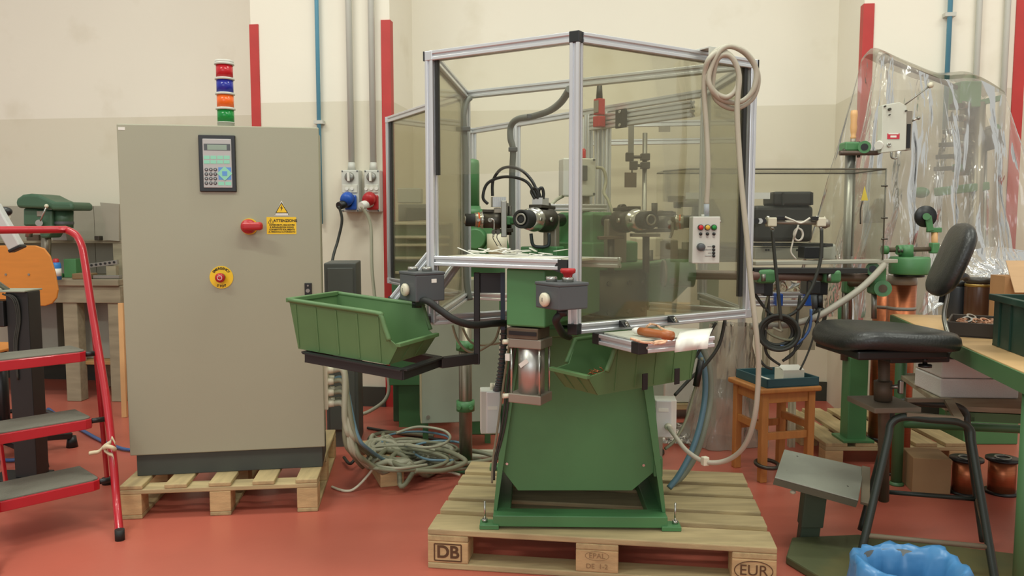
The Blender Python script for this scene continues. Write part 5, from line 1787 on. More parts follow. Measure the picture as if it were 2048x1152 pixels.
# seat cushion: rounded slab, nose drooping to the left
rows = []
nS, nT = 36, 7
prof = [(0.86, -0.028), (0.97, -0.02), (1.0, 0.0), (0.985, 0.018), (0.93, 0.032), (0.75, 0.038), (0.4, 0.036), (0.0, 0.034)]
mb = MB()
vs = []
for (rr, hz) in prof:
    for i in range(nS):
        an = 2 * math.pi * i / nS
        c_, s_ = math.cos(an), math.sin(an)
        e = 0.62
        x = 0.222 * rr * math.copysign(abs(c_) ** e, c_)
        y = 0.2 * rr * math.copysign(abs(s_) ** e, s_)
        droop = -0.03 * max(0, (-x - 0.1) / 0.12) ** 2 - 0.06 * x
        vs.append(cw(x, y, zseat + hz + droop))
fs = [(j * nS + i, j * nS + (i + 1) % nS, (j + 1) * nS + (i + 1) % nS, (j + 1) * nS + i) for j in range(len(prof) - 1) for i in range(nS)]
mb.add(vs, fs, True)
mb.f.append([i for i in range(nS - 1, -1, -1)])
mb.sm.append(False)
mk('seat', mb, LEATHER, ch)
mb = MB().box(cw(-0.02, 0, zseat - 0.043), (0.32, 0.3, 0.03), CR)
mk('seat_pan', mb, BLACKP, ch, bevel=0.006)
mk('mechanism', MB().box(cw(0.1, 0, zseat - 0.07), (0.22, 0.12, 0.035), CR), BLACK, ch, bevel=0.004)
kn = mk('adjust_knob', MB().cyl(p(1850, 712, 2.72), p(1850, 728, 2.72), 0.008, n=10), BLACKP, ch)
mk('knob_wing', MB().lathe([(0, 0), (0.022, 0), (0.022, 0.009), (0, 0.009)], p(1850, 734, 2.72), Z, 14), BLACKP, kn)
# backrest: rounded pad seen nearly edge on, leaning
bc0 = p(1898, 519, 2.82)
ux_ = V((0.95, -0.3, 0)).normalized()               # thickness direction (front to back)
uy_ = V((0.3, 0.95, 0)).normalized()              # width direction
uz_ = (Z + ux_ * 0.36).normalized()
un_ = uz_.cross(uy_).normalized() * -1
vs = []
nS = 32
prof = [(0.0, -0.026), (0.6, -0.027), (0.88, -0.022), (0.98, -0.008), (1.0, 0.004), (0.96, 0.016), (0.86, 0.024), (0.5, 0.026), (0, 0.026)]
for (rr, hz) in prof:
    for i in range(nS):
        an = 2 * math.pi * i / nS
        c_, s_ = math.cos(an), math.sin(an)
        e = 0.6
        y = 0.17 * rr * math.copysign(abs(c_) ** e, c_)
        z = 0.135 * rr * math.copysign(abs(s_) ** e, s_)
        vs.append(bc0 + uy_ * y + uz_ * z - un_ * (hz - 0.25 * y * y * 1.5))
mb = MB()
mb.add(vs, [(j * nS + i, j * nS + (i + 1) % nS, (j + 1) * nS + (i + 1) % nS, (j + 1) * nS + i) for j in range(len(prof) - 1) for i in range(nS)], True)
mk('backrest', mb, LEATHER, ch)
mk('back_stem', MB().tube(sp([p(1900, 560, 2.86), p(1893, 600, 2.86), p(1888, 630, 2.86), p(1892, 655, 2.84), p(1901, 685, 2.8), p(1897, 705, 2.78), p(1875, 716, 2.78)]), 0.008), GSTEEL, ch)
mk('stem_grip', MB().tube(sp([p(1908, 560, 2.88), p(1925, 552, 2.9), p(1932, 556, 2.92)]), 0.014), BLACKP, ch)
mk('stem_sleeve', MB().bar(p(1893, 575, 2.868), p(1887, 606, 2.868), 0.035, 0.006, V((0, 1, 0))), BLACKP, ch)
# column and clamp
cc = p(1768, 780, 2.85)
mk('column', MB().cyl(p(1768, 712, 2.85), p(1767, 1000, 2.95), 0.02, n=16), RUST, ch)
cl = mk('clamp_collar', MB().cyl(p(1766, 762, 2.85), p(1766, 800, 2.85), 0.031, n=18), RUST, ch)
mk('wing_screw', MB().cyl(p(1780, 774, 2.83), p(1797, 773, 2.81), 0.008, n=10), GSTEEL, cl)
mk('wing_head', MB().box(p(1801, 774, 2.81), (0.016, 0.02, 0.05)), GSTEEL, cl, bevel=0.005)
zpl_ = p(1766, 800, 2.85).z
WORN = M('worn_plate', (112, 100, 84), 0.6, var=0.15)
mk('support_plate', MB().box(p(1766, 808, 2.85) + Z * 0.0, (0.17, 0.2, 0.02), rz(4)), WORN, ch, bevel=0.003)
WBAR = M('worn_bar', (122, 112, 92), 0.55, var=0.15)
for a, b in (((1812, 800), (1905, 800)), ((1812, 828), (1922, 838))):
    mk('frame_rail', MB().bar(p(*a, 2.95 if a[1] == 800 else 2.75), p(*b, 2.95 if a[1] == 800 else 2.73), 0.02, 0.014), WBAR, ch)
mk('frame_rail', MB().bar(p(1896, 800, 2.96), p(1918, 838, 2.72), 0.03, 0.014), WBAR, ch)
# two tubular loops and stretchers
TUBE = M('frame_black', (48, 54, 48), 0.4, 0.2, var=0.12)
f1, f2 = zz(pz(1714, 1142, 0.035), 0.035), zz(pz(1992, 1172, 0.035), 0.035)
t1, t2 = p(1782, 852, 2.76), p(1940, 862, 2.72)
off = V((0.17, 0.36, 0))
offt = V((0.12, 0.24, 0))


def loop(f1, f2, t1, t2):
    m1, m2 = t1.lerp(t2, 0.16) + Z * 0.035, t1.lerp(t2, 0.84) + Z * 0.03
    return sp([f1, f1.lerp(t1, 0.5), f1.lerp(t1, 0.9), t1 + Z * 0.008, m1, m1.lerp(m2, 0.5), m2, t2 + Z * 0.005, f2.lerp(t2, 0.9), f2.lerp(t2, 0.5), f2], 6)


mk('leg_loop', MB().tube(loop(f1, f2, t1, t2), 0.0135, 10), TUBE, ch)
mk('leg_loop', MB().tube(loop(f1 + off, f2 + off, t1 + offt, t2 + offt), 0.0135, 10), TUBE, ch)
fa, fb = f1.lerp(t1, 0.24), f2.lerp(t2, 0.24)
mk('stretcher', MB().cyl(fa, fb, 0.009, n=10), WBAR, ch)
ra_, rb_ = (f1 + off).lerp(t1 + offt, 0.33), (f2 + off).lerp(t2 + offt, 0.33)
mk('stretcher', MB().cyl(ra_, rb_, 0.009, n=10), TUBE, ch)
mk('stretcher', MB().cyl(fb, (f2 + off).lerp(t2 + offt, 0.33), 0.009, n=10), WBAR, ch)
mk('stretcher', MB().cyl(fa, ra_, 0.009, n=10), TUBE, ch)
# foot board with treadle
BOARD = M('green_board', (92, 98, 66), 0.65, var=0.12, scale=4, dirt=(132, 112, 60), damt=0.7, dscale=2)
bp_ = [pz(x, y, 0.03) for x, y in ((1584, 1074), (1716, 1068), (2060, 1110), (2040, 1180), (1660, 1165), (1572, 1112))]
fbd = thing('foot_platform', 'worn green wooden floor platform with a tilted steel footrest', 'footrest', zz(pz(1700, 1110, 0), 0))
mk('platform_board', MB().prism([zz(q, 0.0) for q in bp_], Z * 0.03), BOARD, fbd, bevel=0.006)
mk('treadle_post', MB().bar(p(1612, 1100, 2.98), p(1628, 985, 2.93), 0.075, 0.04, V((0, 1, 0))), M('post_grey_green', (74, 86, 70), 0.5), fbd, bevel=0.006)
mk('treadle_sleeve', MB().bar(p(1620, 1050, 2.955), p(1629, 975, 2.925), 0.085, 0.05, V((0, 1, 0))), M('post_grey_green2', (80, 90, 74), 0.5), fbd, bevel=0.006)
pp_ = [p(1549, 957, 2.8), p(1716, 1003, 2.74), p(1728, 937, 3.0), p(1568, 901, 3.06)]
nn = (pp_[1] - pp_[0]).cross(pp_[3] - pp_[0]).normalized()
PLATE = M('treadle_steel', (150, 153, 140), 0.4, 0.3, var=0.1, scale=5)
mk('foot_plate', MB().prism(pp_, nn * 0.006), PLATE, fbd, bevel=0.0025)
mk('plate_apron', MB().prism([pp_[0], pp_[1], pp_[1] - nn * 0.024, pp_[0] - nn * 0.024], (pp_[3] - pp_[0]).normalized() * 0.01), M('plate_side', (96, 98, 82), 0.5, 0.3), fbd)
for s_, tt in ((0.12, 0.3), (0.85, 0.3), (0.85, 0.8), (0.18, 0.85)):
    q = pp_[0].lerp(pp_[1], s_).lerp(pp_[3].lerp(pp_[2], s_), tt) + nn * 0.006
    mk('plate_screw', MB().cyl(q, q + nn * 0.0008, 0.004, n=8), DSTEEL, fbd)
mk('strap', MB().bar(p(1732, 935, 2.98), p(1730, 1008, 2.78), 0.012, 0.03, V((1, 0, 0))), WBAR, fbd, bevel=0.002)
q = p(1586, 984, 2.83)
mk('treadle_knob', MB().sph(q, (0.011, 0.009, 0.008)), CREAM, fbd)
mk('knob_stem', MB().cyl(q, q + Z * 0.03, 0.004, n=8), STEEL, fbd)

# ------------------------------------------------------------------ bin with blue bag
bx_, by_ = p(1818, 1135, 2.1).x, 2.1
zr_ = p(1818, 1128, 2.1).z
t = thing('waste_bin', 'round waste bin lined with a crumpled blue plastic bag', 'waste bin', (bx_, by_, 0))
mk('bucket', MB().lathe([(0, 0), (0.095, 0), (0.124, zr_ - 0.008), (0.12, zr_ - 0.008), (0.092, 0.006), (0, 0.006)], (bx_, by_, 0), Z, 32), DGREY, t)
mb = MB()
grid = []
n = 56
random.seed(21)
ph = [random.uniform(0, 6.28) for _ in range(6)]
for j, (rr, dz) in enumerate(((0.152, -0.15), (0.151, -0.1), (0.15, -0.05), (0.146, -0.012), (0.138, 0.008), (0.126, 0.006), (0.11, -0.02), (0.1, -0.06), (0.092, -0.12), (0.08, -0.2), (0.04, -0.22), (0.0, -0.225))):
    row = []
    for i in range(n + 1):
        a = 2 * math.pi * i / n
        wv = 0.005 * math.sin(7 * a + ph[0] + j * 0.8) + 0.004 * math.sin(13 * a + ph[1] - j) + 0.003 * math.sin(19 * a + ph[2] + 2 * j)
        k = rr + wv
        row.append((bx_ + k * math.cos(a), by_ + k * math.sin(a), zr_ + dz + 0.008 * math.sin(2 * a + 1.1) + 0.003 * math.sin(5 * a + ph[3] + j * 0.5) + wv * 0.6))
    grid.append(row)
mk('bag', mb.sheet(grid), BLUEBAG, t)

# ------------------------------------------------------------------ green table on the right
ztb = 0.79
ea, eb_ = pz(2052, 746, ztb), pz(1783, 628, ztb)
ed = zz(eb_ - ea, 0).normalized()
en = V((ed.y, -ed.x, 0))                                # to the right, away from the edge
ea = zz(ea, 0) - ed * 0.15
tl_ = (zz(eb_, 0) - ea).length


def tw(u, v, z):
    return ea + ed * u + en * v + Z * z


gt = thing('work_table', 'green steel work table with a wooden top and tube legs', 'table', tw(tl_ / 2, 0.35, 0))
mk('table_top', MB().prism([tw(0, 0, ztb - 0.02), tw(tl_, 0, ztb - 0.02), tw(tl_, 0.7, ztb - 0.02), tw(0, 0.7, ztb - 0.02)], Z * 0.02), M('table_wood', (196, 160, 112), 0.55, var=0.08), gt, bevel=0.002)
mk('edge_angle', MB().prism([tw(-0.01, -0.006, ztb - 0.06), tw(tl_, -0.006, ztb - 0.06), tw(tl_, -0.006, ztb - 0.004), tw(-0.01, -0.006, ztb - 0.004)], en * 0.006), TGREEN, gt)
mk('edge_angle', MB().prism([tw(-0.01, -0.006, ztb - 0.06), tw(-0.01, 0.7, ztb - 0.06), tw(-0.01, 0.7, ztb - 0.004), tw(-0.01, -0.006, ztb - 0.004)], ed * 0.006), TGREEN, gt)
lg = pz(2020, 900, 0.4)
u0 = 0.19
for u in (u0, tl_ - 0.06):
    for v in (0.035, 0.64):
        l_ = mk('leg', MB().cyl(tw(u, v, 0.0), tw(u, v, ztb - 0.02), 0.025, n=18), TGREEN, gt)
        mk('foot', MB().lathe([(0, 0), (0.034, 0), (0.034, 0.008), (0.026, 0.016)], tw(u, v, 0), Z, 18), TGREEN, l_)
mk('brace', MB().cyl(tw(u0, 0.035, 0.29), tw(u0, 0.64, 0.29), 0.02, n=14), TGREEN, gt)
mk('brace', MB().cyl(tw(tl_ - 0.06, 0.035, 0.29), tw(tl_ - 0.06, 0.64, 0.29), 0.02, n=14), TGREEN, gt)
mk('lower_shelf', MB().prism([tw(0.92, 0.03, 0.5), tw(tl_ - 0.02, 0.03, 0.5), tw(tl_ - 0.02, 0.66, 0.5), tw(0.92, 0.66, 0.5)], Z * 0.02), BENCHW, gt, bevel=0.002)
for v in (0.12, 0.62):
    mk('shelf_bearer', MB().bar(tw(0.92, v, 0.48), tw(tl_ - 0.06, v, 0.48), 0.03, 0.035), TGREEN, gt)
mk('shelf_bearer', MB().bar(tw(0.935, 0.04, 0.48), tw(0.935, 0.64, 0.48), 0.03, 0.034), TGREEN, gt)
for u, v in ((0.93, 0.62), (0.93, 0.5)):
    mk('shelf_post', MB().bar(tw(u, v, 0.0), tw(u, v, 0.49), 0.03, 0.03), TGREEN, gt)


def ontab(px, py, h=0.0):
    return pz(px, py, ztb + h)


# dark green crate
ca = ontab(1984, 690)
cb = ontab(2052, 716)
cfr = Fr(zz(ca, 0), ang2(ca, cb))
ct = thing('plastic_crate', 'dark green plastic crate with a wide rim on the green table', 'crate', cfr(0.14, 0.1, ztb))
cH = p(1984, 588, ca.y).z - ztb
for a in ((0, 0.36, 0, 0.006), (0, 0.36, 0.254, 0.26), (0, 0.006, 0, 0.26), (0.354, 0.36, 0, 0.26)):
    mb = MB()
    cfr.box(mb, *a, ztb + 0.001, ztb + cH)
    wl = mk('crate_wall', mb, CRATEG, ct, bevel=0.002)
mb = MB()
cfr.box(mb, 0.0, 0.36, 0, 0.26, ztb + 0.001, ztb + 0.007)
mk('crate_floor', mb, CRATEG, ct)
for a in ((-0.014, 0.374, -0.014, 0.004), (-0.014, 0.374, 0.256, 0.274), (-0.014, 0.004, 0.004, 0.256), (0.356, 0.374, 0.004, 0.256)):
    mb = MB()
    cfr.box(mb, *a, ztb + cH - 0.022, ztb + cH)
    mk('crate_rim', mb, CRATEG, ct, bevel=0.003)
for k in (0.05, 0.14):
    mb = MB()
    cfr.box(mb, k, k + 0.008, -0.005, 0, ztb + 0.004, ztb + cH - 0.02)
    mk('crate_rib', mb, CRATEG, ct)
# washer tray
wa, wb = ontab(1902, 672), ontab(1982, 678)
wfr = Fr(zz(wa, 0) + V((-0.02, 0, 0)), ang2(wa, wb) + 4)
TRD = M('tray_brown', (56, 46, 36), 0.5, var=0.1)
wt = thing('washer_tray', 'dark brown tray full of small metal rings on the green table', 'tray', wfr(0.1, 0.12, ztb))
mb = MB()
wfr.box(mb, 0, 0.26, 0, 0.3, ztb + 0.001, ztb + 0.006)
mk('tray_floor', mb, TRD, wt)
for a in ((0, 0.26, 0, 0.008), (0, 0.26, 0.292, 0.3), (0, 0.008, 0, 0.3), (0.252, 0.26, 0, 0.3)):
    mb = MB()
    wfr.box(mb, *a, ztb + 0.001, ztb + 0.055)
    mk('tray_wall', mb, TRD, wt, bevel=0.002)
random.seed(9)
CRING = M('copper_ring', (196, 150, 122), 0.35, 0.7, var=0.2)
for i in range(40):
    c = wfr(random.uniform(0.04, 0.22), random.uniform(0.04, 0.26), ztb + random.uniform(0.012, 0.05))
    ax = V((random.uniform(-0.5, 0.5), random.uniform(-0.5, 0.5), 1))
    mk('metal_ring', MB().lathe([(0.012, 0), (0.019, 0), (0.019, 0.006), (0.012, 0.006), (0.012, 0)], c, ax, 14, False), CRING if i % 3 else STEEL,
       label='small loose metal ring among others in the brown tray', cat='ring', group='metal rings in the brown tray')
# brown jars
for x0, x1, y0, y1, Yj, lab, mt in ((1929, 1977, 556, 640, 3.42, 'brown glass jar with a dark screw lid behind the ring tray', BROWNG), (1893, 1932, 562, 640, 3.52, 'black cylindrical tin beside the brown glass jar', M('tin_black', (44, 46, 50), 0.4)),
                                (1918, 1962, 546, 560, 3.2, None, BROWNG)):
    if lab is None:
        continue
    c = p((x0 + x1) / 2, y1, Yj)
    r = plen((x1 - x0) / 2, Yj)
    z1 = p(x0, y0, Yj).z
    j = thing('storage_jar', lab, 'jar', (c.x, Yj, ztb), 'jars on the green table')
    mk('jar_body', MB().lathe([(0, ztb + 0.001), (r * 0.96, ztb + 0.001), (r, ztb + 0.01), (r, z1 - 0.03), (r * 0.94, z1 - 0.018), (0, z1 - 0.018)], (c.x, Yj, 0), Z, 28), mt, j)
    mk('jar_lid', MB().lathe([(r * 0.9, z1 - 0.02), (r * 1.04, z1 - 0.018), (r * 1.04, z1), (r * 0.9, z1 + 0.002), (0, z1 + 0.002)], (c.x, Yj, 0), Z, 28), BLACKP if mt is not BROWNG else M('lid_dark', (54, 48, 40), 0.4), j)
    if mt is BROWNG:
        mk('gold_band', MB().lathe([(r * 1.004, z1 - 0.036), (r * 1.012, z1 - 0.036), (r * 1.012, z1 - 0.024), (r * 1.004, z1 - 0.024)], (c.x, Yj, 0), Z, 28), M('gold_band', (150, 120, 60), 0.35, 0.6), j)
c = p(1987, 575, 3.45)
t = thing('paper_bag', 'cream paper bag standing behind the brown glass jar', 'bag', (c.x, 3.55, ztb))
mb = MB()
pbox(mb, 1978, 562, 2008, 640, 3.5, 0.08)
zm = min(k.z for k in mb.v)
for k in mb.v:
    if k.z < zm + 0.02:
        k.z = ztb + 0.001
mk('bag_body', mb, M('cream_bag', (206, 198, 170), 0.7), t, bevel=0.01)
mk('bag_fold', MB().tube(sp([p(1980, 562, 3.54), p(1988, 556, 3.54), p(1996, 560, 3.54), p(2006, 563, 3.54)]), 0.008, 6), M('cream_fold', (214, 208, 184), 0.7), t)
# cardboard box with open flap
kb_ = thing('cardboard_box', 'brown cardboard box with a raised flap on the green table', 'box', (p(2030, 640, 3.25).x, 3.3, ztb))
x0_, x1_ = p(2008, 600, 3.25).x, p(2110, 600, 3.25).x
zc_ = p(2030, 552, 3.25).z
mb = MB().box(((x0_ + x1_) / 2, 3.3, (ztb + zc_) / 2), (x1_ - x0_, 0.1, zc_ - ztb - 0.002))
mk('box_body', mb, M('cardboard_brown', (170, 126, 84), 0.8), kb_)
mk('box_flap', MB().prism([p(2012, 521, 3.3), p(2120, 521, 3.3), p(2120, 585, 3.2), p(2030, 585, 3.2)], V((0, 0.004, 0))), CARD, kb_)
# polystyrene boxes on the lower shelf
zsh = 0.52
FA = pz(1880, 796, zsh)
fo = Fr(zz(FA, 0), -4)
for k, lab in enumerate(('lower white polystyrene box half under the green table', 'upper white polystyrene box half under the green table')):
    h_ = 0.078
    mb = MB()
    fo.box(mb, 0, 0.3, 0, 0.24, zsh + 0.001 + k * (h_ + 0.001), zsh + h_ + k * (h_ + 0.001))
    mk('polystyrene_box', mb, FOAM, label=lab, cat='box', bevel=0.006, group='polystyrene boxes under the table')
mb = MB()
fo.box(mb, 0.0, 0.36, -0.01, 0.3, zsh + 0.162, zsh + 0.178)
mk('dark_sheet', mb, M('dark_sheet', (48, 42, 36), 0.6), label='dark flat sheet lying on the polystyrene boxes', cat='sheet', bevel=0.002)
# wire spools on the floor under the table
for px, py, r, lab in ((2002, 985, 0.07, 'black plastic wire spool standing under the table beside the green leg'), (1930, 985, 0.07, 'black plastic wire spool standing under the table behind the chair frame')):
    q = pz(px, py, 0.0)
    j = thing('wire_spool', lab, 'spool', q, 'wire spools under the table')
    for z in (0.0, 0.15):
        mk('flange', MB().lathe([(0, z), (r, z), (r, z + 0.01), (0, z + 0.01)], q, Z, 28), BLACKP, j)
    mk('winding', MB().cyl(q + Z * 0.01, q + Z * 0.15, r * 0.8, n=24), COPPER, j)
    mk('hub_ring', MB().ring(q + Z * 0.162, r * 0.45, 0.005, Z, 20, 6), GSTEEL, j)
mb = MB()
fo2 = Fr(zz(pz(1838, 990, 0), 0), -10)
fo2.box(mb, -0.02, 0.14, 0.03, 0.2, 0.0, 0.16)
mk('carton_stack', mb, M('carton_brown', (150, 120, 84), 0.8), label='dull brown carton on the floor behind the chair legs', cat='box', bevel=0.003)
# ------------------------------------------------------------------ film-wrapped machine by the right pier
ym = 4.42
t = thing('wrapped_machine', 'idle machine pole with many short arms wrapped in clear film', 'machine', zz(p(1962, 900, ym), 0))
mk('main_pole', MB().cyl(zz(p(1960, 400, ym), 0.0), p(1958, 205, ym), 0.034, n=18), POLE, t)
mb = MB()
pbox(mb, 1922, 162, 1962, 214, ym - 0.04, 0.12)
mk('head_block', mb, GREEN, t, bevel=0.006)
mk('boom', MB().cyl(p(1772, 119, ym - 0.02), p(1926, 180, ym), 0.012, n=12), M('boom_steel', (120, 108, 96), 0.45, 0.4), t)
mk('boom_roller', MB().lathe([(0, -0.02), (0.026, -0.02), (0.021, 0), (0.026, 0.02), (0, 0.02)], p(1769, 118, ym - 0.02), V((0.3, 1, 0)), 20), TANMET, t)
mk('green_arm', MB().bar(p(1950, 208, ym), p(2002, 196, ym - 0.04), 0.03, 0.03), GREEN, t, bevel=0.004)
mk('green_arm', MB().bar(p(1965, 275, ym), p(2000, 252, ym - 0.04), 0.03, 0.03), GREEN, t, bevel=0.004)
mk('green_arm', MB().bar(p(1872, 384, ym - 0.05), p(1975, 372, ym), 0.04, 0.045), GREEN, t, bevel=0.006)
mk('green_arm', MB().sph(p(1842, 385, ym - 0.05), (0.045, 0.03, 0.03)), GREEN, t)
for i, (y, x0) in enumerate(((212, 1902), (238, 1898), (264, 1888), (290, 1880), (314, 1874), (338, 1870))):
    a = mk('side_arm', MB().bar(p(x0, y, ym - 0.06), p(1954 - i * 3, y - 3, ym), 0.024, 0.024), DSTEEL, t, bevel=0.003)
    mk('arm_collar', MB().cyl(p(1924 - i * 3, y - 2, ym - 0.04), p(1936 - i * 3, y - 2, ym - 0.02), 0.022, n=12), GREEN if i == 5 else GSTEEL, a)
    mk('arm_pin', MB().cyl(p(x0 + 6, y - 14, ym - 0.06), p(x0 + 4, y, ym - 0.06), 0.005, n=8), DSTEEL, a)
mk('motor', MB().cyl(p(1975, 255, ym), p(1990, 295, ym), 0.05, n=16), DSTEEL, t)
mk('rear_tube', MB().cyl(p(1970, 300, ym + 0.05), zz(p(1975, 600, ym + 0.05), 0.1), 0.012, n=10), GSTEEL, t)
mb = MB()
pbox(mb, 1930, 200, 1952, 350, ym + 0.04, 0.05)
mk('back_plate', mb, TANMET, t)
mb = MB()
mb.box(zz(p(1962, 700, ym), 0.3), (0.3, 0.26, 0.6))
mk('pedestal', mb, GREEN, t, bevel=0.006)


def film_grid(top, bot, nS, nT, amp, folds, seed, sag=0.0):
    random.seed(seed)
    ph = [random.uniform(0, 6.28) for _ in range(8)]
    tp, bt = sp(top, 12), sp(bot, 12)

    def at(c, s):
        x = s * (len(c) - 1)
        i = min(int(x), len(c) - 2)
        return c[i].lerp(c[i + 1], x - i)
    g = []
    for j in range(nT + 1):
        tt = j / nT
        row = []
        for i in range(nS + 1):
            s = i / nS
            q = at(tp, s).lerp(at(bt, s), tt)
            A = amp * min(1, tt * 1.6) ** 0.8
            f = abs(math.sin(folds * s * math.pi + ph[0] + 0.8 * tt)) * 1.2 - 0.6
            f += 0.55 * (abs(math.sin((folds * 1.9) * s * math.pi + ph[1] - 1.7 * tt)) - 0.5)
            f += 0.3 * math.sin(9 * tt + ph[2] + 5 * s) * tt
            f += 0.16 * math.sin(31 * s + 17 * tt + ph[3]) + 0.12 * math.sin(23 * tt - 27 * s + ph[4])
            q = q + V((0.25 * A * math.sin(13 * s + ph[5] + 3 * tt), -A * f, -sag * math.sin(math.pi * s) * (1 - tt)))
            row.append(q)
        g.append(row)
    return g


yr = 4.32
top = [p(x, y, yr) for x, y in ((1754, 112), (1764, 101), (1820, 126), (1885, 150), (1950, 150), (2003, 178), (2010, 190))]
bot = [p(x, y, 4.19) for x, y in ((1630, 640), (1690, 650), (1770, 655), (1860, 650), (1950, 650), (2060, 640), (2150, 620))]
fg = film_grid(top, bot, 110, 70, 0.06, 5.4, 3, 0.02)
bot2 = [q + V((0, 0.42, 0)) for q in bot]
top2 = [q + V((0, 0.2, 0)) for q in top]
fw = thing('plastic_film', 'clear crinkled plastic film draped over the idle machine', 'plastic film', p(1880, 650, 4.2))
mk('front_film', MB().sheet(fg), FILM, fw)
ta_, tb_ = sp(top, 8), sp(top2, 8)
mk('top_film', MB().sheet([[a_.lerp(b_, k / 6) + Z * (0.03 * math.sin(math.pi * k / 6) + 0.002 * math.sin(k * 2.2 + 0.3 * i_)) for i_, (a_, b_) in enumerate(zip(ta_, tb_))] for k in range(7)]), glassy('smooth_film', (240, 238, 232), 0.24, (226, 220, 208), rough=0.15, refl=0.5), fw)
mk('back_film', MB().sheet(film_grid(top2, bot2, 60, 40, 0.03, 5, 8, 0.0)), FILM, fw)
# film gathered at the bottom in loose folds
low = [[p(x, y + 8 * math.sin(k * 0.9 + r), 4.02 - 0.05 * r + 0.03 * math.sin(k * 1.7 + r * 2)) for k, (x, y) in enumerate(((1856, 545 + r * 22), (1885, 530 + r * 22), (1925, 500 + r * 30), (1985, 490 + r * 30), (2050, 505 + r * 30), (2120, 520 + r * 30)))] for r in range(5)]
mk('loose_fold', MB().sheet([sp(r_, 8) for r_ in low]), FILM2, fw)

# second film bag standing on the floor behind the machine
q0 = pz(1445, 890, 0.0)
random.seed(4)
ph = [random.uniform(0, 6.28) for _ in range(8)]
g = []
zt_b = p(1445, 652, q0.y).z
for j in range(41):
    tt = j / 40
    z = zt_b * tt + 0.004
    row = []
    for i in range(65):
        a = 2 * math.pi * i / 64
        r = (0.165 - 0.06 * tt + 0.035 * (1 - tt) ** 3)
        r += 0.016 * abs(math.sin(5 * a + ph[0] + 2.5 * tt)) + 0.011 * math.sin(9 * a + ph[1] - 6 * tt) + 0.007 * math.sin(17 * tt + 4 * a + ph[2]) + 0.005 * math.sin(21 * a - 12 * tt + ph[3])
        row.append(V((q0.x + 0.05 * tt * tt + r * math.cos(a), q0.y + 0.05 + 0.8 * r * math.sin(a), z)))
    g.append(row)
t = thing('film_bag', 'tall milky plastic film bag standing on the floor behind the stool', 'plastic bag', zz(q0, 0))
mk('bag_skin', MB().sheet(g), FILM2, t)
fl_ = []
for r_ in range(7):
    fl_.append([pz(1325 + k * 8, 845 + r_ * 7, 0.012 + 0.05 * abs(math.sin(k * 1.3 + r_ * 0.9)) * (1 - abs(r_ - 3) / 4.5)) for k in range(10)])
mk('bag_hem', MB().sheet([sp(r_, 4) for r_ in fl_]), FILM2, t)
mb = MB()
a = pz(1330, 835, 0.0)
xw0, xw1 = p(1330, 800, 4.85).x, p(1412, 800, 4.85).x
wc = thing('white_appliance', 'pale box-shaped appliance on a wooden bearer behind the green machine', 'appliance', ((xw0 + xw1) / 2, 4.95, 0.0))
zw0, zw1 = p(1370, 806, 4.85).z, p(1370, 668, 4.85).z
mk('case', MB().box(((xw0 + xw1) / 2, 4.98, (zw0 + zw1) / 2), (xw1 - xw0, 0.26, zw1 - zw0)), M('pale_case', (206, 206, 196), 0.45), wc, bevel=0.008)
mk('bearer', MB().box(((xw0 + xw1) / 2, 4.98, zw0 - 0.02), (xw1 - xw0 + 0.04, 0.3, 0.036)), WOOD, wc, bevel=0.003)
for s_ in (xw0 + 0.02, xw1 - 0.02):
    mk('bearer_leg', MB().box((s_, 4.98, (zw0 - 0.038) / 2), (0.05, 0.28, zw0 - 0.038)), WOODB, wc)

# ------------------------------------------------------------------ machine parts standing behind the glass
y5 = 4.46
t = thing('rear_winder', 'second green winding machine with upright motor behind the glass', 'machine', zz(p(960, 900, y5), 0))
c = p(943, 412, y5)
r = plen(16, y5)
mk('motor', MB().lathe([(0, 0), (r, 0), (r, 0.23), (r * 0.92, 0.25), (r * 0.5, 0.258), (0, 0.258)], c, Z, 28), GREEN, t)
mk('motor_flange', MB().lathe([(0, -0.055), (r * 1.7, -0.055), (r * 1.7, -0.02), (r * 1.15, -0.015), (r * 1.1, 0.0), (0, 0)], c, Z, 28), GREEN, t)
mk('gear_case', MB().box(p(950, 432, y5) + V((0, 0.02, 0)), (0.17, 0.16, 0.06)), GREEN, t, bevel=0.01)
mk('gear_disc', MB().cyl(p(962, 475, y5 - 0.02), p(962, 475, y5 - 0.1), 0.115, n=32), GREEN, t)
mk('gear_hub', MB().cyl(p(950, 478, y5 - 0.1), p(950, 478, y5 - 0.13), 0.07, 0.05, n=24), DGREEN, t)
mk('bracket_leg', MB().bar(p(1008, 462, y5), p(1020, 520, y5), 0.05, 0.02), GREEN, t)
mk('cream_cup', MB().lathe([(0, 0), (0.04, 0), (0.055, 0.04), (0.055, 0.12), (0, 0.12)], p(994, 512, y5 - 0.14), Z, 20), CREAM, t)
mb = MB()
pbox(mb, 915, 500, 1010, 640, y5, 0.25)
mk('machine_bed', mb, GREEN, t, bevel=0.008)
mk('pedestal', MB().box(zz(p(960, 800, y5 + 0.13), 0.34), (0.2, 0.2, 0.68)), DGREEN, t, bevel=0.006)
mb = MB()
pbox(mb, 779, 655, 848, 742, 4.62, 0.13)
mk('lower_bed', mb, GREEN, t, bevel=0.006)
mb = MB()
pbox(mb, 778, 742, 850, 771, 4.6, 0.15)
mk('bed_ledge', mb, GREEN, t, bevel=0.004)
mb = MB()
pbox(mb, 797, 771, 845, 826, 4.66, 0.08)
zl = min(k.z for k in mb.v)
for k in mb.v:
    if k.z < zl + 0.01:
        k.z = 0.0
mk('bed_leg', mb, DGREEN, t)
mk('bed_link', MB().bar(p(840, 720, 4.7), p(950, 720, 4.5), 0.1, 0.06), DGREEN, t)
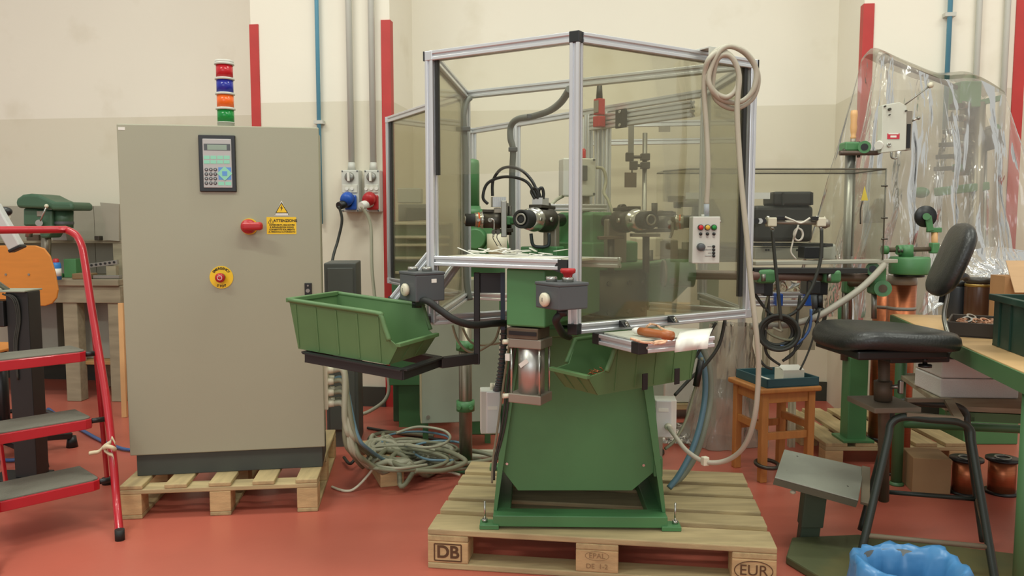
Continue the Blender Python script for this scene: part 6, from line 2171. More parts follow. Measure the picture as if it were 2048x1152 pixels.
# grey electrical cabinet low behind the machine
xa_, xb_ = p(840, 700, 4.1).x, p(1000, 700, 4.1).x
za_, zb2 = p(900, 849, 4.1).z, p(900, 560, 4.1).z
GF = Fr((xa_, 4.1, 0), 8)
t = thing('low_cabinet', 'green-grey sheet steel cabinet with a small lock behind the machine', 'cabinet', GF(0.2, 0.1, za_))
mb = MB()
GF.box(mb, 0, xb_ - xa_, 0.016, 0.2, za_, zb2)
mk('body', mb, M('cabinet_beige', (186, 176, 142), 0.5), t, bevel=0.004)
mb = MB()
GF.box(mb, 0.008, xb_ - xa_, 0, 0.016, za_ + 0.004, zb2)
mk('door', mb, GGREY, t, bevel=0.004)
q = GF.on(856, 834, 0.0)
mk('lock', MB().cyl(GF(q.x, 0, q.z), GF(q.x, -0.006, q.z), 0.01, n=14), STEEL, t)
for x in (0.03, 0.37):
    mk('support_leg', MB().box(GF(x, 0.18, za_ / 2), (0.03, 0.03, za_), GF.R), DGREEN, t)
# steel post with green collars
yq = 3.86
xq = p(931, 800, yq).x
t = thing('steel_post', 'round steel floor post with two green clamp collars', 'post', (xq, yq, 0))
mk('post_tube', MB().cyl((xq, yq, 0.012), (xq, yq, p(931, 640, yq).z), 0.032, n=20), POLE, t)
for y in (690, 811):
    z = p(931, y, yq).z
    cl = mk('collar', MB().lathe([(0.033, -0.025), (0.045, -0.025), (0.045, 0.025), (0.033, 0.025)], (xq, yq, z), Z, 22), GREEN, t)
    for s_ in (-1, 1):
        mk('collar_screw', MB().cyl((xq + s_ * 0.025, yq - 0.035, z), (xq + s_ * 0.03, yq - 0.055, z), 0.01, n=10), GREEN, cl)
mk('base_flange', MB().lathe([(0, 0), (0.075, 0), (0.075, 0.012), (0, 0.012)], (xq, yq, 0), Z, 24), DGREEN, t)
# tall pole with wire clamps seen through the right pane
yv = 4.15
xv = p(1290, 400, yv).x
t = thing('wire_stand', 'slim steel pole with small wire clamps behind the right pane', 'stand', (xv, yv, 0))
mk('pole', MB().cyl((xv, yv, 0.012), p(1290, 266, yv), 0.0125, n=14), GSTEEL, t)
mk('foot', MB().lathe([(0, 0), (0.12, 0), (0.12, 0.012), (0.03, 0.03), (0, 0.03)], (xv, yv, 0), Z, 24), DSTEEL, t)
for y, x0, x1 in ((314, 1254, 1292), (331, 1262, 1296)):
    a = mk('cross_bar', MB().cyl(p(x0, y, yv - 0.03), p(x1, y, yv - 0.03), 0.008, n=10), DSTEEL, t)
    mk('bar_clamp', MB().box(p(1290, y, yv - 0.015), (0.045, 0.05, 0.035)), DSTEEL, a, bevel=0.004)
    mk('bar_clamp', MB().box(p(x0 + 5, y, yv - 0.03), (0.04, 0.035, 0.045)), DSTEEL, a, bevel=0.004)
mk('hanger_plate', MB().box(p(1262, 282, yv - 0.03), (0.028, 0.012, 0.16)), GSTEEL, t)
mk('mirror_plate', MB().box(p(1261, 360, yv - 0.05), (0.062, 0.005, 0.075), rz(10)), RUST, t)
mk('mirror_stem', MB().cyl(p(1264, 333, yv - 0.03), p(1264, 346, yv - 0.05), 0.004, n=8), DSTEEL, t)
# horizontal guard rails farther back
yg = 5.1
t = thing('rear_guard', 'pale horizontal guard rails on posts behind the enclosure', 'guard rail', zz(p(1290, 600, yg), 0))
for y in (247, 283):
    mk('guard_bar', MB().tslot(p(1165, y + 3, yg), p(1500, y - 3, yg - 0.1), 0.035), ALU, t)
mk('guard_plate', MB().box(p(1329, 258, yg - 0.06), (0.07, 0.01, 0.035)), TANMET, t)
for x in (1170, 1492):
    mk('guard_post', MB().tslot(zz(p(x, 300, yg + (0 if x < 1200 else -0.1)), 0), p(x, 238, yg + (0 if x < 1200 else -0.1)), 0.04), ALU, t)
# beige instrument and dark arm behind the spindle heads
t = thing('beige_instrument', 'beige instrument box with white plugs behind the spindle heads', 'instrument', zz(p(1297, 600, 3.9), 0))
mb = MB()
pbox(mb, 1272, 476, 1326, 520, 3.9, 0.2)
mk('case', mb, CREAM, t, bevel=0.006)
mb = MB()
pbox(mb, 1318, 480, 1356, 520, 3.9, 0.15)
mk('side_unit', mb, TANMET, t, bevel=0.006)
mb = MB()
pbox(mb, 1366, 484, 1500, 498, 3.9, 0.03)
mk('white_bar', mb, LGREY, t, bevel=0.002)
mk('stand_column', MB().box(zz(p(1300, 700, 3.95), p(1300, 520, 3.95).z / 2), (0.12, 0.12, p(1300, 520, 3.95).z)), GGREY, t, bevel=0.004)
mb = MB()
pbox(mb, 1356, 498, 1500, 524, 3.95, 0.15)
mk('lower_unit', mb, GGREY, t, bevel=0.004)
t = thing('curved_arm', 'dark curved swing arm with round head behind the pendant', 'arm', zz(p(1420, 600, 4.65), 0))
mk('arm_tube', MB().cyl(p(1352, 405, 4.65), p(1400, 405, 4.65), plen(9, 4.65), n=16), M('olive_metal', (112, 108, 88), 0.5, 0.2), t)
mk('arm_cap', MB().cyl(p(1349, 405, 4.65), p(1362, 406, 4.65), plen(11, 4.65), n=16), DSTEEL, t)
mk('arm_head', MB().prism([p(x, y, 4.65) for x, y in ((1386, 446), (1390, 412), (1400, 398), (1425, 396), (1440, 420), (1450, 446))], V((0, 0.08, 0))), DSTEEL, t, bevel=0.008)
mk('arm_post', MB().box(zz(p(1418, 600, 4.7), p(1418, 440, 4.7).z / 2), (0.09, 0.09, p(1418, 440, 4.7).z)), GGREY, t, bevel=0.004)
# small aluminium bench behind the hanging cables
t = thing('rear_bench', 'small aluminium bench with film and blue clamps behind the cables', 'bench', zz(p(1575, 800, 4.25), 0))
for y in (590, 606):
    mk('bench_rail', MB().tslot(p(1500, y, 4.20), p(1628, y, 4.20), 0.034), ALU, t)
for x in (1534, 1588):
    mk('bench_leg', MB().tslot(zz(p(x, 700, 4.25), 0), p(x, 610, 4.25), 0.034), M('leg_cream', (196, 190, 164), 0.5), t)
for x0, x1 in ((1612, 1626), (1552, 1566)):
    mb = MB()
    pbox(mb, x0, 588, x1, 612, 4.15, 0.04)
    mk('blue_clamp', mb, BLUEP, t, bevel=0.003)
mb = MB()
pbox(mb, 1548, 612, 1630, 700, 4.30, 0.08)
mk('back_panel', mb, M('panel_cream', (190, 184, 160), 0.6), t)
random.seed(31)
gg = [[p(1530 + k * 12 + 2 * math.sin(r_ * 2 + k), 562 + r_ * 5 + 4 * math.sin(k * 1.4 + r_), 4.17 + 0.02 * r_ + 0.02 * math.sin(k * 2.1 + r_)) for k in range(8)] for r_ in range(6)]
mk('film_scrap', MB().sheet([sp(r_, 4) for r_ in gg]), FILM2, t)
# drawer cabinet and dark computer behind the left pane
t = thing('drawer_cabinet', 'green drawer cabinet with pale drawer rails behind the left pane', 'drawer cabinet', zz(p(815, 600, 4.79), 0))
mb = MB()
x0_, x1_ = p(782, 500, 4.79).x, p(900, 500, 4.79).x
zt3 = p(800, 446, 4.79).z
mk('carcass', MB().box(((x0_ + x1_) / 2, 4.93, zt3 / 2), (x1_ - x0_, 0.27, zt3)), BGREEN2, t, bevel=0.004)
for y in (447, 474, 490, 516, 545):
    mk('drawer_rail', MB().bar(p(784, y, 4.78), p(898, y, 4.78), 0.03, 0.016), CREAM, t, bevel=0.003)
mb = MB()
pbox(mb, 796, 408, 858, 440, 4.8, 0.16)
for k in mb.v:
    k.z += zt3 + 0.009 - min(q.z for q in mb.v)
cp = thing('old_computer', 'dark box-like computer with a grey screen on the drawer cabinet', 'computer', zz(p(826, 440, 4.86), zt3))
mk('base_unit', mb, DGREY, cp, bevel=0.006)
mb = MB()
pbox(mb, 794, 376, 842, 406, 4.84, 0.12)
mk('screen', mb, M('screen_grey', (158, 160, 150), 0.5), cp, bevel=0.006)
# ------------------------------------------------------------------ red step ladder
ft = zz(pz(240, 1080, 0), 0)
ld = V((-0.69, -0.72, 0)).normalized()         # along the step fronts, to the second rail
le = V((-0.72, 0.69, 0)).normalized()          # to the back of the steps
LW = 0.42
t = thing('step_ladder', 'red tubular step ladder with grey rubber-matted treads', 'step ladder', ft + ld * LW / 2)
path = [(240, 1078, 3.06), (233, 1000, 3.1), (225, 905, 3.15), (213, 800, 3.21), (197, 700, 3.27), (181, 600, 3.33), (169, 520, 3.38), (163, 490, 3.4), (152, 470, 3.42), (132, 459, 3.43)]
rt = [ft + Z * 0.012] + [p(*k) for k in path[1:]]
hand = [rt[-1], rt[-1] + ld * 0.05 + Z * 0.002, rt[-1] + ld * (LW - 0.05) + Z * 0.002]
lt = [q + ld * LW for q in rt]
full = sp(rt, 5) + sp([rt[-1], rt[-1] + ld * LW * 0.5, lt[-1]], 4)[1:] + list(reversed(sp(lt, 5)))[1:]
mk('rail_tube', MB().tube(full, 0.0155, 12), RED, t)
for q in (rt[0], lt[0]):
    mk('rubber_foot', MB().cyl(q - Z * 0.012, q + Z * 0.03, 0.018, n=14), RUBBER, t)
for i, (px, py, Yc) in enumerate(((206, 958, 3.12), (190, 836, 3.2), (178, 702, 3.27))):
    a = p(px, py, Yc)
    dp = (0.25, 0.22, 0.2)[i]
    z = a.z
    co = 0.035

    def stp(u, v, zz_):
        q = a + ld * u + le * v
        return V((q.x, q.y, zz_))
    Lw = LW - 0.03
    out = [(co, 0), (Lw - co, 0), (Lw - 0.01, 0.01), (Lw, co), (Lw, dp), (0, dp), (0, co), (0.01, 0.01)]
    tr = mk('tread', MB().prism([stp(u, v, z - 0.042) for u, v in out], Z * 0.04), RED, t, bevel=0.003)
    inn = [(co, 0.008), (Lw - co, 0.008), (Lw - 0.014, 0.018), (Lw - 0.008, co), (Lw - 0.008, dp - 0.006), (0.008, dp - 0.006), (0.008, co), (0.014, 0.018)]
    mk('tread_mat', MB().prism([stp(u, v, z - 0.003) for u, v in inn], Z * 0.006), MATG, tr, bevel=0.001)
    k = p(px + 6, py + 2, Yc)
    mk('tread_pin', MB().cyl(stp(0.02, 0.03, z - 0.016), stp(-0.045, 0.02, z - 0.016), 0.011, n=12), BLACKP, tr)
# rear frame of flat bars
for o in (V((0, 0, 0)), ld * (LW - 0.02)):
    a, b = p(186, 640, 3.42) + o, zz(pz(215, 968, 0.0), 0) + o
    mk('rear_leg', MB().bar(a, b, 0.012, 0.034, le), RED, t, bevel=0.003)
    mk('rear_foot', MB().cyl(zz(b, 0), zz(b, 0.03), 0.024, n=12), RUBBER, t)
    mk('rear_link', MB().bar(p(184, 630, 3.36) + o, p(186, 645, 3.43) + o, 0.012, 0.03), RED, t)
# masking tape knotted on the rail
tq = p(216, 890, 3.12)
tp_ = thing('tape_ribbon', 'crumpled strip of cream masking tape knotted on the ladder rail', 'tape', p(215, 905, 3.13))
for pts in ([(222, 884), (208, 893), (198, 903), (188, 905), (178, 907)], [(222, 884), (224, 876), (228, 882), (231, 888)], [(208, 900), (218, 908), (226, 912), (229, 932)]):
    c = sp([p(x, y, 3.115) for x, y in pts], 4)
    g = [[q + Z * 0.008 for q in c], [q + V((0.002, -0.006, 0)) for q in c], [q - Z * 0.008 for q in c]]
    mk('tape_tail', MB().sheet(g), TAPE, tp_, solid=0.001)
mk('tape_knot', MB().tube(sp([p(208, 896, 3.115), p(216, 893, 3.105), p(226, 896, 3.11), p(229, 899, 3.13)], 4), 0.009, 8), TAPE, tp_)

# ------------------------------------------------------------------ plywood swivel chair
yc = 4.15
ch = thing('swivel_chair', 'swivel chair with orange plywood back and seat and black star base', 'chair', zz(p(10, 935, yc), 0))
bp = [(-52, 500), (-40, 491), (70, 491), (88, 497), (100, 512), (110, 545), (116, 580), (113, 596), (104, 607), (90, 612), (-50, 612)]
bb = []
for x, y in bp:
    bb.append(p(x, y, yc))
mk('backrest', MB().prism(bb, V((0, 0.012, 0))), PLY, ch, bevel=0.004)
for x in (12, 58):
    q = p(x, 549, yc)
    mk('back_screw', MB().cyl(q, q - V((0, 0.003, 0)), 0.006, n=10), GSTEEL, ch)
mk('back_bar', MB().bar(p(55, 560, yc + 0.03), p(62, 690, yc + 0.02), 0.04, 0.014, V((0, 1, 0))), BLACKP, ch, bevel=0.003)
mb = MB()
pbox(mb, 48, 616, 66, 642, yc - 0.0, 0.03)
mk('back_clamp', mb, BLACKP, ch, bevel=0.004)
zs_ = p(30, 690, yc).z
seat = [V((p(-30, 690, yc).x + 0.24 * math.copysign(abs(math.cos(a)) ** 0.6, math.cos(a)), yc - 0.18 + 0.2 * math.copysign(abs(math.sin(a)) ** 0.6, math.sin(a)), zs_)) for a in [k * math.pi / 14 for k in range(28)]]
mk('seat', MB().prism(seat, Z * 0.014), PLY, ch, bevel=0.004)
sc = V((p(10, 900, yc).x + 0.08, yc - 0.12, 0))
mk('gas_column', MB().cyl(zz(sc, 0.08), zz(sc, zs_), 0.03, n=16), BLACKP, ch)
mk('foot_ring', MB().ring(zz(sc, 0.2), 0.22, 0.012, Z, 36, 8), BLACKP, ch)
for k in range(3):
    u = V((math.cos(k * 2.09 + 0.4), math.sin(k * 2.09 + 0.4), 0))
    mk('ring_spoke', MB().bar(zz(sc, 0.2) + u * 0.02, zz(sc, 0.2) + u * 0.22, 0.02, 0.012), BLACKP, ch)
for k in range(5):
    an = math.radians(-28 + k * 72)
    u = V((math.cos(an), math.sin(an), 0))
    a = mk('base_arm', MB().bar(zz(sc, 0.1), zz(sc, 0.065) + u * 0.31, 0.045, 0.035), BLACKP, ch, bevel=0.006)
    q = zz(sc, 0.028) + u * 0.31
    w = V((-u.y, u.x, 0))
    mk('glide', MB().cyl(zz(q, 0.0), zz(q, 0.06), 0.03, 0.022, 14), BLACKP, a)
# black column stand with an inspection lamp
ysd = 3.66
t = thing('lamp_stand', 'black square column stand with a grey jointed lamp head', 'stand', zz(p(42, 960, ysd), 0))
mb = MB()
xs0, xs1 = p(22, 800, ysd).x, p(66, 800, ysd).x
zs1 = p(40, 584, ysd).z
mk('column', MB().box(((xs0 + xs1) / 2, ysd + 0.05, zs1 / 2 + 0.01), (xs1 - xs0, 0.1, zs1 - 0.02)), BLACK, t, bevel=0.004)
mk('base', MB().box(((xs0 + xs1) / 2 - 0.06, ysd + 0.05, 0.01), (0.24, 0.16, 0.02)), BLACK, t, bevel=0.004)
mk('top_plate', MB().box(((xs0 + xs1) / 2 - 0.05, ysd + 0.05, zs1 + 0.004), (0.2, 0.14, 0.008)), GGREY, t, bevel=0.002)
mk('side_box', MB().box((xs0 - 0.05, ysd + 0.03, zs1 - 0.1), (0.1, 0.1, 0.12)), BLACKP, t, bevel=0.006)
for k in range(3):
    mk('cord', MB().tube(sp([p(5 + k * 6, 588, ysd - 0.01), p(26 + k * 4, 600, ysd - 0.012), p(34 + k * 3, 640, ysd - 0.006), p(28 + k * 3, 690, ysd - 0.006), p(36, 760, ysd - 0.006)]), 0.004, 6), CABLE3, t)
mk('lamp_arm', MB().tube(sp([zz(V((xs0 - 0.02, ysd + 0.05, 0)), zs1 + 0.005), p(-30, 540, 3.6), p(-50, 460, 3.5), p(-30, 400, 3.45), p(-12, 418, 3.45)]), 0.012), GSTEEL, t)
hd_ = mk('lamp_head', MB().bar(p(-14, 412, 3.42), p(34, 496, 3.42), 0.055, 0.04, V((0, 1, 0))), M('lamp_grey', (186, 188, 184), 0.45), t, bevel=0.006)
mk('lamp_end', MB().bar(p(33, 494, 3.42), p(36, 500, 3.42), 0.06, 0.044, V((0, 1, 0))), BLACKP, hd_, bevel=0.004)
mk('lamp_knuckle', MB().cyl(p(2, 446, 3.46), p(14, 430, 3.46), 0.022, 0.016, 14), CREAM, t)
mk('lamp_knob', MB().sph(p(11, 423, 3.46), (0.028, 0.022, 0.02)), BLACKP, t)

# ------------------------------------------------------------------ work bench on the left
zbt = p(120, 562, 5.15).z
BF = Fr((0, 5.15, 0), -3)
t = thing('wooden_bench', 'old grey wooden work bench with thick square legs', 'workbench', BF(-3.0, 0.3, 0))
xb0, xb1 = -4.2, BF.on(236, 560).x
for k in range(3):
    mb = MB()
    BF.box(mb, xb0, xb1, k * 0.2, k * 0.2 + 0.196, zbt - 0.045, zbt)
    mk('plank', mb, BENCHW, t, bevel=0.006)
mb = MB()
BF.box(mb, xb0, xb1, 0.02, 0.05, zbt - 0.16, zbt - 0.045)
mk('apron', mb, BENCHW, t, bevel=0.003)
for x in (BF.on(138, 700).x, BF.on(228, 700).x, xb0 + 0.1):
    for y in (0.03, 0.5):
        mb = MB()
        BF.box(mb, x - 0.05, x + 0.05, y, y + 0.09, 0, zbt - 0.045)
        mk('leg', mb, BENCHW, t, bevel=0.006)
mb = MB()
BF.box(mb, xb0, xb1, 0.1, 0.5, 0.24, 0.265)
mk('lower_shelf', mb, M('shelf_wood', (176, 134, 84), 0.6), t, bevel=0.003)
# back board and shelf of the rack above
t = thing('bench_rack', 'grey boarded rack with a shelf behind the drill press', 'rack', BF(-3.0, 0.56, zbt))
mb = MB()
zr0, zr1 = zbt, p(100, 411, 5.75).z
for a, b in ((xb0, -3.1), (-3.097, -2.62)):
    mb = MB()
    BF.box(mb, a, min(b, xb1), 0.575, 0.59, zr0, zr1)
    mk('board', mb, BOARDG, t, bevel=0.002)
zsf_ = p(150, 482, 5.5).z
mb = MB()
BF.box(mb, xb0, xb1, 0.36, 0.575, zsf_ - 0.02, zsf_)
mk('shelf', mb, BENCHW, t, bevel=0.003)
xe = BF.on(214, 440, 0.3).x
mk('end_board', MB().prism([BF(*BF.on(x, y, 0.34)) for x, y in ((200, 405), (238, 408), (238, 482), (206, 480), (212, 452), (205, 436))], BF.y * 0.016), BOARDG, t)
mb = MB()
BF.box(mb, xe + 0.0, xe + 0.1, 0.36, 0.575, zbt, zsf_ - 0.02)
mk('upright', mb, BENCHW, t)
# drill press
yd = 5.36
zd = zbt
dp = thing('drill_press', 'green bench drill press with a domed belt cover', 'drill press', zz(p(92, 540, yd), zd))
bc_ = p(92, 540, yd)
mk('base', MB().box(V((bc_.x - 0.03, yd, zd + 0.014)), (0.17, 0.3, 0.026)), GREEN, dp, bevel=0.006)
mk('column', MB().cyl(zz(bc_, zd + 0.02), p(92, 440, yd), plen(9, yd), n=18), POLE, dp)
DRG = M('drill_green', (64, 96, 72), 0.42, var=0.08)
cov = [(30, 405), (33, 397), (44, 389), (60, 387), (78, 389), (96, 398), (108, 403), (140, 404), (146, 408), (146, 421), (104, 421), (100, 418), (34, 416)]
mk('belt_cover', MB().prism([p(x, y, yd - 0.12) for x, y in cov], V((0, 0.26, 0))), DRG, dp, bevel=0.02, seg=3)
mk('head_casting', MB().prism([p(x, y, yd - 0.08) for x, y in ((46, 416), (104, 420), (104, 462), (96, 476), (80, 476), (76, 452), (46, 452))], V((0, 0.16, 0))), DRG, dp, bevel=0.012)
mk('motor', MB().cyl(p(128, 421, yd), p(128, 455, yd), plen(17, yd), n=22), DRG, dp)
mk('motor_fins', MB().lathe([(plen(18, yd), 0.02), (plen(18.5, yd), 0.03), (plen(18, yd), 0.04)], p(128, 455, yd), Z, 22), DGREY, dp)
mk('quill', MB().cyl(p(58, 452, yd - 0.02), p(58, 474, yd - 0.02), 0.022, n=14), GSTEEL, dp)
mb = MB()
pbox(mb, 73, 422, 86, 433, yd - 0.085, 0.02)
mk('switch_plate', mb, TANMET, dp, bevel=0.003)
mk('feed_hub', MB().cyl(p(78, 446, yd - 0.08), p(78, 446, yd - 0.13), 0.022, n=16), STEEL, dp)
mk('feed_lever', MB().cyl(p(80, 444, yd - 0.12), p(93, 413, yd - 0.14), 0.006, n=8), STEEL, dp)
mk('lever_knob', MB().sph(p(93, 412, yd - 0.14), 0.013), CREAM, dp)
# bench top odds and ends
c = zz(p(113, 550, 5.25), zbt)
t = thing('spray_can', 'blue and white spray can with a red cap on the bench', 'spray can', c)
mk('can_body', MB().lathe([(0, 0.001), (0.03, 0.001), (0.03, 0.1), (0.024, 0.115), (0, 0.115)], c, Z, 20), M('can_blue', (40, 120, 190), 0.35), t)
mk('can_label', MB().lathe([(0.0303, 0.025), (0.0305, 0.025), (0.0305, 0.075), (0.0303, 0.075)], c, Z, 20), WHITEP, t)
mk('can_cap', MB().lathe([(0.018, 0.113), (0.018, 0.135), (0.012, 0.14), (0, 0.14)], c, Z, 16), REDP, t)
for (x0, y0, x1, y1, Yb, d, mt, nm, lb, ct) in ((143, 542, 180, 553, 5.3, 0.1, M('oak_block', (128, 104, 72), 0.7), 'wood_block', 'small brown wood block on the bench', 'block'),
                                            (126, 508, 152, 545, 5.45, 0.12, DGREEN, 'green_box', 'dark green metal box standing on the bench', 'box'),
                                            (184, 545, 238, 552, 5.32, 0.05, GSTEEL, 'steel_bar', 'long grey steel bar lying on the bench edge', 'bar'),
                                            (52, 470, 78, 482, 5.55, 0.1, RUST, 'rusty_part', 'small rusty machine part on the rack shelf', 'part'),
                                            (104, 462, 134, 482, 5.56, 0.1, GSTEEL, 'vice_part', 'grey cast machine part on the rack shelf', 'part'),
                                            (188, 473, 198, 482, 5.6, 0.06, DSTEEL, 'small_cube', 'small dark cube at the end of the rack shelf', 'part')):
    mb = MB()
    pbox(mb, x0, y0, x1, y1, Yb, d)
    zm = min(k.z for k in mb.v)
    tgt = zbt if y0 > 500 else zsf_
    for k in mb.v:
        k.z += tgt + 0.001 - zm
    mk(nm, mb, mt, label=lb, cat=ct, bevel=0.004)
t = thing('perforated_rail', 'perforated steel rail leaning on a wood strip on the bench', 'rail', zz(p(205, 530, 5.4), zbt))
mk('rail', MB().bar(p(178, 532, 5.42), p(236, 524, 5.42), 0.03, 0.03), GSTEEL, t, bevel=0.002)
for k in range(6):
    q = p(183 + k * 9, 530.5 - k * 1.2, 5.404)
    mk('hole', MB().cyl(q, q - V((0, 0.003, 0)), 0.008, n=10), BLACKP, t)
mb = MB()
pbox(mb, 212, 532, 232, 546, 5.4, 0.04)
zm = min(k.z for k in mb.v)
for k in mb.v:
    if k.z < zm + 0.01:
        k.z = zbt + 0.001
mk('rest_block', mb, BENCHW, t)
# grey boxes below the bench
for (x0, y0, x1, y1, Yb, d, mt, lb) in ((152, 585, 224, 730, 5.5, 0.2, M('grey_case', (150, 150, 138), 0.55), 'tall grey case standing under the bench beside its leg'), (60, 600, 118, 726, 5.6, 0.15, M('grey_case2', (140, 140, 130), 0.55), 'grey board leaning under the bench behind the plywood chair')):
    mb = MB()
    pbox(mb, x0, y0, x1, y1, Yb, d)
    zm = min(k.z for k in mb.v)
    for k in mb.v:
        if k.z < zm + 0.01:
            k.z = 0.266
    mk('storage_case', mb, mt, label=lb, cat='case', bevel=0.004)
mb = MB()
q = pz(244, 800, 0.0)
mk('wood_lath', MB().bar(V((p(244, 700, 4.9).x, 4.9, 0.0)) , p(242, 606, 5.0), 0.03, 0.02, V((0, 1, 0))), HANDLEW, label='upright pale wooden lath standing between bench and cabinet', cat='lath')
# blue air hose on the floor
t = mk('air_hose', MB().tube(sp([pz(-60, 900, 0.012), pz(-10, 918, 0.012), pz(40, 918, 0.012), pz(75, 898, 0.012), pz(98, 862, 0.012), pz(99, 835, 0.012), pz(96, 818, 0.012), pz(108, 826, 0.012), pz(128, 840, 0.012), pz(160, 858, 0.012), pz(200, 880, 0.012), pz(240, 896, 0.012), pz(262, 900, 0.012)], 6), 0.0095), BLUEHOSE, label='blue air hose snaking over the floor by the plywood chair', cat='hose')

# ------------------------------------------------------------------ cables between cabinet and machine
random.seed(77)


WF = Fr(zz(pz(770, 975, 0), 0), 20)                # the beam lying under the heap
ROUND = [(xq, yq, 0.041), (p(960, 800, y5 + 0.13).x, y5 + 0.13, 0.145)] + [(GF(x, 0.18).x, GF(x, 0.18).y, 0.034) for x in (0.03, 0.37)]


def lay(q, r):
    """keep a cable above the floor, over the beam and the post flange, and beside the posts"""
    q = V(q)
    for cx, cy, R in ROUND:
        d = V((q.x - cx, q.y - cy, 0))
        if q.z < 0.5 and d.length < R + r + 0.003:
            d = d.normalized() if d.length > 1e-6 else V((0, -1, 0))
            q.x, q.y = cx + d.x * (R + r + 0.003), cy + d.y * (R + r + 0.003)
    low = r + 0.001
    d = q - WF.o
    lx, ly = d.dot(WF.x), d.dot(WF.y)
    away = max(-0.02 - lx, lx - 0.09, 0 - ly, ly - 0.5, 0)
    low = max(low, r + 0.001 + 0.095 * (1 - min(1, max(0, away - 0.02) / 0.12)) ** 1.5)
    away = math.hypot(q.x - xq, q.y - yq) - 0.075
    low = max(low, r + 0.001 + 0.014 * (1 - min(1, max(0, away - 0.01) / 0.06)))
    q.z = max(q.z, low)
    return q


def cable(pts, r, mt, label, group):
    path = [lay(q, r) for q in sp(pts, 9)]
    mk('floor_cable', MB().tube(path, r, 7), mt, label=label, cat='cable', group=group)


G = 'cables from the control cabinet'
for i, g0 in enumerate(gl):
    k = i / 7
    y_mid = 905 + 40 * (i % 2) + 10 * k
    mats = (CABLE, CABLE, CABLE2, LBLUEHOSE, CABLE2, CABLE, CABLE, CABLE2)
    pts = [g0, g0 + V((0.05, -0.01, -0.015)), p(690 + 8 * (i % 4), 840 + i * 9, 3.45), p(705 + 12 * (i % 4), 880 + i * 7, 3.5), pz(740 + 18 * (i % 4), 915 + i * 7, 0.03), pz(810, 925 + i * 7, 0.012 + 0.012 * (i % 3)),
           pz(880 + 10 * (i % 3), 920 + 4 * (i % 4), 0.012), pz(925, 916 - i * 1.5, 0.012), pz(965, 914 - i * 1.5, 0.012), pz(1010, 914 - i * 1.5, 0.012)]
    if i == 3:
        cable(pts, 0.008, mats[i], 'light blue cable running from the cabinet side to the machine', G)
    else:
        cable(pts, 0.0115 if i % 3 else 0.014, mats[i], '%s grey cable from the %s gland row of the cabinet, %s gland' % ('thin' if i % 3 else 'thick', ('topmost', 'second', 'third', 'lowest')[i // 2], ('front', 'rear')[i % 2]), G)
for i in range(20):
    cx, cy = random.uniform(790, 915), random.uniform(872, 928)
    rx, ry = random.uniform(50, 105), random.uniform(12, 24)
    z = 0.012 + random.uniform(0, 0.13) * (1 - abs(cx - 840) / 170)
    n_ = random.choice((7, 9, 11))
    a0 = random.uniform(0, 6.28)
    for _try in range(60):
        pts = [pz(min(max(cx + rx * math.cos(a0 + k * 0.8) * random.uniform(0.8, 1.1), 742), 985), cy + ry * math.sin(a0 + k * 0.8) * random.uniform(0.8, 1.15), max(0.012, z + 0.012 * math.sin(k * 1.7))) for k in range(n_)]
        if all(math.hypot(q.x - ox, q.y - oy) > R + 0.018 for q in sp(pts, 9) for ox, oy, R in ROUND):
            break
        cx, cy = random.uniform(790, 900), random.uniform(872, 928)
        rx, a0 = random.uniform(50, 95), random.uniform(0, 6.28)
    mt = (CABLE, CABLE2, CABLE2, CABLE, CABLE2, CABLE, CABLE2, LBLUEHOSE)[i % 8]
    nm = 'slim light blue cable' if mt is LBLUEHOSE else 'beige-grey cable' if mt is CABLE else 'olive-grey cable'
    cable(pts, 0.006 if mt is LBLUEHOSE else random.choice((0.007, 0.009, 0.0115)), mt, nm + ' looped in the tangle beside the steel post', 'tangled floor cables')
cable([pz(664, 974, 0.006), pz(680, 980, 0.006), pz(700, 982, 0.006), pz(750, 972, 0.006), pz(800, 955, 0.02), pz(850, 941, 0.03), pz(890, 942, 0.02), pz(920, 950, 0.012)], 0.006, CREAM, 'thin pale cord crossing the red floor in front of the tangle', None)
cable([pz(688, 922, 0.008), pz(702, 938, 0.008), pz(724, 930, 0.008), pz(760, 925, 0.008)], 0.008, CABLE3, 'black cable lying on the floor beside the cabinet pallet', None)
cable([pz(735, 856, 0.008), pz(780, 864, 0.008), pz(830, 872, 0.01), pz(900, 882, 0.012)], 0.008, CABLE3, 'dark straight cable on the floor behind the tangle', None)
mb = MB()
wf = WF
wf.box(mb, -0.02, 0.09, 0, 0.5, 0.0, 0.09)
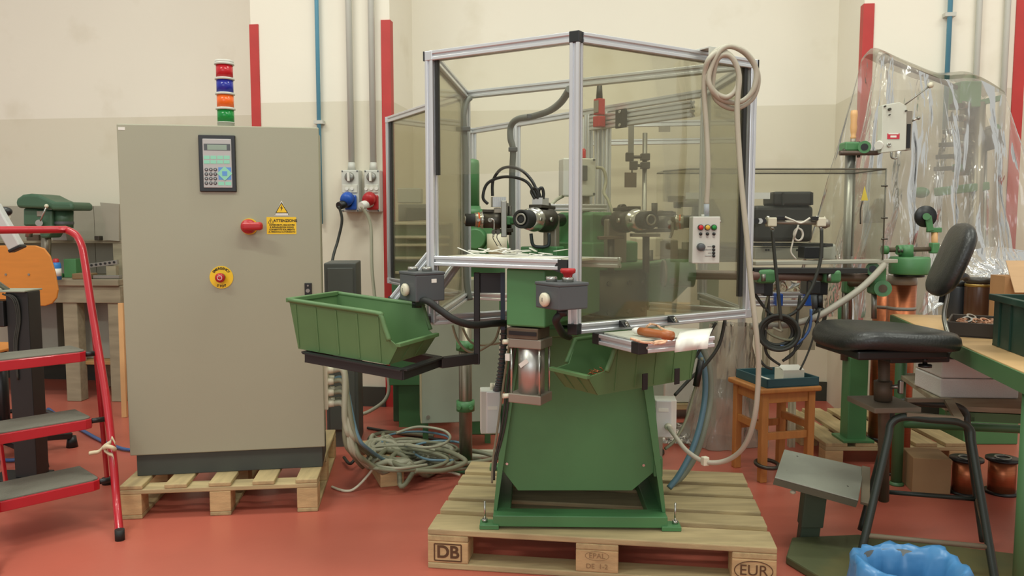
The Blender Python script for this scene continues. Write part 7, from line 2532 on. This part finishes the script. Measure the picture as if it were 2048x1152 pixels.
mk('wood_beam', mb, WOODB, label='dark wooden beam half buried under the tangled cables', cat='beam', bevel=0.004)

# hoses and cables behind the machine on the right
for pts, r, mt, lb in (([(1393, 700, 3.2), (1408, 735, 3.2), (1410, 790, 3.2), (1400, 850, 3.18), (1382, 905, 3.15), (1358, 950, 3.12), (1338, 976, 3.1)], 0.012, LBLUEHOSE, 'thick blue hose curving down behind the machine'),
                       ([(1402, 690, 3.24), (1418, 740, 3.24), (1420, 800, 3.24), (1408, 860, 3.22), (1390, 912, 3.21), (1366, 950, 3.2), (1344, 968, 3.18)], 0.014, M('grey_hose2', (136, 140, 124), 0.5), 'thick grey hose curving down behind the machine'),
                       ([(1450, 640, 3.1), (1438, 690, 3.1), (1410, 730, 3.1), (1380, 758, 3.1), (1350, 790, 3.05)], 0.007, CABLE3, 'black cable slanting from the enclosure behind the scrap bin'),
                       ([(1432, 645, 3.15), (1408, 685, 3.15), (1386, 720, 3.15), (1350, 750, 3.1)], 0.006, CABLE3, 'thin black cable slanting behind the scrap bin'),
                       ([(1404, 715, 3.05), (1398, 750, 3.05), (1388, 785, 3.05), (1372, 840, 3.02), (1350, 880, 2.98), (1330, 898, 2.96)], 0.006, CABLE2, 'thin olive cable with a black plug behind the right junction box')):
    o = mk('machine_hose', MB().tube(sp([p(*k) for k in pts], 6), r, 8), mt, label=lb, cat='hose', group='hoses behind the machine')
    if 'plug' in lb:
        mk('plug', MB().cyl(p(1402, 720, 3.05), p(1392, 772, 3.05), 0.013, n=10), BLACKP, o)
for pts in ([(905, 650, 2.9), (915, 680, 2.9), (932, 700, 2.9), (948, 705, 2.9)], [(1000, 650, 2.85), (990, 680, 2.85), (970, 695, 2.85), (950, 706, 2.85)], [(925, 655, 2.95), (940, 682, 2.95), (965, 690, 2.95), (1005, 685, 2.9)]):
    mk('looped_cable', MB().tube(sp([p(*k) for k in pts], 6), 0.005, 6), CABLE2, label='thin cable looping below the enclosure behind the black upright', cat='cable', group='cables looping under the enclosure')
